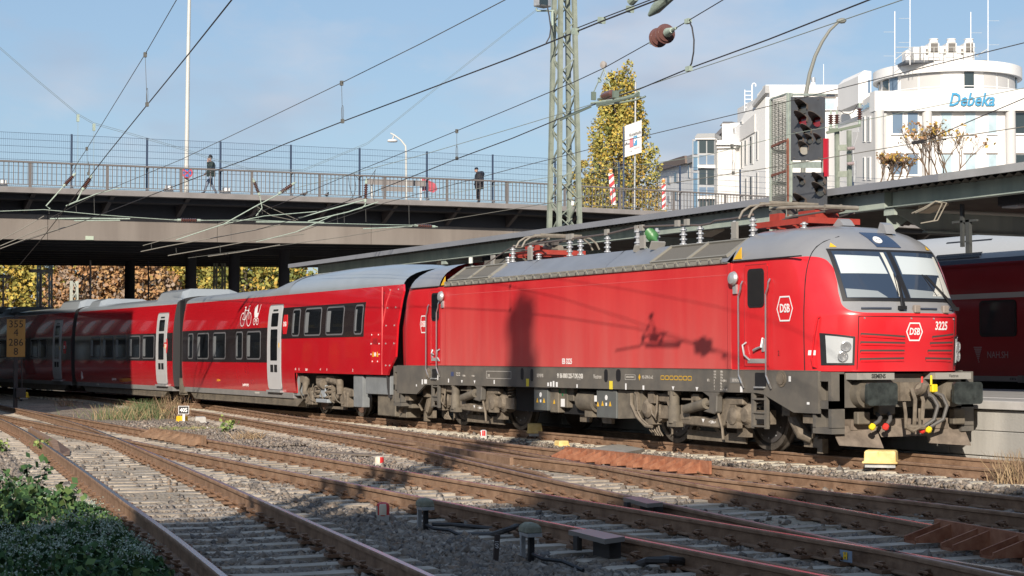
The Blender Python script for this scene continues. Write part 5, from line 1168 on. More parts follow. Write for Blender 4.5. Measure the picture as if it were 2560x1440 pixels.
def coach(xe, L, label, doorx, wins, logo, with_marks=True, band2=None):
    """intermediate coach: xe is the x of its right-hand end"""
    ye = y_at(xe); yl = y_at(xe-L); rz_ = math.atan2(ye-yl, L)
    c = thing('passenger_coach', label, 'coach', (xe, ye, 0), 'coaches of the red train', rz_); WL[c] = Vector((0, 0, 0))
    shell(c, L, 3.73); underskirt(c, -.2, -L+.2); belly(c, -.6, -L+.6)
    side_strip(-.02, -L+.02, 1.46, 2.43, .008).build('window_band', band, c, local=True, smooth=True)
    for a, b in wins: window(c, a, b, 1.57, 2.33)
    for d in doorx: coach_door(c, d, d+1.18)
    for l in logo: dsb_mark(c, l, 1.98, .9)
    roof_hump(c, -.1, -3.6, 3.65, 3.98, .8); roof_hump(c, -L+2.4, -L+.05, 3.65, 3.92, .8, vents=False)
    g_ = MB(); g_.bb(-.02, .52, -1.22, 1.22, .75, 3.55); g_.build('gangway', black, c, local=True)
    for dx in (.28,):
        for sy in (-1, 1): w = MB(); w.lathe([(0, 0), (.38, 0), (.42, .04), (.45, .0), (.45, -.1), (0, -.1)], (dx, sy*.75, .45), (0, sy, 0), 24); w.build('wheel', brownst, c, local=True, smooth=True, angle=30)
    bx = MB(); bx.box((.3, -1.1, .62), (.5, .3, .5)); bx.bb(-.1, .5, -1.2, -1.0, .3, .36); bx.build('running_gear', dusty2, c, local=True)
    if with_marks:
        text('8p 6094 82 8432', .12, Mside(-7.2, side_y(.74)-.006, .74), white, c, 'lettering', sx=.7); text('CAF 75 86', .10, Mside(-L+3.2, -1.412, .51), grey_print, c, 'lettering', sx=.8)
        m_ = MB(); m_.prY([(-L+1.0, .68), (-L+1.13, .74), (-L+1.13, .95), (-L+1.0, 1.0), (-L+.95, .85)], -1.47, -1.43); m_.build('lettering', white, c, local=True)
    return c
coach(-27.95, 12.75, 'red middle coach crossed by a slanting shadow edge, grey door at its right end', [-1.85], [(-3.42, -2.12), (-5.10, -3.82), (-6.82, -5.55), (-8.55, -7.25), (-10.3, -9.0)], [-.75])
coach(-41.25, 12.9, 'third coach from the locomotive, wholly in shade and mirroring the yard in its side', [-2.6], [(-4.6, -3.6), (-6.0, -4.9), (-7.8, -6.8), (-9.3, -8.2), (-11.3, -10.0)], [-.9], False)
coach(-54.7, 12.9, 'farthest coach of the red train at the left edge behind the yellow kilometre board', [-2.6], [(-4.6, -3.6), (-6.0, -4.9), (-7.8, -6.8), (-9.3, -8.2)], [], False)

# ------------------------------------------------------------------ the dark red double-deck train on the far side of the platform
dd = thing('double_deck_coach', 'dark red double-deck coach with white stripe standing beyond the platform', 'coach', (.9, 9.5, 0)); WL[dd] = Vector((0, 0, 0))
DX = lambda x: x-.9
mb = MB(); P = [(0, 1.17), (-.02, 2.4), (-.02, 3.2), (.05, 3.75), (.12, 3.88)]; P2 = [(.12, 3.88), (.35, 4.25), (.75, 4.52), (1.4, 4.6)]
full = P+P2[1:]+[(2.8-y, z) for y, z in reversed(P+P2[1:-1])]
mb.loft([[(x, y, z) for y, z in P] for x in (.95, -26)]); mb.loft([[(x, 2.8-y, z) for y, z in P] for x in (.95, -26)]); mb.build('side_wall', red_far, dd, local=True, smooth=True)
mb = MB(); R2 = P2+[(2.8-y, z) for y, z in reversed(P2[:-1])]; mb.loft([[(x, y, z) for y, z in R2] for x in (.95, -26)]); mb.build('roof', mat('dd_roof', (.40, .42, .44), .5), dd, local=True, smooth=True)
MB().add([(.95, y, z) for y, z in full], [tuple(range(len(full)))]).build('end_wall', mat('end_red_dark', (.12, .015, .018), .5), dd, local=True)
mb = MB(); mb.bb(-26, .95, -.03, .02, 3.80, 3.90); mb.build('stripe', mat('stripe_blue', (.10, .14, .22), .4), dd, local=True)
mb = MB(); mb.bb(-26, .95, -.03, .02, 2.97, 3.09); mb.build('stripe', mat('stripe_white', (.50, .48, .47), .4), dd, local=True)
mb = MB(); mb.bb(-26, .95, -.01, 2.7, 1.06, 1.18); mb.build('sill', mat('sill_grey', (.32, .31, .30), .5), dd, local=True)
for a in (-.83, -4.2, -7.6):
    w = MB(); w.prY(rrect(a, a+1.22, 2.08, 2.92, .1), -.035, 0); wo_ = w.build('window', black, dd, local=True); w = MB(); w.prY(rrect(a+.05, a+1.17, 2.13, 2.87, .08), -.042, 0); w.build('pane', windark, wo_, local=True)
text('NAH.SH', .22, Mside(-.25, -.015, 1.66), mat('print_rose', (.42, .30, .31), .5), dd, 'lettering', sx=.9)
lg = MB()
for r_ in range(9):
    for k in range(max(1, 8-r_)): lg.box((-1.04+.035*k+.02*r_, -.012, 1.84-.042*r_), (.026, .004, .030))
lg.build('logo', mat('print_rose', (.42, .30, .31)), dd, local=True)
text('50 80 36-', .07, Mside(.25, -.02, 1.12), mat('print_dark', (.03, .03, .03)), dd, 'lettering', sx=.8)
mb = MB()
for k in range(9): mb.beam((-1.95, .30+.0*k, 4.02+.05*k*0+.0), (-1.95, .30, 4.02), .001)
lv = MB()
for k in range(8): lv.beam((-2.6+.0, .16+.05*k, 3.97+.052*k), (-1.0, .16+.05*k, 3.97+.052*k), .02, .035)
lv.build('roof_louvre', mat('louvre_pale', (.5, .51, .52), .5), dd, local=True)
lv = MB(); lv.add([(-2.6, .13, 3.96), (-1.0, .13, 3.96), (-1.0, .55, 4.40), (-2.6, .55, 4.40)], [(0, 1, 2, 3)]); lv.build('roof_opening', black, dd, local=True)
mb = MB(); mb.box((.55, -.05, 1.12), (.14, .1, .16)); mb.build('tail_box', mat('tail_grey', (.25, .24, .23)), dd, local=True)
mb = MB(); mb.bb(.95, 1.5, .5, 2.3, 1.2, 4.0); mb.build('gangway', black, dd, local=True)
mb = MB(); mb.bb(-26, .9, .3, 2.5, .25, 1.06); mb.build('underframe', darkin, dd, local=True)
d2 = thing('double_deck_coach', 'edge of the next dark red coach at the right border', 'coach', (14.5, 9.5, 0)); WL[d2] = Vector((0, 0, 0))
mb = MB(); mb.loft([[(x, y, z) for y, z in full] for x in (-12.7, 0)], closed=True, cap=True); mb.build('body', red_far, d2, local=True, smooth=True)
mb = MB(); mb.bb(-12.7, 0, -.03, .02, 2.97, 3.09); mb.build('stripe', mat('stripe_white', (.5, .48, .47)), d2, local=True)
# ------------------------------------------------------------------ platform and its canopy
pf = thing('platform', None, None, (0, 0, 0), kind='structure')
mb = MB(); mb.bb(-60, 45, 1.86, 8.9, -.6, .80); mb.build('platform_core', concrete, pf)
mb = MB(); mb.bb(-60, 45, 1.95, 8.9, .802, .90); mb.build('paving', mat('platform_paving', (.34, .335, .33), .8, var=.08, scale=3), pf)
x = -20.0
while x < 44:      # coping stones and two courses of concrete blocks
    for z0, z1, y, dx in ((.76, .90, 1.66, 0), (.40, .74, 1.74, .55), (-.02, .39, 1.72, 0), (-.45, -.035, 1.72, .8)):
        mb = MB(); mb.bb(x+dx, x+dx+1.985, y, 1.95, z0, z1); mb.build('coping' if z0 > .7 else 'block', concrete if z0 < .7 else mat('coping_pale', (.46, .45, .43), .8, var=.08, scale=3), pf, bevel=.008)
    x += 2.0
mb = MB(); mb.bb(-60, 45, 3.0, 3.12, .903, .907); mb.build('safety_line', white, pf)

cp = thing('platform_canopy', 'long platform roof of grey edge strip and pale green steel beams behind the locomotive', 'canopy', (0, 4.8, 0))
Y0, Y1 = 2.3, 8.6; XA, XB = -27.3, 30
mb = MB(); mb.add([(XA, Y0+.02, 4.86), (XB, Y0+.02, 4.92), (XB, 5.4, 5.10), (XA, 5.4, 5.04), (XA, Y1, 4.86), (XB, Y1, 4.92)], [(0, 1, 2, 3), (3, 2, 5, 4)]); mb.build('roof_sheet', mat('roof_felt', (.16, .16, .17), .9), cp)
xs = [XA, -16.8, -6.9, 3.0, 7.1, 16.5, XB]
for a, b in zip(xs[:-1], xs[1:]):
    mb = MB(); za, zb = 4.885+(a+10)*.0012, 4.885+(b+10)*.0012
    mb.add([(a+.006, Y0, za-.135), (b-.006, Y0, zb-.135), (b-.006, Y0, zb), (a+.006, Y0, za), (a+.006, Y0+.06, za-.135), (b-.006, Y0+.06, zb-.135), (b-.006, Y0+.06, zb), (a+.006, Y0+.06, za)], [(0,1,2,3),(7,6,5,4),(3,2,6,7),(0,4,5,1),(1,5,6,2),(0,3,7,4)]); mb.build('edge_strip', fascia if a < 7 else mat('edge_strip_pale', (.30, .305, .31), .6, var=.1, scale=2), cp)
# beams that carry the edge: an open channel on the left, a closed web in the middle stretch
def ibeam(a, b, y, zb, zt, closed, za=0):
    mb = MB(); mb.bb(a, b, y+.16, y+.19, zb+.02, zt); mb.bb(a, b, y-.02, y+.20, zb, zb+.022); mb.bb(a, b, y-.0, y+.20, zt, zt+.02)
    o_ = mb.build('edge_beam', beamgreen, cp)
    if closed: m2 = MB(); m2.bb(a+.01, b-.01, y-.012, y+.15, zb+.002+.02, zt-.055); m2.build('beam_cover', beamgreen, cp)
ibeam(-25.6, -3.62, 2.62, 4.42, 4.80, False); ibeam(-3.6, 5.22, 2.62, 4.43, 4.80, True); ibeam(5.24, 30, 2.62, 4.44, 4.82, False)
# corrugated underside: each rib a fold
mb = MB(); x = XA
rows = []
while x < XB:
    rows.append([(x, 2.42, 4.78), (x, 5.4, 4.96), (x, 8.5, 4.78)]); x += .11; rows.append([(x, 2.42, 4.72), (x, 5.4, 4.90), (x, 8.5, 4.72)]); x += .11
mb.loft(rows); mb.build('corrugated_ceiling', corrug, cp)
for i, x in enumerate((-23.0, -14.9, -8.9, -3.6, 5.3, 14.2, 23)):
    mb = MB(); mb.bb(x-.07, x+.07, 3.5, 8.2, 4.0, 4.03); mb.prX([(2.68, 4.40), (8.2, 4.40), (8.2, 4.03), (3.5, 4.03)], x-.012, x+.012); mb.bb(x-.07, x+.07, 2.66, 4.5, 4.40, 4.43)
    mb.build('cross_beam', beamgreen, cp)
    mb = MB(); mb.bb(x-.12, x+.12, 8.05, 8.08, .9, 4.0); mb.bb(x-.12, x+.12, 8.42, 8.45, .9, 4.0); mb.bb(x-.015, x+.015, 8.08, 8.42, .9, 4.0); mb.build('column', beamgreen, cp)
    mb = MB(); mb.bb(x-.15, x+.15, 2.64, 2.72, 4.30, 4.42); mb.prX([(2.70, 4.42), (2.70, 3.98), (2.78, 3.98), (3.5, 4.42)], x-.15, x-.13); mb.build('bracket', beamgreen, cp)
mb = MB(); mb.tube([(5.55, 3.1, 4.40), (5.55, 8.3, 4.40)], .04, 8); mb.build('cable_pipe', mat('pipe_pale', (.42, .41, .36), .6), cp, smooth=True)
sp0 = None
LAMPL = ['at the far tip of the canopy, above the raised coach roof', 'above the coach next to the locomotive', 'above the gap between coach and locomotive', 'above the middle of the locomotive roof', 'just left of the large pantograph', 'between the signal boards and the cab roof']
for i, x in enumerate((-22.5, -15.5, -9.6, -1.2, 2.6, 6.2)):      # lamps/loudspeakers with a pale wedge shaped face
    sp = thing('canopy_lamp', 'cream wedge lamp '+LAMPL[i], 'lamp', (x, 2.95, 4.30), 'wedge lamps under the canopy'); WL[sp] = Vector((0, 0, 0))
    m_ = MB(); m_.prY([(-.26, .0), (.26, .12), (.26, .16), (-.26, .16)], -.14, .14); m_.build('shade', mat('lamp_cream', (.62, .52, .36), .5), sp, local=True)
    m_ = MB(); m_.box((.12, 0, .27), (.5, .3, .22)); m_.build('housing', mat('housing_brown', (.08, .07, .06), .6), sp, local=True)
for i, x in enumerate((-13.0, .9, 8.0)):
    sp = thing('loudspeaker', ['dark box under the canopy above the coach roof', 'dark box under the canopy behind the insulators on the locomotive roof', 'dark box with pale underside under the canopy near the right border'][i], 'loudspeaker', (x, 3.3, 4.35), 'dark boxes under the canopy'); WL[sp] = Vector((0, 0, 0))
    m_ = MB(); m_.box((0, 0, .1), (.55, .4, .3)); m_.build('box', mat('speaker_dark', (.03, .032, .036), .6), sp, local=True, bevel=.02); m_ = MB(); m_.box((0, 0, .33), (.1, .1, .18)); m_.build('bracket', galv, sp, local=True); m_ = MB(); m_.box((0, -.01, -.06), (.4, .3, .04)); m_.build('grille', galv, sp, local=True)
# cable ends hanging at the right hand bracket
cbl = MB(); p = Vector((6.05, 2.62, 4.30)); 
for k in range(2): cbl.tube([p+Vector((.1*k, -.05, -.02)), p+Vector((.35+.1*k, -.08, .05)), p+Vector((.7, -.08, .15-.0*k)), p+Vector((.85+.12*k, -.06, .10)), p+Vector((.62+.1*k, -.06, -.20)), p+Vector((.25, -.05, -.22))], .012, 5)
cbl.build('loose_cable', mat('cable_beige', (.45, .41, .33), .6), cp, smooth=True)

hb = MB(); hb.bb(6.92, 6.99, 2.95, 3.0, 3.62, 4.4); hb.bb(7.06, 7.16, 2.95, 3.02, 3.5, 4.1); hb.bb(6.7, 7.35, 2.95, 3.0, 4.06, 4.10); hb.build('hanging_bracket', mat('bracket_dark', (.06, .065, .065), .6), cp)
# ------------------------------------------------------------------ the road bridge across the tracks
BU = Vector((-.06288522, .99802077, 0)); BN = Vector((-.99802077, -.06288522, 0)); BO = Vector((-41.3012696, -2.05357935, 0))
def bp(u, off, z): p = BO+BU*u+BN*off; return (p.x, p.y, z)
def zk(u): return 8.53+.0145*min(u, 20)
br = thing('road_bridge', 'wide dark road bridge over the tracks with pale brown girder, people crossing on top', 'bridge', bp(10, 12, 0))
UA, UB = -26, 66; US = np.arange(UA, UB+.1, 4)
def bband(o0, o1, f0, f1):
    mb = MB(); mb.loft([[bp(u, o0, f0(u)), bp(u, o1, f0(u)), bp(u, o1, f1(u)), bp(u, o0, f1(u))] for u in US], closed=True, cap=True); return mb
bband(.0, .55, lambda u: zk(u)-.23, zk).build('kerb', kerbgrey, br)
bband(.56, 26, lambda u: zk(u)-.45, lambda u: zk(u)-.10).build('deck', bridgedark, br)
bband(3.2, 22.5, lambda u: zk(u)-.098, lambda u: zk(u)-.06).build('roadway', mat('asphalt', (.05, .05, .052), .9), br)
bband(25.5, 26, lambda u: zk(u)-.6, zk).build('kerb', kerbgrey, br)
gb = lambda u: 6.50+.0185*min(u, 26); gt_ = lambda u: 7.52+.0105*min(u, 26)
x = UA
ends = [UA, -12.5, -5.9, -.6, 6.9, 14.4, 22, 30, 38, 46, 54, UB]
for a, b in zip(ends[:-1], ends[1:]):
    mb = MB(); a2, b2 = a+.012, b-.012
    mb.add([bp(a2, 1.62, gb(a2)), bp(b2, 1.62, gb(b2)), bp(b2, 1.62, gt_(b2)), bp(a2, 1.62, gt_(a2)), bp(a2, 2.1, gb(a2)), bp(b2, 2.1, gb(b2)), bp(b2, 2.1, gt_(b2)+.4), bp(a2, 2.1, gt_(a2)+.4)], [(0,1,2,3),(7,6,5,4),(0,4,5,1),(1,5,6,2),(0,3,7,4),(3,2,6,7)]); mb.build('girder_panel', girder, br)
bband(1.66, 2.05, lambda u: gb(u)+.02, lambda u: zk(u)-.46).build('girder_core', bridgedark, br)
u = UA+1.2
while u < UB:      # sloping cantilever brackets under the footway
    mb = MB(); mb.add([bp(u-.09, .25, zk(u)-.24), bp(u+.09, .25, zk(u)-.24), bp(u+.09, 1.66, zk(u)-.24), bp(u-.09, 1.66, zk(u)-.24), bp(u-.09, 1.66, gt_(u)+.06), bp(u+.09, 1.66, gt_(u)+.06)], [(0,1,2,3),(0,3,4),(1,5,2),(0,4,5,1),(3,2,5,4)]); mb.build('bracket', mat('bracket_brown', (.085, .075, .075), .8), br); u += 3.32
for k, off in enumerate(np.arange(4.2, 25.9, 2.15)):
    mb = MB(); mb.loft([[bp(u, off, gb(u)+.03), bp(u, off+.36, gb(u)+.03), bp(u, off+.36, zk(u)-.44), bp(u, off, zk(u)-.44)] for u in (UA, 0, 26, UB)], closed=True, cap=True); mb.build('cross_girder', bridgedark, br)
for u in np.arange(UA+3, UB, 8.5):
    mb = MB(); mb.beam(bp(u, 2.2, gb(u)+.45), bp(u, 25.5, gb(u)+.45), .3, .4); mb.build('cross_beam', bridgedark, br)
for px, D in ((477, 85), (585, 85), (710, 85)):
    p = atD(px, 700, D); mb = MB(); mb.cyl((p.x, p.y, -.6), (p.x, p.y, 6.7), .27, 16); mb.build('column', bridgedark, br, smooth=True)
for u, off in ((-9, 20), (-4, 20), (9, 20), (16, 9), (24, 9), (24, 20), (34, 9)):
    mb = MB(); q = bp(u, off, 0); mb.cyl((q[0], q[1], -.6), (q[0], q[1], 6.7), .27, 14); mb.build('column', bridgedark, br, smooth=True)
mb = MB(); mb.beam(bp(-26, 9, gb(0)-.02), bp(50, 9, gb(26)-.02), .5, .35); mb.build('capping_beam', bridgedark, br)
abut = MB(); abut.loft([[bp(46, 1.7, z), bp(66, 1.7, z), bp(66, 25, z), bp(46, 25, z)] for z in (-.7, 6.8)], closed=True, cap=True); abut.build('abutment', concrete, br)
# blotches: plaques and stain bar on the girder
pq = MB(); 
p0 = Vector(bp(1.0, 1.60, 6.62)); pq.beam(p0, p0+BU*.35, .02, .16); pq.build('plaque', mat('plaque_green', (.45, .52, .42), .6), br)

# --- railing: handrail, flat posts, thin balusters
rl = thing('bridge_railing', 'brown grey bar railing along the bridge edge in front of the walkers', 'railing', bp(10, .12, 8.6))
mb = MB(); mb.loft([[bp(u, .07, zk(u)+1.0), bp(u, .17, zk(u)+1.0), bp(u, .17, zk(u)+1.07), bp(u, .07, zk(u)+1.07)] for u in np.arange(-12, 58.1, 2)], closed=True, cap=True); mb.build('handrail', railpost, rl)
mb = MB(); mb.loft([[bp(u, .10, zk(u)+.10), bp(u, .14, zk(u)+.10), bp(u, .14, zk(u)+.13), bp(u, .10, zk(u)+.13)] for u in np.arange(-12, 58.1, 2)], closed=True, cap=True); mb.build('bottom_rail', railpost, rl)
pm_ = MB().bb(-.03, .03, -.055, .055, 0, 1.0); o_ = pm_.build('post', railpost, rl, local=True); pmesh = o_.data; bpy.data.objects.remove(o_)
bm_ = MB().bb(-.012, .012, -.014, .014, .10, 1.0); o_ = bm_.build('baluster', railpost, rl, local=True); bmesh_ = o_.data; bpy.data.objects.remove(o_)
ra = math.atan2(BU.x*-1, BU.y)
u = -11.42
while u < 58: place(pmesh, 'post', rl, bp(u, .12, zk(u)), ra); u += 3.22
u = -4.4; cnt = 0
while u < 42 and cnt < 298: place(bmesh_, 'baluster', rl, bp(u, .12, zk(u)), ra); u += .196; cnt += 1
# --- tall welded mesh screen behind it
mf = thing('mesh_fence', 'tall blue wire mesh screen standing above the bridge railing', 'fence', bp(10, .35, 8.6))
zm = lambda u: 10.80+.0155*u if u < 22 else 11.14+.004*(u-22)
posts = [-10.2, -6.9, -3.45, -.0, 3.24, 6.53, 9.83, 13.19, 16.63, 20.13, 23.6, 27.3, 31.0, 34.8, 38.6, 42.4, 46.2, 50, 53.8, 57.6]
for u in posts:
    mb = MB(); q = Vector(bp(u, .35, zk(u))); mb.beam(q, (q.x, q.y, zm(u)+.02), .07, .07); f_ = mb.build('post', meshblue, mf)
    mb = MB(); q2 = Vector(bp(u, .28, 0)); mb.box((q2.x, q2.y, zk(u)+1.02), (.12, .12, .09)); mb.box((q2.x, q2.y, zk(u)+.06), (.12, .12, .08)); mb.build('clamp', galv, f_)
for i, (ua, ub) in enumerate(zip(posts[:-1], posts[1:])):
    w = MB()
    for u in np.arange(ua+.05, ub-.02, .085): q = bp(float(u), .35, 0); w.add([(q[0], q[1]-.0035, zk(u)+.05), (q[0], q[1]+.0035, zk(u)+.05), (q[0], q[1]+.0035, zm(u)-.01), (q[0], q[1]-.0035, zm(u)-.01)], [(0, 1, 2, 3)])
    for k in range(9):
        za = lambda u: zk(u)+.06+(zm(u)-zk(u)-.08)*k/8
        w.beam(bp(ua, .35, za(ua)), bp(ub, .35, za(ub)), .012, .014)
    tag(w.build('wire_panel', meshblue, mf, fix=False), kind='stuff')

# --- floodlights on the kerb
for i, px in enumerate((10, 427, 571)):
    d = _ray(px, 470); P0n = np.array(BO); t = float(((P0n-_c)@np.array(BN))/(d@np.array(BN))); p = Vector(_c+t*d); uu = (p-BO).dot(BU)
    fl = thing('floodlight', ['white floodlight at the left border on the bridge kerb', 'white floodlight on the bridge kerb left of the no stopping sign', 'white floodlight on the bridge kerb right of the walking person'][i], 'floodlight', bp(uu, .25, zk(uu))); WL[fl] = Vector((0, 0, 0))
    m_ = MB(); m_.box((.0, 0, .16), (.10, .34, .26)); m_.build('housing', galv, fl, local=True, bevel=.015); m_ = MB(); m_.box((.055, 0, .165), (.012, .27, .19)); m_.build('glass', mat('lamp_white', (.80, .82, .82), .4), fl, local=True); m_ = MB(); m_.box((-.02, -.19, .08), (.04, .03, .18)); m_.box((-.02, .19, .08), (.04, .03, .18)); m_.build('bracket', galv, fl, local=True)

# --- people on the bridge
def person(loc, rz, label, joints, radii, edges, clothes, head, hair, extra=None):
    p = thing('person', label, 'person', loc, None, rz); WL[p] = Vector((0, 0, 0))
    names = list(joints); me = bpy.data.meshes.new('figure'); me.from_pydata([joints[n_] for n_ in names], [(names.index(a), names.index(b)) for a, b in edges], [])
    o = bpy.data.objects.new('figure', me); C.objects.link(o)
    md = o.modifiers.new('s', 'SKIN'); sv = me.skin_vertices[0].data
    for i, n_ in enumerate(names): sv[i].radius = (radii[n_], radii[n_]*.85 if n_ in ('chest', 'belly', 'pelvis', 'neckbase') else radii[n_]); sv[i].use_root = (n_ == 'pelvis')
    sb = o.modifiers.new('b', 'SUBSURF'); sb.levels = 2
    dg = bpy.context.evaluated_depsgraph_get(); m2 = bpy.data.meshes.new_from_object(o.evaluated_get(dg)); bpy.data.objects.remove(o)
    b = bpy.data.objects.new('body', m2); C.objects.link(b); b.parent = p; WL[b] = Vector((0, 0, 0))
    for m in clothes[0]: m2.materials.append(m)
    for f in m2.polygons: f.material_index = clothes[1](f.center); f.use_smooth = True
    hm = MB(); 
    hx_, hy_, hz_ = head
    prof = [(.02, -.115), (.055, -.10), (.072, -.04), (.078, .02), (.07, .075), (.04, .11), (0, .12)]
    hm.lathe(prof, head, (0, 0, 1), 14); hm.box((hx_+.078, hy_, hz_-.01), (.03, .024, .04)); hd = hm.build('head', skin, p, local=True, smooth=True)
    for s in (-1, 1): em = MB(); em.lathe([(.008, 0), (.008, .004), (0, .006)], (hx_+.068, hy_+.028*s, hz_+.018), (1, 0, 0), 8); em.build('eye', black, hd, local=True); em = MB(); em.box((hx_+.0, hy_+.078*s, hz_-.0), (.035, .02, .055)); em.build('ear', skin, hd, local=True)
    em = MB(); em.box((hx_+.068, hy_, hz_-.055), (.012, .045, .010)); em.build('mouth', mat('lips', (.35, .12, .10), .6), hd, local=True)
    hair(p, head)
    if extra: extra(p)
    return p
def hairf(p, h):
    m_ = MB(); m_.lathe([(.086, -.03), (.096, .01), (.094, .06), (.07, .11), (.03, .135), (0, .14)], (h[0]-.014, h[1], h[2]+.005), (-.08, 0, 1), 14); m_.build('hair', mat('hair_black', (.012, .011, .012), .6), p, local=True, smooth=True)
def hatf(p, h):
    m_ = MB(); m_.lathe([(.088, .01), (.092, .04), (.085, .09), (.05, .125), (0, .135)], (h[0]-.006, h[1], h[2]+.01), (-.05, 0, 1), 14); m_.build('cap', mat('cap_navy', (.015, .018, .03), .8), p, local=True, smooth=True)
E_ = [('pelvis', 'belly'), ('belly', 'chest'), ('chest', 'neckbase'), ('neckbase', 'neck'), ('pelvis', 'hipl'), ('hipl', 'kneel'), ('kneel', 'anklel'), ('anklel', 'toel'), ('pelvis', 'hipr'), ('hipr', 'kneer'), ('kneer', 'ankler'), ('ankler', 'toer'), ('chest', 'shl'), ('shl', 'ell'), ('ell', 'wrl'), ('wrl', 'hal'), ('chest', 'shr'), ('shr', 'elr'), ('elr', 'wrr'), ('wrr', 'har')]
RAD = dict(pelvis=.15, belly=.145, chest=.165, neckbase=.09, neck=.055, hipl=.10, hipr=.10, kneel=.072, kneer=.072, anklel=.05, ankler=.05, toel=.04, toer=.04, shl=.075, shr=.075, ell=.058, elr=.058, wrl=.042, wrr=.042, hal=.036, har=.036)
J1 = dict(pelvis=(0, 0, .95), belly=(.0, 0, 1.10), chest=(.01, 0, 1.30), neckbase=(.02, 0, 1.45), neck=(.03, 0, 1.52), hipl=(0, .09, .88), kneel=(.20, .10, .50), anklel=(.34, .10, .10), toel=(.47, .11, .06), hipr=(-.01, -.09, .88), kneer=(-.06, -.10, .48), ankler=(-.30, -.10, .13), toer=(-.20, -.10, .04),
          shl=(.0, .19, 1.38), ell=(.10, .24, 1.13), wrl=(.22, .14, 1.36), hal=(.15, .06, 1.53), shr=(.0, -.19, 1.38), elr=(-.02, -.25, 1.12), wrr=(.14, -.26, .96), har=(.20, -.25, .90))
cl1 = [mat('coat_green', (.020, .035, .032), .8), mat('jeans_pale', (.34, .40, .48), .8, var=.3, scale=9, col2=(.12, .17, .28)), skin, mat('shoe_dark', (.03, .035, .05), .7)]
def c1f(c):
    if c.z < .12: return 3
    if c.z < .86: return 1 if c.z > .30 else 1
    if c.z > 1.47: return 2
    if (c.x > .16 and c.z < .96 and c.y < -.2) or (c.z > 1.42 and c.x > .12): return 2
    return 0
def onb(px, py, off):
    d = _ray(px, py); t = float(((np.array(BO)+np.array(BN)*off-_c)@np.array(BN))/(d@np.array(BN))); p = Vector(_c+t*d); return (p-BO).dot(BU)
def coat1(p):
    m_ = MB(); 
    for z, r in ((.80, .0),): pass
    m_.loft([[(.19*math.cos(t)*k-.01, .22*math.sin(t)*k, z) for t in np.linspace(0, 2*math.pi, 15)[:-1]] for z, k in ((.82, 1.0), (.95, .98), (1.12, .90), (1.30, .98), (1.40, .80), (1.47, .45))], closed=True); m_.build('coat', cl1[0], p, local=True, smooth=True)
    f_ = MB()
    for s, hnd, dz in ((1, J1['hal'], .0), (-1, J1['har'], 0)):
        for k in range(4): f_.tube([(hnd[0], hnd[1]-.02+.014*k, hnd[2]), (hnd[0]+.03*s*.3+.02, hnd[1]-.02+.014*k, hnd[2]+.03*s), (hnd[0]+.035, hnd[1]-.02+.014*k, hnd[2]+.055*s)], .009, 5)
        f_.tube([(hnd[0]-.01, hnd[1]+.03, hnd[2]), (hnd[0]+.02, hnd[1]+.04, hnd[2]+.03*s)], .010, 5)
    f_.build('fingers', skin, p, local=True)
u1 = onb(528, 480, .9); person(bp(u1, .95, zk(u1)), math.atan2(-BU.y, -BU.x), 'person in dark green coat and pale jeans walking left, hand raised to the face', J1, RAD, E_, (cl1, c1f), (.045, 0, 1.625), hairf, coat1)
J2 = dict(J1); J2.update(kneel=(.05, .10, .50), anklel=(.02, .10, .10), toel=(.16, .11, .05), kneer=(.02, -.10, .50), ankler=(-.06, -.10, .10), toer=(.08, -.10, .05), ell=(-.06, .26, 1.12), wrl=(.10, .24, .95), hal=(.16, .22, .90), elr=(-.08, -.25, 1.12), wrr=(.08, -.22, .96), har=(.14, -.18, .92), neck=(.10, 0, 1.52))
cl2 = [mat('jacket_black', (.012, .012, .016), .75), mat('trousers_black', (.010, .010, .013), .8), skin, black]
c2f = lambda c: 3 if c.z < .12 else 1 if c.z < .86 else 2 if c.z > 1.49 else 0
def coat2(p):
    m_ = MB(); m_.loft([[(.21*math.cos(t)*k-.03, .24*math.sin(t)*k, z) for t in np.linspace(0, 2*math.pi, 15)[:-1]] for z, k in ((.72, .95), (.95, 1.05), (1.15, 1.0), (1.34, 1.0), (1.46, .75), (1.54, .5))], closed=True); m_.build('jacket', cl2[0], p, local=True, smooth=True)
    m_ = MB(); m_.lathe([(.05, 0), (.13, .05), (.15, .16), (.08, .26), (0, .28)], (-.13, 0, 1.30), (-.2, 0, 1), 10); m_.build('hood', cl2[0], p, local=True, smooth=True)
u2 = onb(1198, 503, .9); person(bp(u2, .95, zk(u2)), math.atan2(-BU.y, -BU.x), 'person in black hooded jacket and dark cap standing at the bridge railing', J2, RAD, E_, (cl2, c2f), (.13, 0, 1.60), hatf, coat2)

# --- street furniture on the bridge
def pole_at(px, D, py=500): p = atD(px, py, D); return p
p = atD(466, 480, 78.5)
lp = thing('lamp_post', 'tall pale tapering post rising from the bridge past the top of the photo', 'post', (p.x, p.y, 8.5)); WL[lp] = Vector((0, 0, 0))
mb = MB(); mb.cyl((0, 0, 0), (0, 0, 1.6), .115, 14); mb.tube([(0, 0, 1.6), (0, .03, 6), (0.0, .12, 12.5)], [.10, .085, .06], 14); mb.build('shaft', galvlight, lp, local=True, smooth=True)
mb = MB(); mb.box((0.1, 0, .6), (.05, .10, .3)); mb.build('door_plate', galvlight, lp, local=True)
q = atD(468, 432, 78.3); ns = thing('traffic_sign', 'round blue no stopping sign with red cross on the lamp post', 'sign', (q.x, q.y, q.z-.25)); WL[ns] = Vector((0, 0, 0))
ny = (Vector(CAM)-q); ny.z = 0; ny.normalize(); fr_ = lambda r0, r1, h0, h1: None
tx = Vector((-ny.y, ny.x, 0))
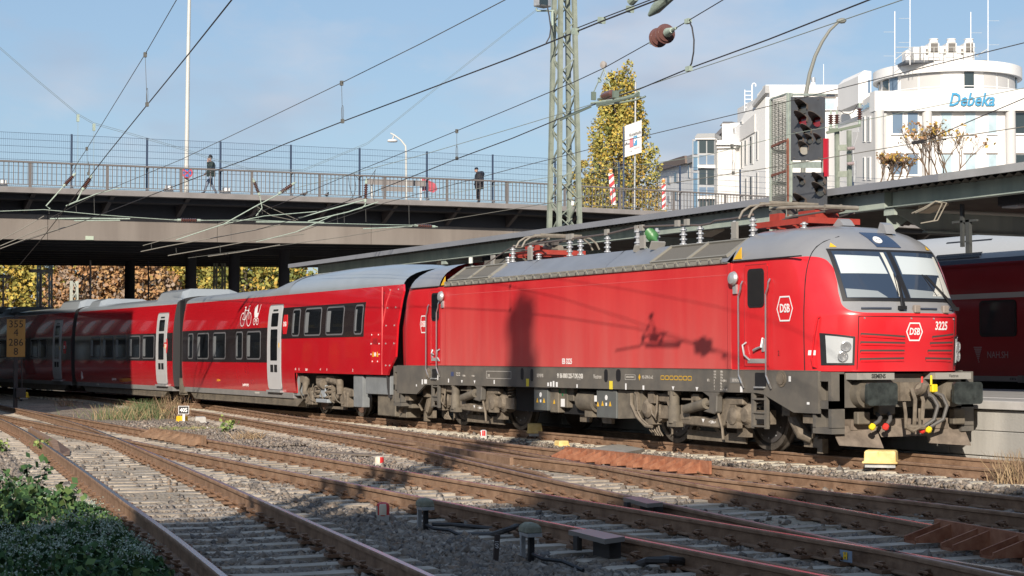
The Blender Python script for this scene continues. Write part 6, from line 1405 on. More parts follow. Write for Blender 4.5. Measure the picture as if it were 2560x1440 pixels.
mb = MB(); mb.lathe([(.235, 0), (.235, .012), (0, .013)], (0, 0, .25), ny, 28); mb.build('plate', mat('sign_red', (.55, .02, .03), .4), ns, local=True)
mb = MB(); mb.lathe([(.185, .013), (.185, .017), (0, .018)], (0, 0, .25), ny, 28); mb.build('face', mat('sign_blue', (.02, .13, .42), .4), ns, local=True)
mb = MB()
for s in (-1, 1): a = tx*(.15*s)+Vector((0, 0, .25-.14)); b = tx*(-.15*s)+Vector((0, 0, .25+.14)); mb.beam(a+ny*.019, b+ny*.019, .006, .05, up=tx)
mb.build('cross', mat('sign_red', (.55, .02, .03)), ns, local=True)
mb = MB(); mb.box((-ny.x*.02, -ny.y*.02, .25), (.06, .06, .1)); mb.build('clamp', galv, ns, local=True)
# curved street lamp beyond the roadway
b0 = atD(1016, 505, 97); top = atD(1015, 385, 97); hd_ = atD(982, 352, 97)
sl = thing('street_lamp', 'pale street lamp with drooping arm and flat white head behind the fence', 'lamp', (b0.x, b0.y, 8.6))
mb = MB(); k1 = atD(1014, 365, 97); k2 = atD(1002, 350, 97); k3 = atD(985, 337, 97); k4 = atD(976, 333, 97)
mb.tube([(b0.x, b0.y, 8.6), top, k1, k2, k3, k4], [.07, .055, .05, .045, .04, .04], 8); mb.build('pole', galvlight, sl, smooth=True)
mb = MB(); h0 = atD(981, 352, 97); mb.lathe([(.0, 0), (.26, .02), (.29, .08), (.25, .13), (.0, .15)], h0-Vector((0, 0, .08)), (0, 0, 1), 16); mb.build('head', white, sl, smooth=True); mb = MB(); mb.cyl(h0+Vector((0, 0, .05)), k3-Vector((0, 0, .02)), .06, 8); mb.build('neck', galv, sl)
# grey direction board with red emblem beside a white pole
g0 = atD(993, 500, 99); gsn = thing('direction_board', 'two grey boards behind the railing, a red pennant shape at their right end', 'sign', (g0.x, g0.y, 8.6))
def quad_board(pts, D, t, name, m, par):
    a = [atD(x, y, D) for x, y in pts]; n_ = (a[1]-a[0]).cross(a[3]-a[0]).normalized()*t; n_ = n_ if n_.dot(a[0]-Vector(CAM)) > 0 else -n_; MB().add(a+[q_+n_ for q_ in a], [tuple(range(len(a))), tuple(range(2*len(a)-1, len(a)-1, -1))]+[(i, (i+1) % len(a), len(a)+(i+1) % len(a), len(a)+i) for i in range(len(a))]).build(name, m, par)
gm_ = mat('board_grey', (.19, .175, .17), .6)
quad_board([(917, 447), (1068, 452), (1068, 466), (917, 461)], 99, .08, 'board', gm_, gsn); quad_board([(953, 465), (1033, 468), (1033, 480), (953, 477)], 99, .08, 'board', gm_, gsn)
quad_board([(1054, 446), (1068, 449), (1090, 460), (1093, 475), (1083, 482), (1066, 476), (1056, 478)], 99.4, .05, 'pennant', mat('pennant_red', (.42, .05, .08), .6), gsn)
for px in (930, 1052): a = atD(px, 447, 99.2); mb = MB(); mb.cyl((a.x, a.y, 8.5), (a.x, a.y, a.z), .05 if px < 1000 else .06, 8); mb.build('post', white if px > 1000 else galvlight, gsn)
# red and white warning boards with amber lamps
def baffle(px, D, ytop, ybot, lean, label, w=.27):
    b = atD(px, ybot, D); t_ = atD(px-lean, ytop, D); f = thing('warning_board', label, 'sign', (b.x, b.y, 8.55)); WL[f] = Vector((b.x, b.y, 8.55))
    n_ = (Vector(CAM)-b); n_.z = 0; n_.normalize(); s_ = Vector((-n_.y, n_.x, 0)); ax = (t_-b)
    mb = MB(); A = b+Vector((0, 0, 0)); P = [A-s_*w/2, A+s_*w/2, t_+s_*w/2, t_-s_*w/2]; mb.add(P+[q_-n_*.06 for q_ in P], [(0,1,2,3),(7,6,5,4),(0,4,5,1),(1,5,6,2),(2,6,7,3),(3,7,4,0)]); mb.build('board', white, f)
    for k in range(4):
        v0 = .02+.25*k; mb = MB(); S_ = lambda sx, v: A+ax*v+s_*(w*sx)+n_*.006
        mb.add([S_(-.5, v0), S_(.5, v0+.14), S_(.5, min(.99, v0+.27)), S_(-.5, v0+.13)], [(0, 1, 2, 3)]); mb.build('stripe', mat('stripe_red', (.55, .025, .03), .5), f)
    mb = MB(); c = t_+Vector((0, 0, .16)); mb.lathe([(.0, -.06), (.09, -.05), (.10, 0), (.09, .05), (0, .06)], c, n_, 16); mb.build('lamp', mat('amber', (.62, .22, .03), .25, coat=.5), f, smooth=True); mb = MB(); mb.box(c-Vector((0, 0, .13)), (.12, .12, .08)); mb.build('lamp_holder', yellow, f)
    mb = MB(); mb.box((b.x, b.y, 8.62), (.5, .8, .14)); mb.build('foot', black, f)
baffle(1535, 95, 433, 512, 8, 'leaning red and white warning board with amber lamp in front of the poplar')
baffle(1659, 96, 458, 525, 0, 'upright red and white warning board with amber lamp before the white houses', .22)
# Kunsthalle parking sign on two posts
D = 101
kg = thing('direction_sign', 'white sign reading Kunsthalle with blue parking square before the poplar', 'sign', tuple(atD(1583, 520, D)))
quad_board([(1562, 393), (1604, 381), (1604, 300), (1562, 315)], D+.02, .08, 'panel', mat('panel_white', (.60, .60, .61), .5), kg)
def on_sign(x, y, out=.03): d = _ray(x, y); return Vector(_c+(D-out)*d)
sgn = lambda a, b: on_sign(1583+a, 347-b-(a*-.30)*-1*-.0)
def sq(x0, y0, x1, y1, m, nm):
    sk = lambda x, y: on_sign(x, y-(x-1583)*.30)
    MB().add([sk(x0, y1), sk(x1, y1), sk(x1, y0), sk(x0, y0)], [(0, 1, 2, 3)]).build(nm, m, kg)
sq(1574, 344, 1583, 366, mat('field_rose', (.50, .13, .17), .5), 'field'); sq(1583.4, 341, 1593, 365, mat('field_blue', (.03, .22, .42), .5), 'field')
pj = lambda cx, cy, o=.05: (lambda a, b: on_sign(cx+a, cy-b-(cx+a-1583)*.30, o))
text('Kunsthalle', 10.5, None, mat('print_dark', (.03, .03, .03)), kg, 'lettering', sx=.68, bold=.01, proj=pj(1588, 335)); text('P', 19, None, white, kg, 'lettering', sx=.7, bold=.02, proj=pj(1588, 353, .06)); text('\u2190', 16, None, mat('print_dark', (.03, .03, .03)), kg, 'arrow', bold=.015, proj=pj(1568, 356))
text('HÜTTE', 5.5, None, mat('print_red', (.55, .08, .08), .5), kg, 'lettering', sx=.8, proj=pj(1592, 372)); text('P+R', 4, None, mat('print_dark', (.03, .03, .03)), kg, 'lettering', proj=pj(1577, 376))
a = atD(1585, 420, D+.3); b = atD(1589, 205, D+.3); mb = MB(); mb.cyl((a.x, a.y, 8.5), (b.x, b.y, b.z), .055, 8); mb.build('post', galv, kg)
a = atD(1559, 420, D+.3); b = atD(1559, 316, D+.3); mb = MB(); mb.cyl((a.x, a.y, 8.5), (b.x, b.y, b.z), .05, 8); mb.build('post', mat('post_blue', (.05, .07, .12), .5), kg)
# pigeons on the kerb
for i, px in enumerate((762, 818)):
    uu = onb(px, 487, .2); pg_ = thing('pigeon', ['grey pigeon on the bridge kerb beside the inclined insulator', 'grey pigeon crouching on the kerb farther right'][i], 'bird', bp(uu, .25, zk(uu)), None, 1.2+i); WL[pg_] = Vector((0, 0, 0))
    m_ = MB(); m_.tube([(-.20, 0, .10), (-.10, 0, .12), (.0, 0, .12), (.08, 0, .15), (.12, 0, .22), (.15, 0, .24)], [.015, .045, .07, .06, .035, .028], 8); m_.build('body', mat('pigeon_grey', (.10, .095, .10), .7), pg_, local=True, smooth=True)
    m_ = MB(); m_.tube([(.02, -.02, .08), (.02, -.02, 0)], .008, 5); m_.tube([(.02, .02, .08), (.02, .02, 0)], .008, 5); m_.build('legs', mat('pigeon_leg', (.3, .1, .08), .7), pg_, local=True); m_ = MB(); m_.cyl((.17, 0, .24), (.20, 0, .235), .008, 5, .002); m_.build('beak', black, pg_, local=True)
# ------------------------------------------------------------------ trees
def leafmat(name, c, c2, tr=.25):
    m = mat(name, c, .7, var=.0, col2=c2, scale=.9, spec=.25)
    return m
bark = mat('bark', (.10, .08, .065), .9, var=.3, scale=5)
def tree(name, label, base, h, rx, crown0, colors, n, leaf, seed, columnar=False, group='autumn trees beyond the bridge', clumps=60):
    g = np.random.default_rng(seed); base = Vector(base)
    t = thing(name, label, 'tree', base, group)
    tr = MB(); tr.tube([base+Vector((0, 0, -.2)), base+Vector((.1, .05, h*.3)), base+Vector((.0, .1, h*.7)), base+Vector((0, 0, h*.95))], [rx*.075+.05, rx*.06+.03, rx*.03+.02, .02], 8)
    cen = []
    for i in range(clumps):
        f = (i+.5)/clumps; zz = crown0+(h-crown0)*f*.97
        if columnar: prof = ((1-max(0, f-.25)/.80)**.62 if f > .25 else .80+.8*f)
        else: prof = math.sqrt(max(.02, 1-((f-.45)/.58)**2))
        a = i*2.399; rr = rx*prof*math.sqrt(g.uniform(.10, 1.0))*(g.uniform(.85, 1.12) if columnar else 1); c = np.array([rr*math.cos(a), rr*math.sin(a), zz]); cen.append((c, rx*g.uniform(.15, .30 if columnar else .34)*(.55+.45*prof)))
        if i % 2 == 0: tr.tube([base+Vector((0, 0, max(crown0*.7, zz-rr*(1.6 if columnar else .6)))), base+Vector((c[0]*.6, c[1]*.6, zz-rr*.15)), base+Vector(tuple(c))], [.04+.012*rx, .03, .012], 4, cap=False)
    tr.build('trunk', bark, t)
    P = []; mi = []
    per = n//clumps
    for k, (c, r) in enumerate(cen):
        q = g.normal(size=(per, 3)); q /= np.linalg.norm(q, axis=1)[:, None]; q *= (r*g.uniform(.25, 1.0, per)**.5)[:, None]
        if columnar: q[:, 2] *= 2.6
        P.append(q+c+np.array(base)); w = g.dirichlet(np.ones(len(colors))*.8); mi.append(g.choice(len(colors), per, p=w))
    V = leaves(np.concatenate(P), leaf, .35, seed+1, 1.3); quadmesh('crown', V, colors, t, None, np.concatenate(mi))
    return t
LY = [mat('leaf_yellow', (.54, .40, .09), .7, spec=.2), mat('leaf_gold', (.46, .31, .07), .7, spec=.2), mat('leaf_olive', (.27, .24, .06), .7, spec=.2), mat('leaf_lime', (.38, .34, .09), .7, spec=.2)]
LO = [mat('leaf_orange', (.40, .22, .10), .7, spec=.2), mat('leaf_brown', (.34, .20, .11), .7, spec=.2), mat('leaf_twig', (.33, .25, .19), .8, spec=.2), mat('leaf_rust', (.42, .26, .12), .7, spec=.2)]
LG = [mat('leaf_olive', (.27, .24, .06)), mat('leaf_green', (.15, .17, .05), .7, spec=.2), mat('leaf_gold', (.46, .31, .07)), mat('leaf_lime', (.38, .34, .09))]
bt = [(-75, 126, LY, 'golden'), (15, 122, LY, 'bright yellow'), (105, 126, LY, 'deep yellow'), (215, 116, LO, 'russet'), (285, 118, LO, 'half bare brown'), (350, 115, LO, 'orange brown'), (430, 122, LY, 'yellow green'), (520, 126, LG, 'olive and gold'), (610, 122, LG, 'dull green'), (700, 125, LG, 'dusty olive'), (-170, 124, LY, 'golden')]
where = ['at the left border under the bridge', 'behind the two platform lamps under the bridge', 'behind the lattice mast under the bridge', 'left of the thin white post under the bridge', 'right of the thin white post under the bridge', 'left of the dark post under the bridge', 'right of the dark post under the bridge', 'between the round bridge columns', 'behind the second bridge column', 'behind the third bridge column, right of it', 'outside the left border under the bridge']
for i, (px, D, colr, w) in enumerate(bt):
    b = atD(px, 960, D); tree('autumn_tree', w+' autumn tree '+where[i], (b.x, b.y, -.4), 9.6+rnd.uniform(-.8, .8), (2.9 if colr is LO else 3.9)+rnd.uniform(-.2, .4), .4, colr, 8000, .15, 100+i, clumps=90)
b = atD(1549, 520, 128); tree('poplar_tree', 'tall columnar poplar in yellow green autumn leaf behind the Kunsthalle sign', (b.x, b.y, 5.0), atD(1549, 186, 128).z-5.0, 3.6, 1.2, [LG[3], LG[0], LG[3], LY[0], LY[1], LG[1]], 24000, .115, 60, True, None, 85)
b = atD(1462, 520, 131); tree('autumn_tree', 'low yellow tree at the left foot of the poplar', (b.x, b.y, 4.0), atD(1462, 395, 131).z-4.0, 1.9, .6, LY, 5000, .12, 77, False, None, 40)
# bare shrub seen over the canopy edge
def bare_shrub(px, py, D, h, w, seed, label):
    b = atD(px, py, D); g = random.Random(seed); s = thing('bare_shrub', label, 'shrub', (b.x, b.y, b.z)); mb = MB(); tips = []
    def grow(p, d, L, r, k):
        q = p+d*L; mb.tube([p, (p+q)/2+Vector((g.uniform(-.05, .05), g.uniform(-.05, .05), .03)), q], [r, r*.8, r*.6], 4, cap=False)
        if k == 0: tips.append(q); return
        for _ in range(3): grow(q, (d+Vector((g.uniform(-.6, .6), g.uniform(-.7, .7), g.uniform(-.1, .5)))).normalized(), L*g.uniform(.6, .85), r*.6, k-1)
    for i in range(7): grow(b+Vector((g.uniform(-.4, .4), g.uniform(-w/2, w/2), 0)), Vector((g.uniform(-.3, .3), g.uniform(-.45, .45), 1)).normalized(), h*.36, .035, 4)
    mb.build('twigs', mat('twig', (.17, .12, .085), .9), s); P = np.array([tuple(t+Vector((g.uniform(-.1, .1), g.uniform(-.1, .1), g.uniform(-.1, .05)))) for t in tips if g.random() < .45])
    quadmesh('leaves', leaves(P, .075, .3, seed, 1.2), [mat('leaf_gold', (.46, .31, .07)), mat('leaf_brown', (.34, .20, .11))], s, 'stuff', np.random.default_rng(seed).integers(0, 2, len(P)))
bare_shrub(2345, 470, 62, 2.1, 2.2, 5, 'bare shrub with few golden leaves in front of the white office, right one')
bare_shrub(2240, 470, 62, 1.1, 1.4, 9, 'low shrub with thin brown leaves above the canopy edge, left one')

# ------------------------------------------------------------------ white buildings
class Wall:
    """an upright plane through two surveyed corners; p(x, y, out) gives points on it"""
    def __init__(s, xa, Da, xb, Db, par):
        s.a = atD(xa, 300, Da); s.b = atD(xb, 300, Db); s.par = par; t = s.b-s.a; t.z = 0; s.t = t.normalized(); n = Vector((-s.t.y, s.t.x, 0))
        if n.dot(Vector(CAM)-s.a) < 0: n = -n
        s.n = n
    off = 0.0
    def shift(s, o): w = Wall.__new__(Wall); w.a, w.b, w.t, w.n, w.par, w.off = s.a, s.b, s.t, s.n, s.par, s.off+o; return w
    def p(s, x, y, out=0.0):
        out += s.off; d = Vector(_ray(x, y)); o = Vector(_c); k = (s.a+s.n*out-o).dot(s.n)/d.dot(s.n); return o+d*k
    def poly(s, pts, out, thick, name, m, par=None):
        f = [s.p(x, y, out) for x, y in pts]; b = [q-s.n*thick for q in f]; N = len(f)
        return MB().add(f+b, [tuple(range(N)), tuple(range(2*N-1, N-1, -1))]+[(i, (i+1) % N, N+(i+1) % N, N+i) for i in range(N)]).build(name, m, par or s.par)
    def rect(s, x0, y0, x1, y1, out, thick, name, m, par=None): return s.poly([(x0, y1), (x1, y1), (x1, y0), (x0, y0)], out, thick, name, m, par)
    def win(s, x0, y0, x1, y1, m, nx=1, trim=2.2, sill=True):
        w = s.rect(x0-trim, y0-trim, x1+trim, y1+trim, .03, .05, 'window', wintrim); W = (x1-x0)/nx
        for k in range(nx): s.rect(x0+W*k+.5, y0, x0+W*(k+1)-.5, y1, .045, .03, 'pane', m, w)
        s.rect(x0-trim-1, y0-trim-2.5, x1+trim+1, y0-trim-.6, .16, .16, 'lintel', mat('lintel_brown', (.28, .25, .23), .7), w)
        if sill: s.rect(x0-trim-1, y1+trim+.2, x1+trim+1, y1+trim+2.2, .14, .14, 'sill', wintrim, w)
def block(name, label, xa, D): p = atD(xa, 520, D); return thing(name, label, 'building', (p.x, p.y, 5.0))
d1 = block('office_building', 'white office with round top storey and blue script name on its parapet', 2360, 142)
F = Wall(2190, 140.6, 2562, 142.5, d1)
F.poly([(2190, 640), (2700, 640), (2700, 268), (2190, 272)], -.55, 12, 'wall', whitewall)
F.poly([(2187, 277), (2298, 277), (2298, 227), (2187, 227)], .0, 1.2, 'parapet', whitewall); F.poly([(2299, 277), (2700, 276), (2700, 222), (2299, 223)], .12, 1.3, 'parapet', whitewall)
for x in (2197, 2317, 2526):
    q = F.p(x, 276, -.25); z0 = F.p(x, 640, -.25).z; mb = MB(); mb.cyl((q.x, q.y, z0), (q.x, q.y, q.z), .40, 16); mb.build('column', greywall, d1, smooth=True)
F2 = F.shift(-.55)
for y0, y1 in ((282, 333), (387, 436), (490, 540)):
    for i, (x0, x1, m_) in enumerate(((2231, 2257, winblue), (2269, 2295, winblue), (2353, 2380, winpale), (2413, 2439, winpale), (2471, 2492, winpale), (2536, 2575, windark), (2610, 2650, winblue))): F2.win(x0, y0, x1, y1, m_)
t_ = text('Debeka', 46, None, mat('sign_cyan', (.06, .30, .52), .5), d1, 'lettering', sx=.80, shear=.28, bold=.012, proj=lambda a, b: F.p(2428+a, 250-b, .22))
t_ = text('Debeka', 46, None, mat('sign_edge', (.10, .16, .22), .5), d1, 'lettering', sx=.80, shear=.28, bold=.03, proj=lambda a, b: F.p(2428.6+a, 250.8-b, .17))
# round top storey
cR = atD(2367, 200, 150); Rr = 6.15; zt = atD(2367, 150, 143.85).z; zb = atD(2367, 177, 143.85).z; zf = atD(2367, 226, 143.85).z
def ringwall(r, z0, z1, a0, a1, n, name, m, par=d1, thick=.3):
    A = math.atan2(CAM[1]-cR.y, CAM[0]-cR.x); P = [A+R(a0+(a1-a0)*k/n) for k in range(n+1)]
    mb = MB(); mb.loft([[(cR.x+r*math.cos(t), cR.y+r*math.sin(t), z0), (cR.x+r*math.cos(t), cR.y+r*math.sin(t), z1), (cR.x+(r-thick)*math.cos(t), cR.y+(r-thick)*math.sin(t), z1), (cR.x+(r-thick)*math.cos(t), cR.y+(r-thick)*math.sin(t), z0)] for t in P], closed=True, cap=True); return mb.build(name, m, par, smooth=True, angle=30)
ringwall(Rr, zb, zt, -110, 110, 44, 'roof_band', whitewall); ringwall(Rr-.45, zf-1, zb+.1, -110, 110, 44, 'wall', mat('white_render', (.84, .82, .80)))
mb = MB(); mb.cyl((cR.x, cR.y, zt-.2), (cR.x, cR.y, zt-.05), Rr-.2, 40); mb.build('roof', greywall, d1); mb = MB(); mb.cyl((cR.x, cR.y, zb+.02), (cR.x, cR.y, zb+.1), Rr-.05, 40); mb.build('soffit', greywall, d1)
blind = mat('blind_grey', (.46, .455, .45), .7, var=.05, scale=30)
for k, (a0, a1, m_) in enumerate(((-82, -74, windark), (-66, -56, windark), (-54, -44, winblue), (-40, -24, blind), (-22, -5, blind), (-3, 12, whitewall), (14, 22, windark), (31, 43, blind), (45, 58, blind), (60, 72, blind), (75, 84, windark))): ringwall(Rr-.40, zf+.05, zb-.02, a0, a1, 5, 'window', m_, d1, .12)
rl_ = MB(); A0 = math.atan2(CAM[1]-cR.y, CAM[0]-cR.x)
for zz in (zf+.35, zf+.12): rl_.tube([(cR.x+(Rr+.1)*math.cos(A0+R(a)), cR.y+(Rr+.1)*math.sin(A0+R(a)), zz) for a in range(-85, 86, 5)], .035, 5)
rl_.build('balcony_rail', white, d1)
F.poly([(2146, 258), (2178, 258), (2178, 178), (2160, 176), (2146, 190)], -2.5, 5, 'stair_tower', whitewall)
F.rect(2170, 200, 2176, 232, -2.46, .05, 'window', winblue)
# plant on the roof
ac = thing('roof_plant', 'row of white cooling units on a railed platform above the round storey', 'cooling plant', (cR.x, cR.y, zt))
Fa = Wall(2260, 144, 2480, 144.6, ac)
Fa.rect(2264, 150, 2472, 156, 0, 3, 'platform', mat('platform_dark', (.10, .11, .13), .6))
for x0, x1, y0 in ((2322, 2348, 98), (2366, 2392, 98), (2410, 2436, 98)):
    u = Fa.rect(x0, y0+10, x1, 150, .2, 1.0, 'cooling_unit', whitewall); Fa.rect(x0+5, y0+10.5, x1-3, y0+34, .22, .03, 'grille', mat('grille_dark', (.14, .13, .12), .7), u)
    a = Fa.p((x0+x1)/2-1, y0+10, -.3); mb = MB(); mb.lathe([(.40, 0), (.34, .1), (.34, .24), (.40, .30), (.38, .34), (0, .34)], a, (0, 0, 1), 16); mb.build('fan_cowl', whitewall, u, smooth=True)
for x0, x1, y0 in ((2303, 2320, 111), (2349, 2364, 111), (2393, 2408, 111), (2283, 2298, 113), (2264, 2276, 122)):
    u = Fa.rect(x0, y0+4, x1, 150, .0, 1.0, 'cooling_unit', whitewall)
    if x0 > 2290:
        for j in range(2): Fa.rect(x1-5, y0+11+9*j, x1-.5, y0+18+9*j, .02, .03, 'grille', mat('grille_dark', (.14, .13, .12)), u)
g_ = MB()
for y in (118, 132): g_.tube([Fa.p(x, y, .8) for x in (2240, 2270, 2340, 2400, 2440)], .025, 5)
for x in range(2285, 2445, 25): g_.cyl(Fa.p(x, 118, .8), Fa.p(x, 156, .8), .022, 5)
g_.tube([Fa.p(2237, 150, .8), Fa.p(2275, 120, .8)], .03, 5); g_.tube([Fa.p(2440, 140, .8), Fa.p(2470, 122, .8)], .03, 5); g_.build('railing', galvlight, ac)
for i, (x, y0) in enumerate(((2237, 28), (2275, -6), (2427, 30), (2470, 0))):
    an = thing('antenna_mast', ['short thin aerial at the left end of the roof plant', 'tall thin aerial left of the cooling units', 'short thin aerial rising behind the right cooling unit', 'tall thin aerial right of the roof plant'][i], 'antenna', tuple(Fa.p(x, 155, .3))); a = Fa.p(x, 162, .3); b = Fa.p(x, y0, .3); mb = MB(); mb.cyl(a, b, .035, 6); mb.build('mast', white, an)
    mb = MB()
    for yy in (y0+52, y0+112): mb.beam(Fa.p(x, yy, .3), Fa.p(x+(28 if i in (2, 3) else -28), yy, .3), .018, .018)
    mb.build('dipole', galvlight, an)
# left return of the office and the middle block
W2 = Wall(2190, 140.7, 2128, 145, d1); W2.poly([(2131, 640), (2188, 640), (2188, 229), (2150, 256), (2150, 330), (2131, 330)], 0, 1, 'side_wall', greywall)  # return face greyer than the front: its shade is put into the colour
for x0, x1 in ((2156, 2162), (2168, 2176)):
    for y0, y1 in ((290, 355), (392, 450), (490, 540)): W2.rect(x0, y0, x1, y1, .06, .06, 'window', whitewall); W2.rect(x0+1, y0+2, x0+3, y1-2, .08, .06, 'pane', windark)
text('Debeka', 20, None, mat('sign_cyan', (.06, .30, .52)), d1, 'lettering', sx=.32, shear=.2, bold=.01, proj=lambda a, b: W2.p(2163+a, 266-b-a*.6, .15))
d2_ = block('residential_block', 'white flat roofed block behind the railway signal', 2010, 155)
M = Wall(1910, 153, 2140, 154, d2_); M.poly([(1915, 640), (2145, 640), (2145, 232), (1915, 232)], -.4, 10, 'wall', whitewall); M.poly([(1914, 234), (2150, 234), (2150, 212), (1914, 212)], .1, 1.0, 'parapet', whitewall)
M2 = M.shift(-.4)
M2.win(2060, 247, 2087, 273, winpale, 1); M2.win(1926, 240, 1949, 279, winpale); M2.win(1928, 331, 1953, 372, winblue); M2.win(1928, 428, 1954, 474, winpale); M2.win(1995, 240, 2030, 279, winblue); M2.rect(2060, 237.5, 2087, 241, .05, .05, 'window', winblue); M2.win(2060, 420, 2090, 470, winpale)
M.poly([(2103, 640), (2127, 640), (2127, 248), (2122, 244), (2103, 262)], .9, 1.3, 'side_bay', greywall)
M.rect(2028, 206, 2038, 213, -2, 1, 'chimney_base', white); a = M.p(2033, 206, -2.3); mb = MB(); mb.cyl(a, a+Vector((0, 0, .42)), .19, 12); mb.build('chimney', galv, d2_)
mb = MB(); a = M.p(2059, 213, -3); mb.cyl(a, M.p(2059, 160, -3), .025, 5); mb.build('aerial', white, d2_)
d3 = block('residential_block', 'white terrace stepping down to the left with glazed stair tower', 1850, 165)
N = Wall(1914, 152.5, 1786, 163, d3)
N.poly([(1914, 640), (1914, 214), (1893, 236), (1893, 255), (1878, 262), (1862, 283), (1848, 310), (1838, 318), (1823, 306), (1806, 312), (1805, 325), (1795, 330), (1786, 345), (1786, 640)], 0, 6, 'wall', whitewall)
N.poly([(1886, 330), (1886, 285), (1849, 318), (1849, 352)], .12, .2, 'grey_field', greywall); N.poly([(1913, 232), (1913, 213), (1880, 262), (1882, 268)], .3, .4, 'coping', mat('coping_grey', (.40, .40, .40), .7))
for x0, y0, y1, w in ((1890, 328, 400, 4), (1874, 340, 410, 8), (1861, 350, 412, 5), (1852, 352, 420, 4), (1874, 440, 500, 8), (1890, 430, 500, 4), (1862, 445, 500, 5), (1833, 320, 332, 4), (1850, 303, 310, 6), (1811, 330, 348, 3)):
    N.rect(x0, y0, x0+w, y1, .06, .08, 'window', greywall); N.rect(x0+.6, y0+2, x0+w*.5, y1-2, .08, .05, 'pane', windark)
B = Wall(1838, 157.5, 1783, 159, d3); B.poly([(1784, 640), (1837, 640), (1837, 366), (1784, 366)], 0, 5, 'bay', whitewall); B.poly([(1779, 362), (1842, 362), (1836, 350), (1788, 350)], .5, 3, 'cornice', whitewall); B.poly([(1786, 371), (1840, 369), (1840, 363), (1786, 364)], .25, 1, 'cornice', whitewall)
B.poly([(1805, 351), (1826, 351), (1826, 309), (1805, 309)], -1, 3, 'dormer', whitewall); B.poly([(1799, 315), (1826, 308), (1829, 304), (1808, 304)], -1.5, 3, 'dormer_roof', mat('roof_slate', (.12, .12, .13), .7)); B.rect(1809, 328, 1813, 350, -1.95, .05, 'window', greywall); B.poly([(1784, 352), (1805, 330), (1804, 318), (1782, 342)], -1.8, 2, 'roof', mat('roof_slate', (.12, .12, .13)))
d4 = block('stair_tower', 'narrow glazed stair tower with grey frame between white houses', 1760, 158)
G_ = Wall(1745, 158, 1786, 157.5, d4); G_.rect(1744, 334, 1786, 640, 0, 4, 'tower_core', mat('tower_grey', (.36, .37, .38), .6)); G_.poly([(1736, 344), (1787, 343), (1787, 333), (1743, 334)], .3, 4.5, 'tower_roof', mat('tower_roof', (.30, .31, .32), .6)); G_.rect(1738, 344, 1787, 348.5, .25, 1, 'roof_edge', whitewall)
for y0, y1, mm in ((350, 382, windark), (388, 411, winblue), (424, 461, windark), (468, 488, winblue), (494, 530, windark)):
    for x0 in (1748, 1768): G_.rect(x0, y0, x0+17, y1, .06, .05, 'window', mm)
for y in (412, 489): G_.rect(1744, y, 1787, y+8, .4, .5, 'slab', whitewall)
G2 = Wall(1744, 158, 1731, 159.4, d4); G2.rect(1731, 348, 1744, 640, 0, .6, 'side_glass_frame', whitewall)
for y0, y1 in ((353, 385), (392, 425), (432, 520)): G2.rect(1733.5, y0, 1742.5, y1, .05, .05, 'window', mat('glass_pale_blue', (.22, .38, .52), .1, coat=.5))
d5 = block('gabled_house', 'white house with brown tiled roof left of the glass tower, right of the poplar', 1690, 172)
H_ = Wall(1734, 168, 1636, 185, d5); H_.poly([(1640, 640), (1733, 640), (1733, 402), (1640, 428)], 0, 6, 'wall', whitewall)
H_.poly([(1638, 429), (1713, 408), (1711, 389), (1690, 395), (1642, 411)], .5, .3, 'roof', mat('tile_brown', (.15, .115, .10), .8)); H_.poly([(1711, 412), (1734, 403), (1734, 385), (1708, 393)], .3, .3, 'roof', mat('roof_grey2', (.30, .30, .31), .7))
for x0, y0, y1, w in ((1668, 440, 460, 7), (1685, 433, 456, 11), (1685, 480, 500, 11), (1668, 490, 505, 7), (1720, 412, 444, 4), (1652, 470, 490, 6)):
    ww = H_.rect(x0, y0, x0+w, y1, .05, .05, 'window', windark); H_.rect(x0+w*.55, y0, x0+w, y1, .08, .05, 'reveal', greywall, ww)
ld = thing('roof_ladder', 'white caged ladder on the flat roof left of the signal', 'ladder', tuple(N.p(1870, 270, .5))); lm = MB()
Nl = Wall(1862, 160, 1892, 160.5, ld)
for x in (1862, 1880): lm.cyl(Nl.p(x, 278), Nl.p(x, 224), .035, 5)
for y in range(228, 278, 10): lm.beam(Nl.p(1862, y), Nl.p(1880, y), .03, .06)
lm.tube([Nl.p(1880, 260), Nl.p(1880, 214), Nl.p(1882, 209), Nl.p(1886, 208), Nl.p(1889, 211), Nl.p(1889, 216)], .06, 6); lm.build('frame', white, ld)

# ------------------------------------------------------------------ lamps and masts beyond the bridge
def post_thing(name, label, cat, px, D, ytop, r, m, head=None, group=None):
    b = atD(px, 960, D); t = atD(px, ytop, D); o = thing(name, label, cat, (b.x, b.y, -.3), group); mb = MB(); mb.cyl((b.x, b.y, -.3), (t.x, t.y, t.z), r, 8); mb.build('pole', m, o)
    if head: w, h = head; mb = MB(); mb.box((t.x, t.y, t.z+.05), (.5, w, h)); mb.build('lamp_head', white, o, bevel=.03)
    return o
post_thing('platform_lamp', 'white double lamp at the left border under the bridge', 'lamp', 8, 96, 694, .055, white, (.75, .14))
post_thing('platform_lamp', 'white double lamp before the lattice mast under the bridge', 'lamp', 103, 92, 680, .05, white, (1.2, .16))
post_thing('thin_post', 'slim white post in front of the russet trees under the bridge', 'post', 226, 95, 640, .05, white)
post_thing('thin_post', 'slim dark blue post beside the yellow tree under the bridge', 'post', 371, 95, 640, .04, mat('post_blue', (.05, .07, .12)))
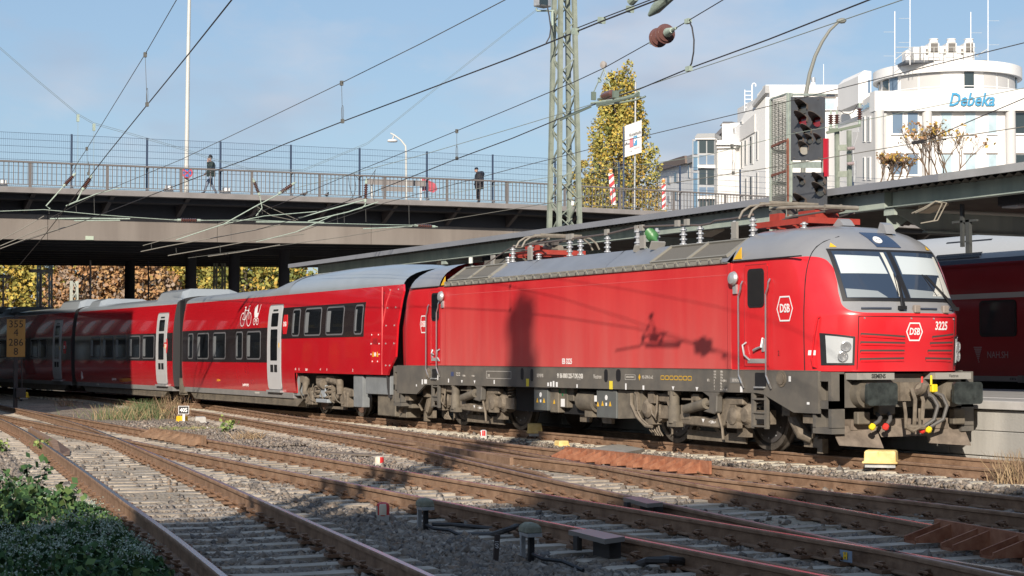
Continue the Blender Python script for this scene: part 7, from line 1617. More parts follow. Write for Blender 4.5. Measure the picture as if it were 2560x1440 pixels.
def lattice(o, base, h, w0, w1, m, panels=10, cross=.05, leg=.10, dirx=Vector((1, 0, 0)), diry=Vector((0, 1, 0))):
    base = Vector(base); L = []
    for sx, sy in ((-1, -1), (1, -1), (1, 1), (-1, 1)):
        a = base+dirx*(sx*w0/2)+diry*(sy*w0/2); b = base+dirx*(sx*w1/2)+diry*(sy*w1/2)+Vector((0, 0, h)); L.append((a, b)); mb = MB(); mb.beam(a, b, leg, leg, up=dirx); mb.build('leg', m, o)
    br_ = MB()
    for i in range(4):
        (a0, b0), (a1, b1) = L[i], L[(i+1) % 4]
        for k in range(panels):
            t0, t1 = k/panels, (k+1)/panels
            p, q = (a0.lerp(b0, t0), a1.lerp(b1, t1)) if (k+i) % 2 else (a1.lerp(b1, t0), a0.lerp(b0, t1)); br_.beam(p, q, cross, cross*.5, up=dirx)
    br_.build('bracing', m, o)
for i, (px, D, yt, w, lab) in enumerate(((109, 100, 640, .75, 'pale lattice mast beside the white lamp under the bridge'), (183, 112, 702, .42, 'slim lattice mast in front of yellow leaves under the bridge'), (547, 100, 600, .55, 'lattice mast between the bridge columns'))):
    b = atD(px, 960, D); o = thing('lattice_mast', lab, 'mast', (b.x, b.y, -.4)); lattice(o, (b.x, b.y, -.4), atD(px, yt, D).z+.4, w, w*.85, mat('mast_pale', (.42, .44, .38), .6), 12, .05, .09)

# ------------------------------------------------------------------ what stands behind and beside the photographer (seen through its shade and its mirror image)
hall = thing('station_hall', 'large station hall behind the photographer, its shade fills the foreground', 'building', (60, -28, 0))
mb = MB(); mb.bb(50.4, 90, -95, -36.0, -.5, 20.8); mb.build('hall_wall', mat('hall_brown', (.20, .165, .14), .8), hall)
mb = MB(); mb.bb(49.6, 90, -36.0, 16, -.5, 20.0); mb.build('hall_wall', mat('hall_brown', (.20, .165, .14)), hall)
for i in range(9): mb = MB(); mb.bb(50.36-.83*(i > 4), 50.5-.83*(i > 4), -92+11.5*i, -85+11.5*i, 2, 14); mb.build('window', windark, hall)
ssb = thing('brick_station_building', 'long brick building left of the tracks, mirrored in the shaded coaches', 'building', (-42, -26, 0))
mb = MB(); mb.bb(-160, -15.4, -40, -14.6, -.5, 13); mb.build('wall', mat('brick_dark', (.095, .075, .065), .85, var=.25, scale=3), ssb)
mb = MB(); mb.bb(-160, -15.4, -14.6, -14.35, 3.2, 3.5); mb.bb(-160, -15.4, -14.6, -14.3, 8.2, 8.5); mb.build('cornice', mat('sandstone', (.48, .40, .28), .8), ssb)
for i in range(38):
    x0 = -158+3.7*i
    for z0, z1 in ((.6, 2.9), (4.2, 7.4), (9.2, 11.6)):
        mb = MB(); mb.prY(rrect(x0, x0+1.9, z0, z1, .85), -14.5, -14.3); w = mb.build('window', mat('sandstone', (.48, .40, .28)), ssb); mb = MB(); mb.prY(rrect(x0+.28, x0+1.62, z0+.25, z1-.25, .6), -14.4, -14.25); mb.build('pane', windark, w)
# ------------------------------------------------------------------ the overhead line
def wirepts(px, Ya, Yb):
    x0, x1 = px[0][0], px[-1][0]; return [atY(x, y, Ya+(Yb-Ya)*(x-x0)/(x1-x0)) for x, y in px]
def extend(P, n0=6.0, n1=0.0):
    if n0: P = [P[0]+(P[0]-P[1]).normalized()*n0]+P
    if n1: P = P+[P[-1]+(P[-1]-P[-2]).normalized()*n1]
    return P
def wire(name, label, px, Ya, Yb, r, m, ext=(8, 0), group='overhead wires'):
    P = extend(wirepts(px, Ya, Yb), *ext); o = MB().tube(P, r, 6).build(name, m); tag(o, label, 'wire', group); return o
def ypx(w, x): 
    (xa, Ya), (xb, Yb) = w; return Ya+(Yb-Ya)*(x-xa)/(xb-xa)
wa = wire('messenger_wire', 'thin wire running steeply down at the left past the lamp post', [(441, 0), (363, 135), (217, 372), (197, 402), (178, 436)], -12.6, -10.4, .0055, wire_thin)
wb = wire('contact_wire', 'thick dark wire crossing the pale lamp post at the upper left', [(579, 0), (470, 137), (368, 262), (270, 383), (232, 432), (110, 590), (0, 720)], -13.3, -9.2, .0085, wire_m)
wd = wire('messenger_wire', 'thin grey wire from the top centre down to the walking person', [(1262, 0), (1050, 110), (854, 207), (640, 310), (450, 400), (240, 487), (125, 545)], -9.6, -8.2, .006, wire_thin)
we = wire('contact_wire', 'thick dark wire from the top edge by the lattice mast down leftwards across the bridge', [(1642, 0), (1505, 53), (1280, 144), (1060, 227), (856, 304), (720, 357), (640, 390), (510, 437), (190, 560), (0, 622)], -9.7, -7.9, .0085, wire_m)
wg = wire('messenger_wire', 'wire that carries the brown disc insulators and descends to the bridge railing', [(1807, 0), (1720, 52), (1690, 70), (1630, 103), (1510, 170), (1435, 205), (1280, 270), (1142, 327), (1000, 385), (900, 425), (700, 510), (560, 565)], -7.3, -3.0, .0065, wire_m)
wh = wire('contact_wire', 'thick wire carrying the green runner between lattice mast and poplar', [(2172, 0), (1920, 99), (1720, 172), (1600, 222), (1475, 265), (1280, 346), (1142, 397), (915, 487), (747, 545), (640, 575), (351, 629)], -7.4, -3.2, .0085, wire_m)
wi = wire('messenger_wire', 'thin greenish wire just under the thick wire at the upper right', [(2255, 0), (1920, 114), (1720, 180), (1475, 262), (1280, 321), (1057, 387), (870, 437), (700, 480)], -6.6, -3.6, .0055, wire_g)
wj = wire('messenger_wire', 'dark wire from the right border over the signal down towards the girder', [(2560, 107), (2240, 186), (1920, 266), (1527, 360), (1280, 422), (960, 508), (747, 580)], 0.1, 0.1, .0075, mat('wire_mid', (.07, .065, .06), .6))
wk = wire('auxiliary_wire', 'pale green wire in front of the office columns and the signal', [(2560, 220), (2240, 285), (1977, 335), (1750, 392), (1500, 425), (1280, 457), (1057, 495)], 0.25, 0.25, .0055, wire_g)
wl2 = wire('auxiliary_wire', 'short dark wire meeting another in a clamp before the office windows', [(2560, 246), (2430, 301), (2307, 354)], 0.05, 0.0, .0075, wire_m)
wm = wire('contact_wire', 'contact wire above the locomotive, level with the lower signal boards', [(2560, 317), (2307, 355), (1920, 420), (1600, 470), (1280, 523), (1055, 560), (860, 592), (640, 622), (470, 645)], 0.0, 0.0, .0075, mat('wire_pale', (.20, .19, .16), .6))
# double head-span ropes across the tracks in the plane of the lattice mast
def headspan(name, label, px, Xp, dz, m):
    mb = MB()
    for k in (0, dz): mb.tube([atX(x, y, Xp)+Vector((0, 0, k)) for x, y in px], .006, 5)
    o = mb.build(name, m); tag(o, label, 'rope', 'cross span ropes'); return o
headspan('span_rope', 'twin thin ropes falling from the left border to the bridge fence', [(-60, 70), (0, 122), (87, 198), (195, 288), (235, 311), (320, 335), (465, 377), (532, 400), (625, 425)], -17, .045, mat('rope_blue', (.17, .22, .24), .6))
headspan('span_rope', 'twin thin ropes from the lamp on the lattice mast down to the fence', [(1345, 24), (1280, 73), (1100, 215), (922, 358), (915, 362), (757, 428), (625, 425)], -16.6, .045, mat('rope_blue', (.17, .22, .24)))
# droppers with their loops
def dropper(lbl, xa, ya, xb, yb, w, loop=True):
    p = atY(xa, ya, ypx(w, xa)); q = atY(xb, yb, ypx(w, xb)); q = Vector((p.x*.5+q.x*.5, q.y, q.z)); q = Vector((q.x, p.y, q.z))
    d = thing('dropper', lbl, 'wire', tuple(q), 'droppers of the overhead line'); mb = MB(); mb.tube([p, p.lerp(q, .5), q], .004, 4); mb.build('wire', wire_thin, d)
    mb = MB(); mb.box(p, (.05, .04, .07)); mb.box(q, (.05, .04, .06)); mb.build('clamp', mat('clamp_grey', (.12, .12, .11), .6), d)
    if loop: mb = MB(); mb.tube([q+Vector((.05*math.sin(t)*.9, 0, .16*(1-math.cos(t))*.75)) for t in np.linspace(0, 2*math.pi, 12)], .0035, 4, cap=False); mb.build('loop', wire_thin, d)
LWa, LWd, LWg, LWm = ((441, -12.7), (217, -10.6)), ((1262, -9.6), (125, -8.2)), ((1807, -7.3), (560, -3.0)), ((2560, 0.05), (640, .05))
dropper('dropper beside the tall lamp post', 363, 137, 367, 258, LWa); dropper('dropper hanging in the open sky above the bridge centre', 854, 208, 858, 302, LWd); dropper('dropper above the fence left of the dark jacketed person', 1142, 328, 1142, 396, LWg)
dropper('dropper in front of the white terrace', 1830, 365, 1836, 432, LWm)
dropper('short dropper left of the tall lamp post, low over the fence', 217, 372, 221, 432, ((441, -12.7), (217, -10.6)))
# bare dropper at the span ropes
for x, y, yb, lb in ((195, 288, 425, 'left one of two clamps hanging from the twin ropes'), (235, 311, 425, 'right one of two clamps hanging from the twin ropes')):
    p = atX(x, y, -17); q = atX(x-1, yb, -17); d = thing('hanger', lb, 'hanger', tuple(q)); mb = MB(); mb.box(p-Vector((0, 0, .08)), (.06, .07, .2)); mb.build('clamp', coppergreen, d); mb = MB(); mb.tube([p, q], .0045, 4); mb.build('rod', wire_g, d)
def ins_thing(label, A, B, r=.065, n=7, m=insul, group=None, caps=True):
    """a string insulator between two points"""
    A, B = Vector(A), Vector(B); o = thing('insulator', label, 'insulator', tuple((A+B)/2), group); ax = (B-A); L = ax.length; ax.normalize()
    prof = [(.025, L*.20)]
    for k in range(n): a = L*(.22+.56*k/n); b = L*(.22+.56*(k+.75)/n); prof += [(r*.55, a), (r, a+(b-a)*.3), (r*.92, a+(b-a)*.6), (r*.5, b)]
    prof += [(.025, L*.80)]; MB().lathe(prof, A, ax, 12).build('sheds', m, o, smooth=True, angle=50)
    if caps:
        mb = MB(); mb.cyl(A+ax*L*.10, A+ax*L*.22, r*.62, 10); mb.cyl(A+ax*L*.78, A+ax*L*.90, r*.62, 10); mb.tube([A, A+ax*L*.12], .016, 6); mb.tube([A+ax*L*.88, B], .016, 6); mb.build('end_fitting', coppergreen, o)
    return o
ins_thing('brown insulator at the far left, leaning over the railing', atX(155, 470, -17), atX(190, 432, -17)); ins_thing('brown insulator beside it at the thick wire over the railing', atX(203, 480, -17), atX(231, 436, -17), .075)
ins_thing('brown insulator hanging slanted right of the floodlight', atX(632, 445, -17), atX(650, 492, -17)); ins_thing('brown insulator inclined upwards in front of the railing', atX(692, 488, -17), atX(740, 455, -17))
ins_thing('upright brown insulator before the grey direction board', atX(913, 512, -16.8), atX(916, 445, -16.8))
ins_thing('level brown insulator in front of the girder at the left', atX(436, 550, -17), atX(508, 551, -17), .06); ins_thing('level brown insulator in front of the girder above the canopy tip', atX(1030, 563, -16.5), atX(1094, 567, -16.5), .06)
# green registration tubes, bridles and jumpers before the bridge
reg = thing('registration_tubes', 'pale green tubes and bridle wires crossing in front of the bridge girder', 'overhead fittings', tuple(atX(400, 560, -17)))
def gtube(px, Xp, r, m=coppergreen, nm='tube'): MB().tube([atX(x, y, Xp) for x, y in px], r, 6).build(nm, m, reg)
for px, r in (([(125, 547), (200, 546), (325, 547)], .022), ([(185, 552), (300, 551)], .018), ([(155, 470), (115, 515), (125, 522)], .018), ([(203, 480), (192, 503), (165, 515)], .018), ([(165, 515), (240, 485), (300, 470)], .014), ([(0, 528), (110, 524), (250, 537), (330, 543), (436, 550)], .010), ([(508, 551), (640, 550), (800, 558), (1030, 563)], .010),
              ([(692, 488), (640, 515), (560, 560), (440, 600)], .016), ([(650, 492), (655, 520), (640, 540)], .014), ([(747, 545), (800, 530), (910, 500)], .018), ([(770, 553), (870, 530), (945, 505)], .016), ([(913, 512), (905, 520), (830, 540), (740, 580), (640, 605)], .012), ([(908, 572), (1030, 566)], .016), ([(640, 555), (810, 556)], .020), ([(560, 560), (660, 540), (800, 528)], .012)): gtube(px, -16.8, r)
for px, r in (([(640, 515), (680, 540), (740, 552)], .010), ([(655, 510), (700, 530), (745, 550)], .010), ([(352, 629), (420, 615), (560, 590), (700, 562)], .014), ([(420, 639), (520, 622), (640, 600), (760, 585)], .014), ([(357, 614), (500, 575), (590, 545)], .010), ([(520, 641), (600, 630), (700, 612)], .014), ([(0, 615), (60, 590), (120, 565)], .012), ([(0, 600), (50, 575), (110, 540)], .012), ([(0, 622), (80, 592), (190, 560)], .012)): gtube(px, -17.2, r, mat('wire_pale', (.20, .19, .16)), 'wire')
for x0, y0, y1 in ((122, 520, 535), (190, 515, 530), (235, 487, 535), (147, 537, 580), (577, 548, 600), (914, 515, 555), (655, 500, 535), (645, 510, 560), (843, 532, 560), (860, 528, 562), (378, 607, 622), (440, 620, 632), (550, 612, 632), (1022, 503, 560)): gtube([(x0, y0), (x0+1, y1)], -16.9, .006, wire_thin, 'hanger')
for pts in ([(870, 437), (875, 470), (882, 490), (872, 502)], [(883, 432), (900, 452), (912, 450)], [(885, 433), (890, 470), (880, 500)], [(938, 425), (930, 470), (936, 503)], [(940, 423), (925, 445), (912, 452)]): gtube(pts, -16.9, .008, wire_m, 'jumper')
# disc insulators and jumper of the messenger wire
A = atY(1630, 103, ypx(LWg, 1630)); B = atY(1690, 70, ypx(LWg, 1690)); ax = (B-A); L = ax.length; ax.normalize()
di = thing('disc_insulator', 'two big brown disc insulators with green end cap in the wire above the poplar', 'insulator', tuple(A))
for k, f in enumerate((.28, .58)):
    MB().lathe([(.03, -.05), (.07, -.045), (.125, -.03), (.13, -.005), (.10, .0), (.105, .025), (.06, .03), (.04, .07)], A+ax*L*f, ax, 22).build('disc', mat('disc_brown', (.13, .062, .055), .18, coat=.6), di, smooth=True, angle=50)
mb = MB(); mb.cyl(A+ax*L*.66, A+ax*L*.84, .06, 12, .035); mb.tube([A+ax*L*.84, B], .02, 6); mb.tube([A, A+ax*L*.2], .02, 6); mb.box(A, (.05, .05, .08)); mb.build('end_fitting', coppergreen, di, smooth=True)
jp = thing('jumper_cable', 'curved black jumper cable hanging from the wire right of the disc insulators', 'cable', tuple(atY(1728, 110, -7.0))); MB().tube([atY(x, y, -7.0) for x, y in ((1722, 52), (1730, 68), (1735, 100), (1734, 130), (1729, 158), (1722, 172))], .010, 6).build('cable', wire_m, jp); mb = MB(); mb.box(atY(1720, 53, -7.0), (.09, .05, .06)); mb.box(atY(1722, 172, -7.0), (.09, .05, .06)); mb.build('clamp', coppergreen, jp)
# section insulator: two runners, brown insulating drum and hangers
sI = thing('section_insulator', 'green section insulator with runners and brown drum hanging in the wire before the poplar', 'insulator', tuple(atY(1520, 240, -5.6)))
yS = -6.1; q = lambda x, y, dy=0: atY(x, y, yS)+Vector((0, dy, 0))
mb = MB(); mb.tube([q(1478, 258), q(1500, 255), q(1560, 245), (q(1585, 238)), q(1598, 228)], .016, 6); mb.tube([q(1490, 262, .12), q(1540, 254, .12), q(1572, 248, .12), q(1595, 240, .12)], .014, 6); mb.build('runner', coppergreen, sI, smooth=True)
mb = MB(); mb.beam(q(1492, 262), q(1598, 236), .02, .055); mb.beam(q(1480, 248, .1), q(1545, 222, .1), .025, .03); mb.box(q(1484, 240), (.03, .07, .12)); mb.box(q(1539, 236), (.04, .09, .10)); mb.beam(q(1400, 300), q(1478, 266), .012, .03); mb.build('frame', mat('runner_green', (.14, .18, .15), .6), sI)
MB().lathe([(.03, 0), (.055, .03), (.06, .1), (.055, .26), (.03, .29)], q(1500, 241, .05), (q(1540, 225)-q(1492, 243)).normalized(), 14).build('drum', mat('disc_brown', (.13, .062, .055)), sI, smooth=True)
mb = MB(); top = q(1510, 172); mb.tube([top, q(1498, 200), q(1484, 230)], .008, 5); mb.tube([top, q(1518, 195), q(1526, 218)], .008, 5); mb.box(q(1499, 200), (.04, .04, .07)); mb.box(q(1519, 203), (.04, .04, .07)); mb.tube([q(1512, 195)+Vector((.05*math.cos(t), 0, .07*math.sin(t))) for t in np.linspace(0, 6, 10)], .004, 4); mb.build('hanger', coppergreen, sI)
MB().lathe([(.0, -.03), (.05, -.02), (.055, .02), (0, .03)], q(1509, 162), (.3, -1, 0), 12).build('pulley', mat('pulley_grey', (.36, .33, .31), .6), sI)
for i, (x, y) in enumerate(((1438, 78), (1504, 51), (1575, 23))):
    cl_ = thing('line_clamp', ['lowest of three green spacer clamps on the twin wire at the top edge', 'middle one of three green spacer clamps on the twin wire', 'topmost of three green spacer clamps on the twin wire'][i], 'clamp', tuple(atY(x, y, -9.5))); mb = MB(); mb.box(atY(x, y, -9.5), (.09, .05, .07), Matrix.Rotation(.2, 3, 'Y')); mb.build('body', coppergreen, cl_)
w2 = wire('parallel_feeder', 'short second wire held above the thick wire by three clamps', [(1625, 0), (1575, 19), (1504, 46), (1438, 72)], -9.62, -9.42, .006, wire_m)
cq = thing('wire_clamp', 'black toothed clamp where two wires join before the office', 'clamp', tuple(atY(2300, 355, 0))); mb = MB()
for k in range(4): mb.box(atY(2285+8*k, 357-1.3*k, 0), (.05, .05, .05))
mb.beam(atY(2280, 356, 0), atY(2312, 351, 0), .03, .03); mb.build('body', wire_m, cq)
tl = thing('line_fitting', 'green fitting of the wire cut by the top edge', 'fitting', tuple(atY(1670, 2, -9.2))); mb = MB(); mb.lathe([(.02, -.35), (.06, -.2), (.07, .1), (.04, .3)], atY(1665, -4, -9.2), (1, 0, .35), 10); mb.lathe([(.0, -.1), (.05, -.05), (.05, .05), (0, .1)], atY(1583, -2, -9.2), (1, 0, .35), 10); mb.build('body', coppergreen, tl, smooth=True)

# ------------------------------------------------------------------ the tall lattice mast behind the canopy
Mb = atD(1411, 560, 55); lm_ = thing('lattice_mast', 'tall green lattice mast rising from behind the canopy past the top edge', 'mast', (Mb.x, Mb.y, .9)); WL[lm_] = Vector((Mb.x, Mb.y, .9))
dx = Vector(_rt); dx.z = 0; dx.normalize(); ang = .42; dX = (dx*math.cos(ang)+Vector((-dx.y, dx.x, 0))*math.sin(ang)); dY = Vector((-dX.y, dX.x, 0))
lattice(lm_, (Mb.x, Mb.y, .9), 14.5, .86, .38, mastgreen, 26, .06, .13, dX, dY)
sp_ = thing('mast_spotlight', 'grey spotlight with bracket at the top left of the lattice mast', 'spotlight', tuple(atD(1356, 8, 54.5))); c0 = atD(1356, 4, 54.5)
mb = MB(); mb.box(c0, (.36, .46, .34), Matrix.Rotation(.3, 3, 'Z')); mb.build('housing', galv, sp_, bevel=.03); mb = MB(); mb.box(c0+Vector((.2, -.06, -.01)), (.02, .36, .25), Matrix.Rotation(.3, 3, 'Z')); mb.build('glass', windark, sp_)
mb = MB(); mb.tube([atD(1340, 20, 54.5), atD(1342, 27, 54.5), atD(1385, 27, 54.7)], .03, 6); mb.cyl(atD(1381, 28, 54.7), atD(1381, 64, 54.7), .045, 8); mb.build('bracket', coppergreen, sp_); mb = MB(); mb.tube([atD(x, y, 54.4) for x, y in ((1366, 4), (1373, 40), (1377, 70), (1374, 92), (1365, 108))], .022, 6); mb.build('cable', wire_m, sp_)
# pale pole fittings halfway
fx = thing('mast_plate', 'small white plate fixed to the foot of the lattice mast', 'plate', tuple(atD(1431, 505, 54))); mb = MB(); mb.box(atD(1431, 508, 54), (.05, .06, .13)); mb.build('plate', white, fx)

# ------------------------------------------------------------------ small mast with insulators in front of the office
sm = atD(2111, 470, 60); so = thing('switch_mast', 'short green mast with three brown insulators before the white office', 'mast', (sm.x, sm.y, .9)); 
t = lambda x, y, D=60: atD(x, y, D)
mb = MB(); mb.beam((sm.x-.17, sm.y-.17, .9), (sm.x-.17, sm.y-.17, t(2105, 326).z), .14, .1); mb.beam((sm.x+.12, sm.y+.12, .9), (sm.x+.12, sm.y+.12, t(2115, 326).z), .14, .1)
for z in np.arange(1.5, t(2111, 330).z, .9): mb.beam((sm.x-.17, sm.y-.17, z), (sm.x+.12, sm.y+.12, z), .06, .2)
mb.build('shaft', mastgreen, so)
mb = MB(); mb.beam(t(2066, 332), t(2151, 313), .10, .09); mb.beam(t(2072, 323), t(2105, 325), .06, .08); mb.build('crossarm', mat('arm_green', (.12, .15, .11), .6), so)
for a, b, n_ in (((2077, 322), (2077, 276), 5), ((2092, 321), (2092, 276), 5), ((2149, 313), (2149, 258), 5)):
    A, B = t(*a), t(*b); ax = B-A; L = ax.length; prof = []
    for k in range(n_): prof += [(.05, L*(.25+.11*k)), (.10, L*(.27+.11*k)), (.09, L*(.30+.11*k)), (.045, L*(.33+.11*k))]
    MB().lathe(prof, A, ax, 12).build('insulator', insul, so, smooth=True, angle=50); mb = MB(); mb.cyl(A, A+ax*.25, .045, 8); mb.cyl(A+ax*.8, B, .04, 8); mb.build('end_fitting', coppergreen, so)
mb = MB(); mb.tube([t(x, y) for x, y in ((2058, 277), (2077, 276), (2092, 276), (2100, 276), (2110, 284), (2122, 286), (2133, 280), (2140, 268), (2146, 259))], .014, 5); mb.build('jumper', wire_m, so)
for y in (372, 410):
    A, B = t(2117, y, 59.7), t(2140, y-2, 59.7); MB().lathe([(.03, 0), (.07, .02), (.05, .06), (.075, .09), (.05, .13), (.075, .16), (.05, .20), (.075, .23), (.04, .27)], A, B-A, 10).build('insulator', mat('insul_pink', (.34, .27, .27), .5), so, smooth=True)
mb = MB(); mb.cyl(t(2136, 402, 59.7), t(2136, 455, 59.7), .06, 8); mb.cyl(t(2134, 368, 59.7), t(2134, 402, 59.7), .015, 6); mb.tube([t(x, y, 59.7) for x, y in ((2147, 318), (2142, 345), (2134, 366))], .01, 5); mb.build('rod', galv, so)
# arched street lamp rising behind the signal
al = thing('street_lamp', 'tall curved street lamp arching over the signal against the sky', 'lamp', tuple(t(2012, 520, 75))); al_p = [t(x, y, 75) for x, y in ((2006, 520), (2010, 300), (2015, 235), (2024, 185), (2038, 140), (2055, 105), (2074, 76), (2095, 56))]
MB().tube(al_p, [.11, .10, .09, .085, .078, .07, .065, .06], 10).build('pole', mat('lamp_pole', (.19, .195, .175), .6), al, smooth=True); mb = MB(); mb.lathe([(0, -.23), (.075, -.18), (.12, -.02), (.11, .12), (0, .22)], t(2104, 52, 75), Vector(_rt)+Vector((0, 0, .05)), 14); mb.build('head', mat('lamp_pole', (.19, .195, .175)), al, smooth=True)

# ------------------------------------------------------------------ the signal with its cage
sg = thing('railway_signal', 'dark grey signal with hooded lamps in a caged frame above the locomotive roof', 'signal', (2.9, 2.2, .9)); WL[sg] = Vector((2.9, 2.2, .9))
SYp = 2.0; k = lambda x, y, dy=0: atY(x, y, SYp)+Vector((0, dy, 0))
def board(x0, y0, x1, y1, dy=0, nm='board', m=signalgrey, th=.10):
    f = [k(x0, y1, dy), k(x1, y1, dy), k(x1, y0, dy), k(x0, y0, dy)]; b = [q_+Vector((-.03, th, 0)) for q_ in f]; return MB().add(f+b, [(0,1,2,3),(7,6,5,4),(0,4,5,1),(1,5,6,2),(2,6,7,3),(3,7,4,0)]).build(nm, m, sg)
b1 = board(1977, 242, 2055, 400); b2 = board(1979, 431, 2058, 532, .02)
rv = MB()
for x, y in ((1985, 248), (2046, 248), (1986, 395), (2048, 395), (1987, 440), (2012, 437), (2030, 437), (2050, 440), (1986, 330), (1988, 480)): rv.cyl(k(x, y, -.004), k(x, y, -.016), .014, 6)
rv.build('rivets', mat('rivet', (.12, .11, .10), .6), sg)
def hood(x, y, r, par, glass=None, L=.34):
    c = k(x, y); mb = MB(); ax = Vector((.55, -1, .05)).normalized(); u = ax.cross(Vector((0, 0, 1))).normalized(); w = u.cross(ax); rows = []
    for a in np.linspace(-35, 215, 15):
        d = u*math.cos(R(a))+w*math.sin(R(a)); ln = L*(.25+.75*max(0, math.sin(R(a)))); rows.append([c+d*r, c+d*(r*1.0)+ax*ln*.5+Vector((0, 0, .02)), c+d*(r*.92)+ax*ln+Vector((.0, 0, .05))])
    mb.loft(rows); inner = [[p-(p-c-ax*(p-c).dot(ax)).normalized()*.008 for p in rw] for rw in rows]; mb.loft(inner); mb.loft([[a_, b_] for a_, b_ in zip([rw[-1] for rw in rows], [rw[-1] for rw in inner])])
    h = mb.build('lamp_hood', hoodm, sg, smooth=True); mb = MB(); mb.lathe([(r*.92, .0), (r*.85, .03), (0, .035)], c, ax, 16); mb.build('lens', glass or mat('lens_dark', (.05, .05, .045), .15, coat=.5), h, smooth=True)
redl = mat('lens_red', (.16, .008, .012), .15, coat=.6)
for x, y, r, g, L in ((2011, 272, .115, None, .40), (2011, 303, .115, redl, .42), (2046, 305, .115, redl, .42), (2022, 333, .10, None, .34), (2004, 352, .07, None, .26), (2027, 352, .07, None, .26), (2049, 351, .07, None, .26), (2013, 375, .115, mat('lens_clear', (.30, .28, .24), .2, coat=.5), .24),
                      (2007, 456, .065, None, .26), (2053, 455, .11, None, .38), (2053, 479, .11, None, .38), (2007, 507, .11, None, .40), (2005, 526, .11, None, .40)): hood(x, y, r, sg, g, L)
rs_ = board(2056, 346, 2066, 441, .02, 'red_strip', mat('strip_red', (.55, .02, .04), .4), .06)
mb = MB()
for x in (1968, 1975): mb.beam(k(x, 232, .02), k(x, 700, .02), .05, .05)
mb.beam(k(1968, 236, .05), k(2058, 236, .05), .05, .04); mb.beam(k(1975, 412, .05), k(2052, 412, .05), .04, .12); mb.beam(k(2052, 400, .05), k(2052, 431, .05), .04, .06); mb.build('frame', mat('frame_green', (.33, .38, .34), .6, var=.15, scale=8), sg)
mb = MB(); mb.beam(k(1970, 350, .0), k(1973, 700, .0), .05, .05); mb.beam(k(1898, 365, .3), k(1970, 349, .0), .03, .05); mb.beam(k(1898, 438, .3), k(1970, 426, .0), .03, .05); mb.build('rust_frame', rustbar, sg)
cg = MB()      # cage mesh: front and side
for i in range(18): x = 1899+4.0*i; cg.beam(k(x, 240-.12*(x-1899)*.3, .30-.017*i), k(x+1, 700, .30-.017*i), .007, .007)
for j in range(60):
    y = 244+4.8*j; cg.beam(k(1898, y+2, .3), k(1969, y-6, 0), .006, .006)
tag(cg.build('cage_mesh', mat('cage_wire', (.20, .19, .16), .7), sg), kind='stuff')
cs = MB()
for i in range(5): x = 1897+2.6*i; cs.beam(k(x, 250, .32+.06*i), k(x, 700, .32+.06*i), .012, .012)
for j in range(90): y = 250+3.2*j; cs.beam(k(1897, y, .32), k(1908, y, .60), .010, .012)
tag(cs.build('cage_side', mat('cage_green', (.26, .30, .27), .6), sg), kind='stuff')
mb = MB(); mb.beam(k(1896, 246, .3), k(1970, 233, .0), .03, .03); mb.beam(k(1897, 246, .3), k(1897, 700, .3), .05, .05); mb.beam(k(1899, 375, .33), k(1965, 384, .5), .06, .08); mb.beam(k(1899, 455, .33), k(1965, 462, .5), .06, .08); mb.beam(k(1905, 490, .33), k(1965, 490, .5), .06, .08); mb.beam(k(1920, 497, .45), k(1920, 700, .45), .12, .12); mb.beam(k(1930, 455, .1), k(1966, 400, .1), .015, .015); mb.build('cage_frame', mat('frame_green', (.33, .38, .34)), sg)
# the far side mast whose shadow lies on the locomotive
fm = thing('lattice_mast', 'near side lattice mast outside the view whose shadow falls on the red flank', 'mast', (24.4, -20.8, -.3)); lattice(fm, (24.4, -20.8, -.3), 17.6, .75, .34, mastgreen, 26, .07, .14)
mb = MB(); mb.beam((24.4, -20.8, 15.0), (22.2, -19.2, 15.7), .07, .07); mb.cyl((22.9, -19.7, 15.3), (22.9, -19.7, 14.0), .12, 10); mb.cyl((24.9, -21.1, 13.6), (24.9, -21.1, 15.0), .14, 10); mb.beam((24.4, -20.8, 14.3), (25.9, -21.9, 14.3), .07, .07); mb.cyl((24.4, -20.8, 10), (24.4, -20.8, 17.5), .13, 8); mb.box((24.05, -20.55, 16.75), (.7, .5, .45)); mb.box((24.55, -20.9, 16.1), (.5, .4, .3)); mb.box((24.2, -20.65, 15.2), (.75, .55, 1.5)); mb.box((24.3, -20.7, 13.8), (.5, .4, 1.3)); mb.build('insulators', insul, fm)  # insulators, plus a solid core and boxes added to shape the mast's shadow
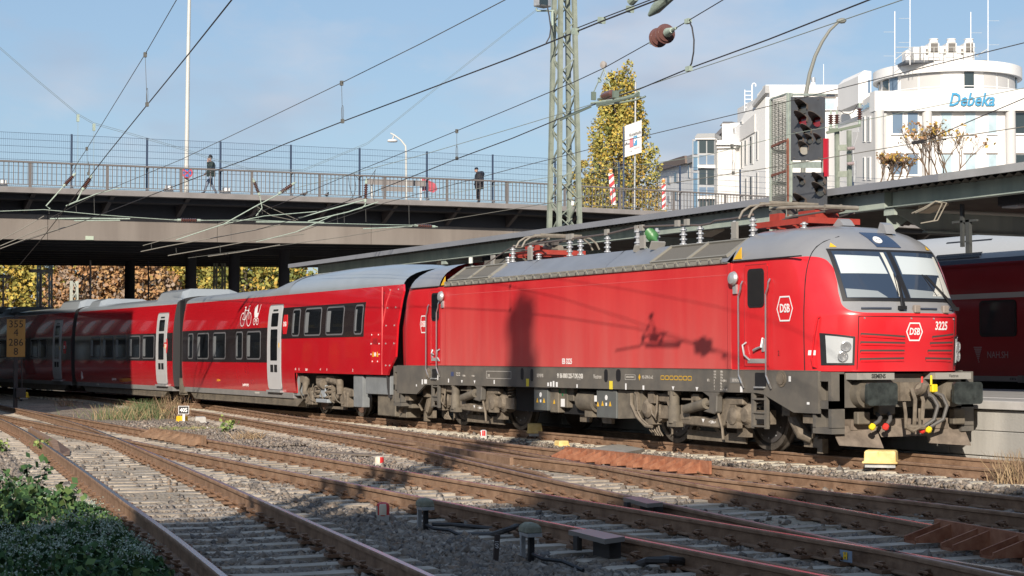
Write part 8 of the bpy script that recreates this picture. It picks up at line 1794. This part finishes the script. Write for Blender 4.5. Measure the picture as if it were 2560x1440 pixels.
# ------------------------------------------------------------------ lineside objects
def cover_box(name, label, px, py, w, d, h, m, rz=0.0, legs=True, ridge=True, gz=-.2):
    p = atZ(px, py, gz); o = thing(name, label, 'trackside box', (p.x, p.y, gz), None, rz); WL[o] = Vector((0, 0, 0))
    z0 = .17 if legs else .02
    mb = MB(); mb.loft([[(-w/2, -d/2, z0), (w/2, -d/2, z0), (w/2, d/2, z0), (-w/2, d/2, z0)], [(-w/2*.97, -d/2*.95, z0+h*.85), (w/2*.97, -d/2*.95, z0+h*.85), (w/2*.97, d/2*.95, z0+h*.85), (-w/2*.97, d/2*.95, z0+h*.85)], [(-w/2*.9, -d/2*.8, z0+h), (w/2*.9, -d/2*.8, z0+h), (w/2*.9, d/2*.8, z0+h), (-w/2*.9, d/2*.8, z0+h)]], closed=True, cap=True); mb.build('cover', m, o, local=True, bevel=.012)
    mb = MB(); mb.box((0, 0, z0), (w*1.1, d*1.12, .035)); mb.build('rim', m, o, local=True, bevel=.008)
    if ridge: mb = MB(); mb.box((-w*.05, -d/2*.99, z0+h*.45), (.018, .02, h*.85)); mb.build('rib', m, o, local=True)
    mb = MB()
    if legs:
        mb.box((0, 0, z0-.05), (w*.95, d*.8, .06)); mb.build('base_plate', galv, o, local=True); mb = MB()
        for k_ in (-.28, 0, .22): mb.cyl((k_*w, 0, -.08), (k_*w, 0, z0-.05), .028, 8)
        mb.build('leg', galv, o, local=True)
        for k_ in range(3): mb = MB(); a = -.35+.14*k_; mb.tube([(a*w, -d*.3, z0-.06), (a*w-.08, -d*.5, .05), (a*w+.05, -d*.55, -.02), (a*w+.2, -d*.5, .02)], .011, 5); mb.build('cable', black, o, local=True)
    return o
cover_box('track_magnet_box', 'large yellow box with central rib beside the rail in front of the locomotive nose', 2203, 1182, .50, .36, .19, yellow, .78)
cover_box('track_magnet_box', 'yellow box on galvanised legs under the middle of the locomotive', 1337, 1100, .42, .32, .20, yellow, -.45, True, False)
cover_box('track_magnet_box', 'low yellow capped box just right of the legged yellow box', 1404, 1116, .28, .22, .10, yellow, -.1, False, False)
cover_box('track_magnet_box', 'bright yellow box at the left border below the kilometre board', 54, 1003, .58, .4, .20, yellow_strong, .1, True)
cover_box('track_magnet_box', 'small yellow capped box beside the 405 plate', 455, 1056, .30, .22, .16, yellow_strong, .2, False, False)
cover_box('cable_box', 'flat concrete grey cable box right of the 405 plate', 501, 1058, .55, .3, .16, concrete, -.25, False, False)
cover_box('track_magnet_box', 'pale yellow box half hidden in dry grass left of the 405 plate', 410, 1034, .35, .25, .13, yellow, .2, False, False)
p = atZ(459, 1058, -.2); nb = thing('number_plate', 'black plate with white number 405 on a short white post', 'sign', (p.x, p.y, -.2)); WL[nb] = Vector((0, 0, 0)); nn = Vector(CAM)-p; nn.z = 0; nn.normalize(); tt = Vector((-nn.y, nn.x, 0))
mb = MB(); mb.beam((0, 0, 0), (0, 0, .28), .06, .035); mb.build('post', white, nb, local=True)
def plate(w, h, z, out, m, nm, par): c = nn*out+Vector((0, 0, z)); P = [c-tt*w/2-Vector((0, 0, h/2)), c+tt*w/2-Vector((0, 0, h/2)), c+tt*w/2+Vector((0, 0, h/2)), c-tt*w/2+Vector((0, 0, h/2))]; return MB().add(P+[q_-nn*.012 for q_ in P], [(0,1,2,3),(7,6,5,4),(0,4,5,1),(1,5,6,2),(2,6,7,3),(3,7,4,0)]).build(nm, m, par, local=True)
plate(.285, .225, .36, .02, white, 'plate', nb); plate(.26, .20, .36, .024, mat('plate_black', (.015, .015, .016), .5), 'face', nb); text('405', .15, Mplane(nn*.027+Vector((0, 0, .355)), tt, (0, 0, 1)), white, nb, 'lettering', sx=.9, bold=.004)
# yellow kilometre board in the shade at the left
p = atD(40, 845, 57); kmz = p.z; kb = thing('kilometre_board', 'yellow board with black figures 355 4 286 8 on a dark post at left', 'sign', (p.x, p.y, -.3)); WL[kb] = Vector((0, 0, 0)); zc = kmz+.3
nn = Vector(CAM)-p; nn.z = 0; nn.normalize(); tt = Vector((-nn.y, nn.x, 0))
mb = MB(); mb.beam((-nn.x*.06, -nn.y*.06, 0), (-nn.x*.06, -nn.y*.06, zc+.75), .12, .10); mb.tube([Vector((0, 0, .6))+tt*.16, Vector((0, 0, .9))+tt*.20, Vector((0, 0, 1.8))+tt*.18], .02, 6); mb.box(Vector((0, 0, .75))+tt*.15, (.3, .3, .3)); mb.build('post', mat('post_dark', (.03, .03, .032), .7), kb, local=True)
plate(.575, 1.22, zc, .0, mat('board_ochre', (.34, .19, .045), .6, var=.06, scale=2), 'plate', kb)
for s, dz in (('355', .44), ('4', .165), ('286', -.15), ('8', -.445)): text(s, .33, Mplane(nn*.006+Vector((0, 0, zc+dz)), tt, (0, 0, 1)), mat('print_black', (.01, .01, .01)), kb, 'lettering', sx=.95)
# boundary markers
def marker(label, px, py, h, m1, m2, two=True):
    p = atZ(px, py, -.2); o = thing('boundary_marker', label, 'marker post', (p.x, p.y, -.2)); WL[o] = Vector((0, 0, 0)); nn_ = Vector(CAM)-p; a = math.atan2(nn_.y, nn_.x); o.rotation_euler = (0, 0, a)
    mb = MB(); mb.loft([[(.075*math.cos(t)*s, .075*math.sin(t)*s, z) for t in np.linspace(0, 2*math.pi, 17)[:-1]] for z, s in ((.05, 1), (h*.8, 1), (h*.93, .85), (h, .45))], closed=True, cap=True); mb.build('head', m1, o, local=True, smooth=True)
    mb = MB(); mb.loft([[(.078*math.cos(t)*s, .078*math.sin(t)*s, z) for t in np.linspace(*((.15, 1.5) if two else (-.55, .55)), 7)] for z, s in ((.06, 1), (h*.8, 1), (h*.93, .85))]); mb.build('stripe', m2, o, local=True, smooth=True)
    if not two: mb = MB(); mb.loft([[(.079*math.cos(t)*s, .079*math.sin(t)*s, z) for t in np.linspace(-1.5, -.85, 5)] for z, s in ((.06, 1), (h*.8, 1))]); mb.build('stripe', m2, o, local=True)
    mb = MB(); mb.bb(-.07, .07, -.07, .07, -.1, .06); mb.build('foot', concrete, o, local=True)
mred = mat('marker_red', (.55, .03, .03), .5); mcream = mat('marker_cream', (.62, .54, .42), .5)
marker('half red half white marker post lit by the sun between the rails', 948, 1166, .17, mcream, mred)
marker('cream marker post with red edges standing in the dark ballast', 957, 1300, .20, mred, mcream, False)
marker('small red marker post in front of the rear locomotive bogie', 1209, 1096, .19, white, mred, False)
# small white figure-like posts: track cabinets and lubricators in the shade
for i, (px, py, s) in enumerate(((1062, 1325, .72), (1325, 1400, .8))):
    p = atZ(px, py, -.2); o = thing('rail_contact_box', ['grey rail contact box on two legs beside the shaded rail, the left one', 'mossy domed rail contact box on two legs beside the shaded rail, the right one'][i], 'trackside box', (p.x, p.y, -.2), None, -.15); WL[o] = Vector((0, 0, 0))
    mb = MB(); mb.loft([[(-.15*s, -.08, .25), (.15*s, -.08, .25), (.15*s, .08, .25), (-.15*s, .08, .25)], [(-.14*s, -.07, .31), (.14*s, -.07, .31), (.14*s, .07, .31), (-.14*s, .07, .31)], [(-.08*s, -.04, .34), (.08*s, -.04, .34), (.08*s, .04, .34), (-.08*s, .04, .34)]], closed=True, cap=True); mb.build('cover', mat('box_moss', (.20, .20, .15), .8, var=.25, scale=14), o, local=True, bevel=.01)
    mb = MB(); mb.box((0.02, 0, .235), (.30*s, .14, .03)); mb.build('rim', galv, o, local=True); mb = MB(); mb.box((.03, 0, .1), (.05, .05, .26)); mb.build('leg', black, o, local=True); mb = MB(); mb.box((-.15, -.02, .12), (.05, .04, .28)); mb.box((-.12, -.02, .24), (.12, .05, .03)); mb.build('bracket', galv, o, local=True)
    mb = MB(); mb.tube([(.08, 0, .06), (.3, .02, .04), (.6, .1, .05), (.95, .16, .01)], .018, 6); mb.build('cable', black, o, local=True)
for i, (a, b, c_, d_) in enumerate((((1560, 1242), (1657, 1256), (1622, 1262), (1535, 1248)), ((1423, 1324), (1562, 1342), (1520, 1353), (1395, 1330)))):
    P = [atZ(*q_, .035) for q_ in ((1421, 1325), (1475, 1322), (1562, 1341), (1512, 1348))] if i else [atZ(*q_, .035) for q_ in ((1558, 1243), (1600, 1241), (1657, 1256), (1618, 1259))]
    cen = sum(P, Vector())/4; o = thing('plate_box', ['flat plate box over the rail with reddish reflections near the shade edge', 'larger flat plate box over the dark foreground rail'][i], 'trackside box', (cen.x, cen.y, -.2))
    MB().add(P+[q_-Vector((0, 0, .045)) for q_ in P], [(0,1,2,3),(7,6,5,4),(0,4,5,1),(1,5,6,2),(2,6,7,3),(3,7,4,0)]).build('lid', mat('lid_grey', (.22, .20, .18), .35), o); mb = MB(); mb.box(cen+Vector((.10, .05, -.12)), (.3, .12, .16)); mb.box(cen+Vector((-.18, -.10, -.10)), (.08, .05, .13)); mb.build('body', mat('box_dark', (.05, .045, .042), .7), o)
p = atZ(1238, 1402, -.2); o = thing('numbered_stake', 'dark leaning stake with white number 109 in the ballast', 'post', (p.x, p.y, -.2)); WL[o] = Vector((0, 0, 0)); nn = Vector(CAM)-p; nn.z = 0; nn.normalize(); tt = Vector((-nn.y, nn.x, 0))
mb = MB(); mb.beam((0, 0, -.05), Vector((0, 0, .24))+tt*.02, .05, .02); mb.build('stake', mat('stake_brown', (.06, .045, .04), .7), o, local=True); text('109', .05, Mplane(nn*.028+Vector((0, 0, .15))+tt*.012, (0, 0, -1), tt), mat('print_dim', (.55, .55, .55)), o, 'lettering')
def hose(label, px, r=.022, m=None):
    P = [atZ(x, y, -.2+dz) for x, y, dz in px]; c = P[len(P)//2]; o = MB().tube(P, r, 7).build('cable_hose', m or mat('hose_dark', (.045, .042, .042), .6), smooth=True); tag(o, label, 'cable'); return o
hose('black cable running from the left contact box along the shaded rail', [(1080, 1311, .05), (1130, 1312, .04), (1200, 1318, .03), (1260, 1325, .02)]); hose('thick bent hose rising out of the ballast at the numbered stake', [(1140, 1338, .0), (1230, 1337, .03), (1258, 1328, .10), (1290, 1316, .12), (1330, 1315, .06)], .03)
hose('arched hose at the foot of the foreground rail near the bottom edge', [(1590, 1413, .0), (1620, 1402, .10), (1670, 1398, .12), (1720, 1405, .08), (1770, 1422, .05), (1850, 1440, .03)], .035); hose('long cable curving along the bottom edge towards the right', [(1700, 1385, .05), (1760, 1400, .06), (1800, 1420, .05), (1900, 1440, .03), (2000, 1470, .02)], .015)
slb = thing('cover_slab', 'flat grey concrete cover slab between yellow box and red check rail', 'slab', tuple(atZ(1520, 1122, -.2))); P = [atZ(*q_, -.13) for q_ in ((1432, 1128), (1545, 1109), (1612, 1122), (1510, 1140))]; MB().add(P+[q_-Vector((0, 0, .12)) for q_ in P], [(0,1,2,3),(7,6,5,4),(0,4,5,1),(1,5,6,2),(2,6,7,3),(3,7,4,0)]).build('slab', slabgrey, slb)
pk = thing('wooden_board', 'weathered dark board lying in the ballast between the tracks', 'board', tuple(atZ(860, 1136, -.2))); mb = MB(); a, b = atZ(800, 1132, -.17), atZ(945, 1138, -.17); mb.beam(a, b, .30, .03); mb.build('board', mat('board_brown', (.16, .13, .105), .9, var=.2, scale=6), pk)
pt = MB()
rr_ = random.Random(3)
for x, y in ((2385, 1210), (365, 1015), (520, 1070), (610, 1030), (490, 1074), (1005, 1190), (1585, 1180), (1880, 1178), (440, 1060), (580, 1048)):
    q_ = atZ(x, y, -.19); pt.box(q_, (rr_.uniform(.05, .14), rr_.uniform(.03, .08), rr_.uniform(.02, .06)), Matrix.Rotation(rr_.uniform(0, 3), 3, 'Z'))
tag(pt.build('litter', mat('litter_white', (.72, .70, .68), .7)), 'scraps of white litter scattered between the rails', None, None, 'stuff')
# H plate on the rail, little labels
hp = thing('rail_label', 'small plate with yellow letter H on the web of the foreground rail', 'label', tuple(atZ(2120, 1390, -.1))); c_ = atZ(2120, 1390, -.09); nn = Vector((0, -1, 0)); tt = Vector((1, -.03, 0)).normalized()
WL[hp] = Vector(hp.location); text('H', .075, Mplane(c_+Vector((0, -.03, 0)), tt, (0, 0, 1)), yellow_strong, hp, 'lettering', bold=.006); P = [c_+tt*a+Vector((0, -.022, b)) for a, b in ((-.09, -.05), (.09, -.05), (.09, .05), (-.09, .05))]; MB().add(P, [(0, 1, 2, 3)]).build('plate', mat('label_blue_grey', (.22, .28, .36), .5), hp)

# ------------------------------------------------------------------ weeds and grass
gl_ = [mat('weed_green', (.055, .115, .040), .7, spec=.2), mat('weed_dark', (.030, .070, .030), .7, spec=.2), mat('weed_light', (.11, .17, .055), .7, spec=.2)]
fl_ = mat('weed_fluff', (.34, .40, .33), .9)
def area_pts(n, poly, seed, zf):
    g = np.random.default_rng(seed); xs_ = [p[0] for p in poly]; ys_ = [p[1] for p in poly]; out = []
    P = np.array(poly)
    while len(out) < n:
        x, y = g.uniform(min(xs_), max(xs_)), g.uniform(min(ys_), max(ys_)); c = False; j = len(poly)-1
        for i in range(len(poly)):
            if (ys_[i] > y) != (ys_[j] > y) and x < (xs_[j]-xs_[i])*(y-ys_[i])/(ys_[j]-ys_[i])+xs_[i]: c = not c
            j = i
        if c: out.append((x, y, zf(x, y, g)))
    return np.array(out)
poly = [(8.6, -16.6), (9.6, -13.75), (11, -13.55), (13, -13.85), (15.2, -14.25), (17.2, -14.55), (18.6, -14.9), (20.5, -16.2), (17, -18.2)]
g = np.random.default_rng(11)
def hgt(x, y, g): e = max(0, min(1, (rail_y('L', x)-.12-y)/.8)); return -.22+ (.05+.50*e*(vnoise(np.array([x]), np.array([y]), 1.1, 5)[0]))*g.uniform(.15, 1.0)
wp = thing('weed_patch', 'dense patch of dark green weeds with pale fluffy heads in the lower left corner', 'weeds', (14, -15.5, -.25)); 
P = area_pts(19000, poly, 21, hgt); V = leaves(P, .034, .5, 22, 1.25); quadmesh('foliage', V, gl_, wp, 'stuff', g.choice(3, len(P), p=[.45, .40, .15]))
C_ = area_pts(420, poly, 31, lambda x, y, g: hgt(x, y, g)*0-.22+ (.06+.5*max(0, min(1, (rail_y('L', x)-.12-y)/.8))*vnoise(np.array([x]), np.array([y]), 1.1, 5)[0])*1.05)
C_ = C_[vnoise(C_[:, 0], C_[:, 1], .9, 41) > .45]
Q = (C_[:, None, :]+g.normal(size=(len(C_), 42, 3))*np.array([.055, .055, .035])).reshape(-1, 3); quadmesh('fluffy_heads', leaves(Q, .011, .4, 33, 1.0), fl_, wp, 'stuff')
st_ = MB(); 
for q_ in area_pts(500, poly, 51, hgt): st_.tube([(q_[0], q_[1], -.24), (q_[0]+rr_.uniform(-.05, .05), q_[1]+rr_.uniform(-.05, .05), q_[2]+.05)], .0035, 3, cap=False)
tag(st_.build('stems', mat('weed_stem', (.10, .12, .06), .8), wp), kind='stuff')
def herb(label, px, py, h, nl, lf, seed, cols, spread=.22, name='weed_plant'):
    p = atZ(px, py, -.2); g = np.random.default_rng(seed); o = thing(name, label, 'plant', (p.x, p.y, -.2)); WL[o] = Vector((p.x, p.y, -.2)); mb = MB(); L = []
    for k_ in range(5):
        a = g.uniform(0, 6.28); t_ = p+Vector((math.cos(a)*spread, math.sin(a)*spread, h*g.uniform(.6, 1.0))); m_ = p.lerp(t_, .5)+Vector((0, 0, h*.1)); mb.tube([p, m_, t_], [.006, .005, .003], 4)
        for j in range(nl): f = g.uniform(.25, 1.0); L.append(tuple(p.lerp(t_, f)+Vector(tuple(g.normal(size=3)*.05))))
    mb.build('stem', mat('weed_stem', (.10, .12, .06)), o); quadmesh('leaves', leaves(np.array(L), lf, .4, seed+1, 1.4), cols, o, None, g.integers(0, len(cols), len(L)))
herb('tall leafy weed with dark leaves rising from the weed patch at the left border', 75, 1300, .75, 16, .045, 61, gl_[:2], .28); herb('leafy weed at the left edge of the weed patch', 25, 1340, .62, 18, .045, 64, gl_, .26); herb('broad leaved weed inside the patch near the rail', 180, 1310, .45, 14, .05, 67, [gl_[0], gl_[2]], .22)
herb('bright green small herb right of the concrete box in the gravel', 568, 1085, .42, 12, .05, 71, [mat('herb_lime', (.25, .30, .08), .7), gl_[2]], .18); herb('low yellow green herb tuft by the curved rail at the left', 105, 1130, .25, 16, .035, 74, [mat('herb_lime', (.25, .30, .08)), gl_[2]], .2); herb('low yellow green herbs at the left border beside the curved track', 20, 1130, .26, 18, .035, 77, [mat('herb_lime', (.25, .30, .08)), gl_[2]], .3)
def tuft(label, px, py, w, h, n, seed, cols, lean=.3, gz=-.2):
    p = atZ(px, py, gz); g = np.random.default_rng(seed); V = []; mi = []
    for k_ in range(n):
        b = np.array([p.x, p.y, gz-.02])+np.array([g.normal()*w*.35, g.normal()*w*.35, 0]); d = np.array([g.normal()*lean, g.normal()*lean, 1.0]); t_ = b+d*h*g.uniform(.4, 1.0); s = np.cross(d, g.normal(size=3)); s = s/np.linalg.norm(s)*.006; m_ = (b+t_)/2+np.array([0, 0, .03]); V += [b-s, b+s, m_+s*.8, m_-s*.8, m_-s*.8, m_+s*.8, t_+s*.2, t_-s*.2]; c = g.integers(0, len(cols)); mi += [c, c]
    o = quadmesh('grass_tuft', np.array(V), cols, None, None, mi); tag(o, label, 'grass'); return o
dry = [mat('dry_grass', (.36, .26, .15), .85), mat('dry_grass_dark', (.24, .16, .10), .85)]; grn = [mat('grass_grey_green', (.13, .16, .075), .85), mat('grass_green', (.09, .14, .05), .85), mat('dry_grass', (.36, .26, .15))]
tuft('long grey green grass clump left of the dry grass near the train', 325, 1048, 1.5, .50, 900, 81, grn, .45); tuft('round green grass bush between the dry grass and the grey clump', 362, 1046, .55, .62, 600, 82, grn[:2], .5); tuft('dry straw coloured grass stalks left of the 405 plate', 425, 1046, .7, .75, 260, 83, dry, .35); tuft('thin brown dry stalks near the yellow box in the left gravel', 170, 1018, .5, .45, 120, 84, dry, .6)
tuft('dry reddish brown grass at the right border in front of the platform', 2545, 1212, .5, .55, 420, 85, dry, .35, -.2); tuft('sparse dead stalks near the small green herb', 620, 1100, .5, .25, 200, 86, dry, .6); tuft('low withered grass strip on the gravel below the 405 plate', 470, 1075, 1.2, .12, 500, 87, [grn[0], mat('herb_lime', (.25, .30, .08)), dry[0]], .8)
bpy.context.view_layer.update()
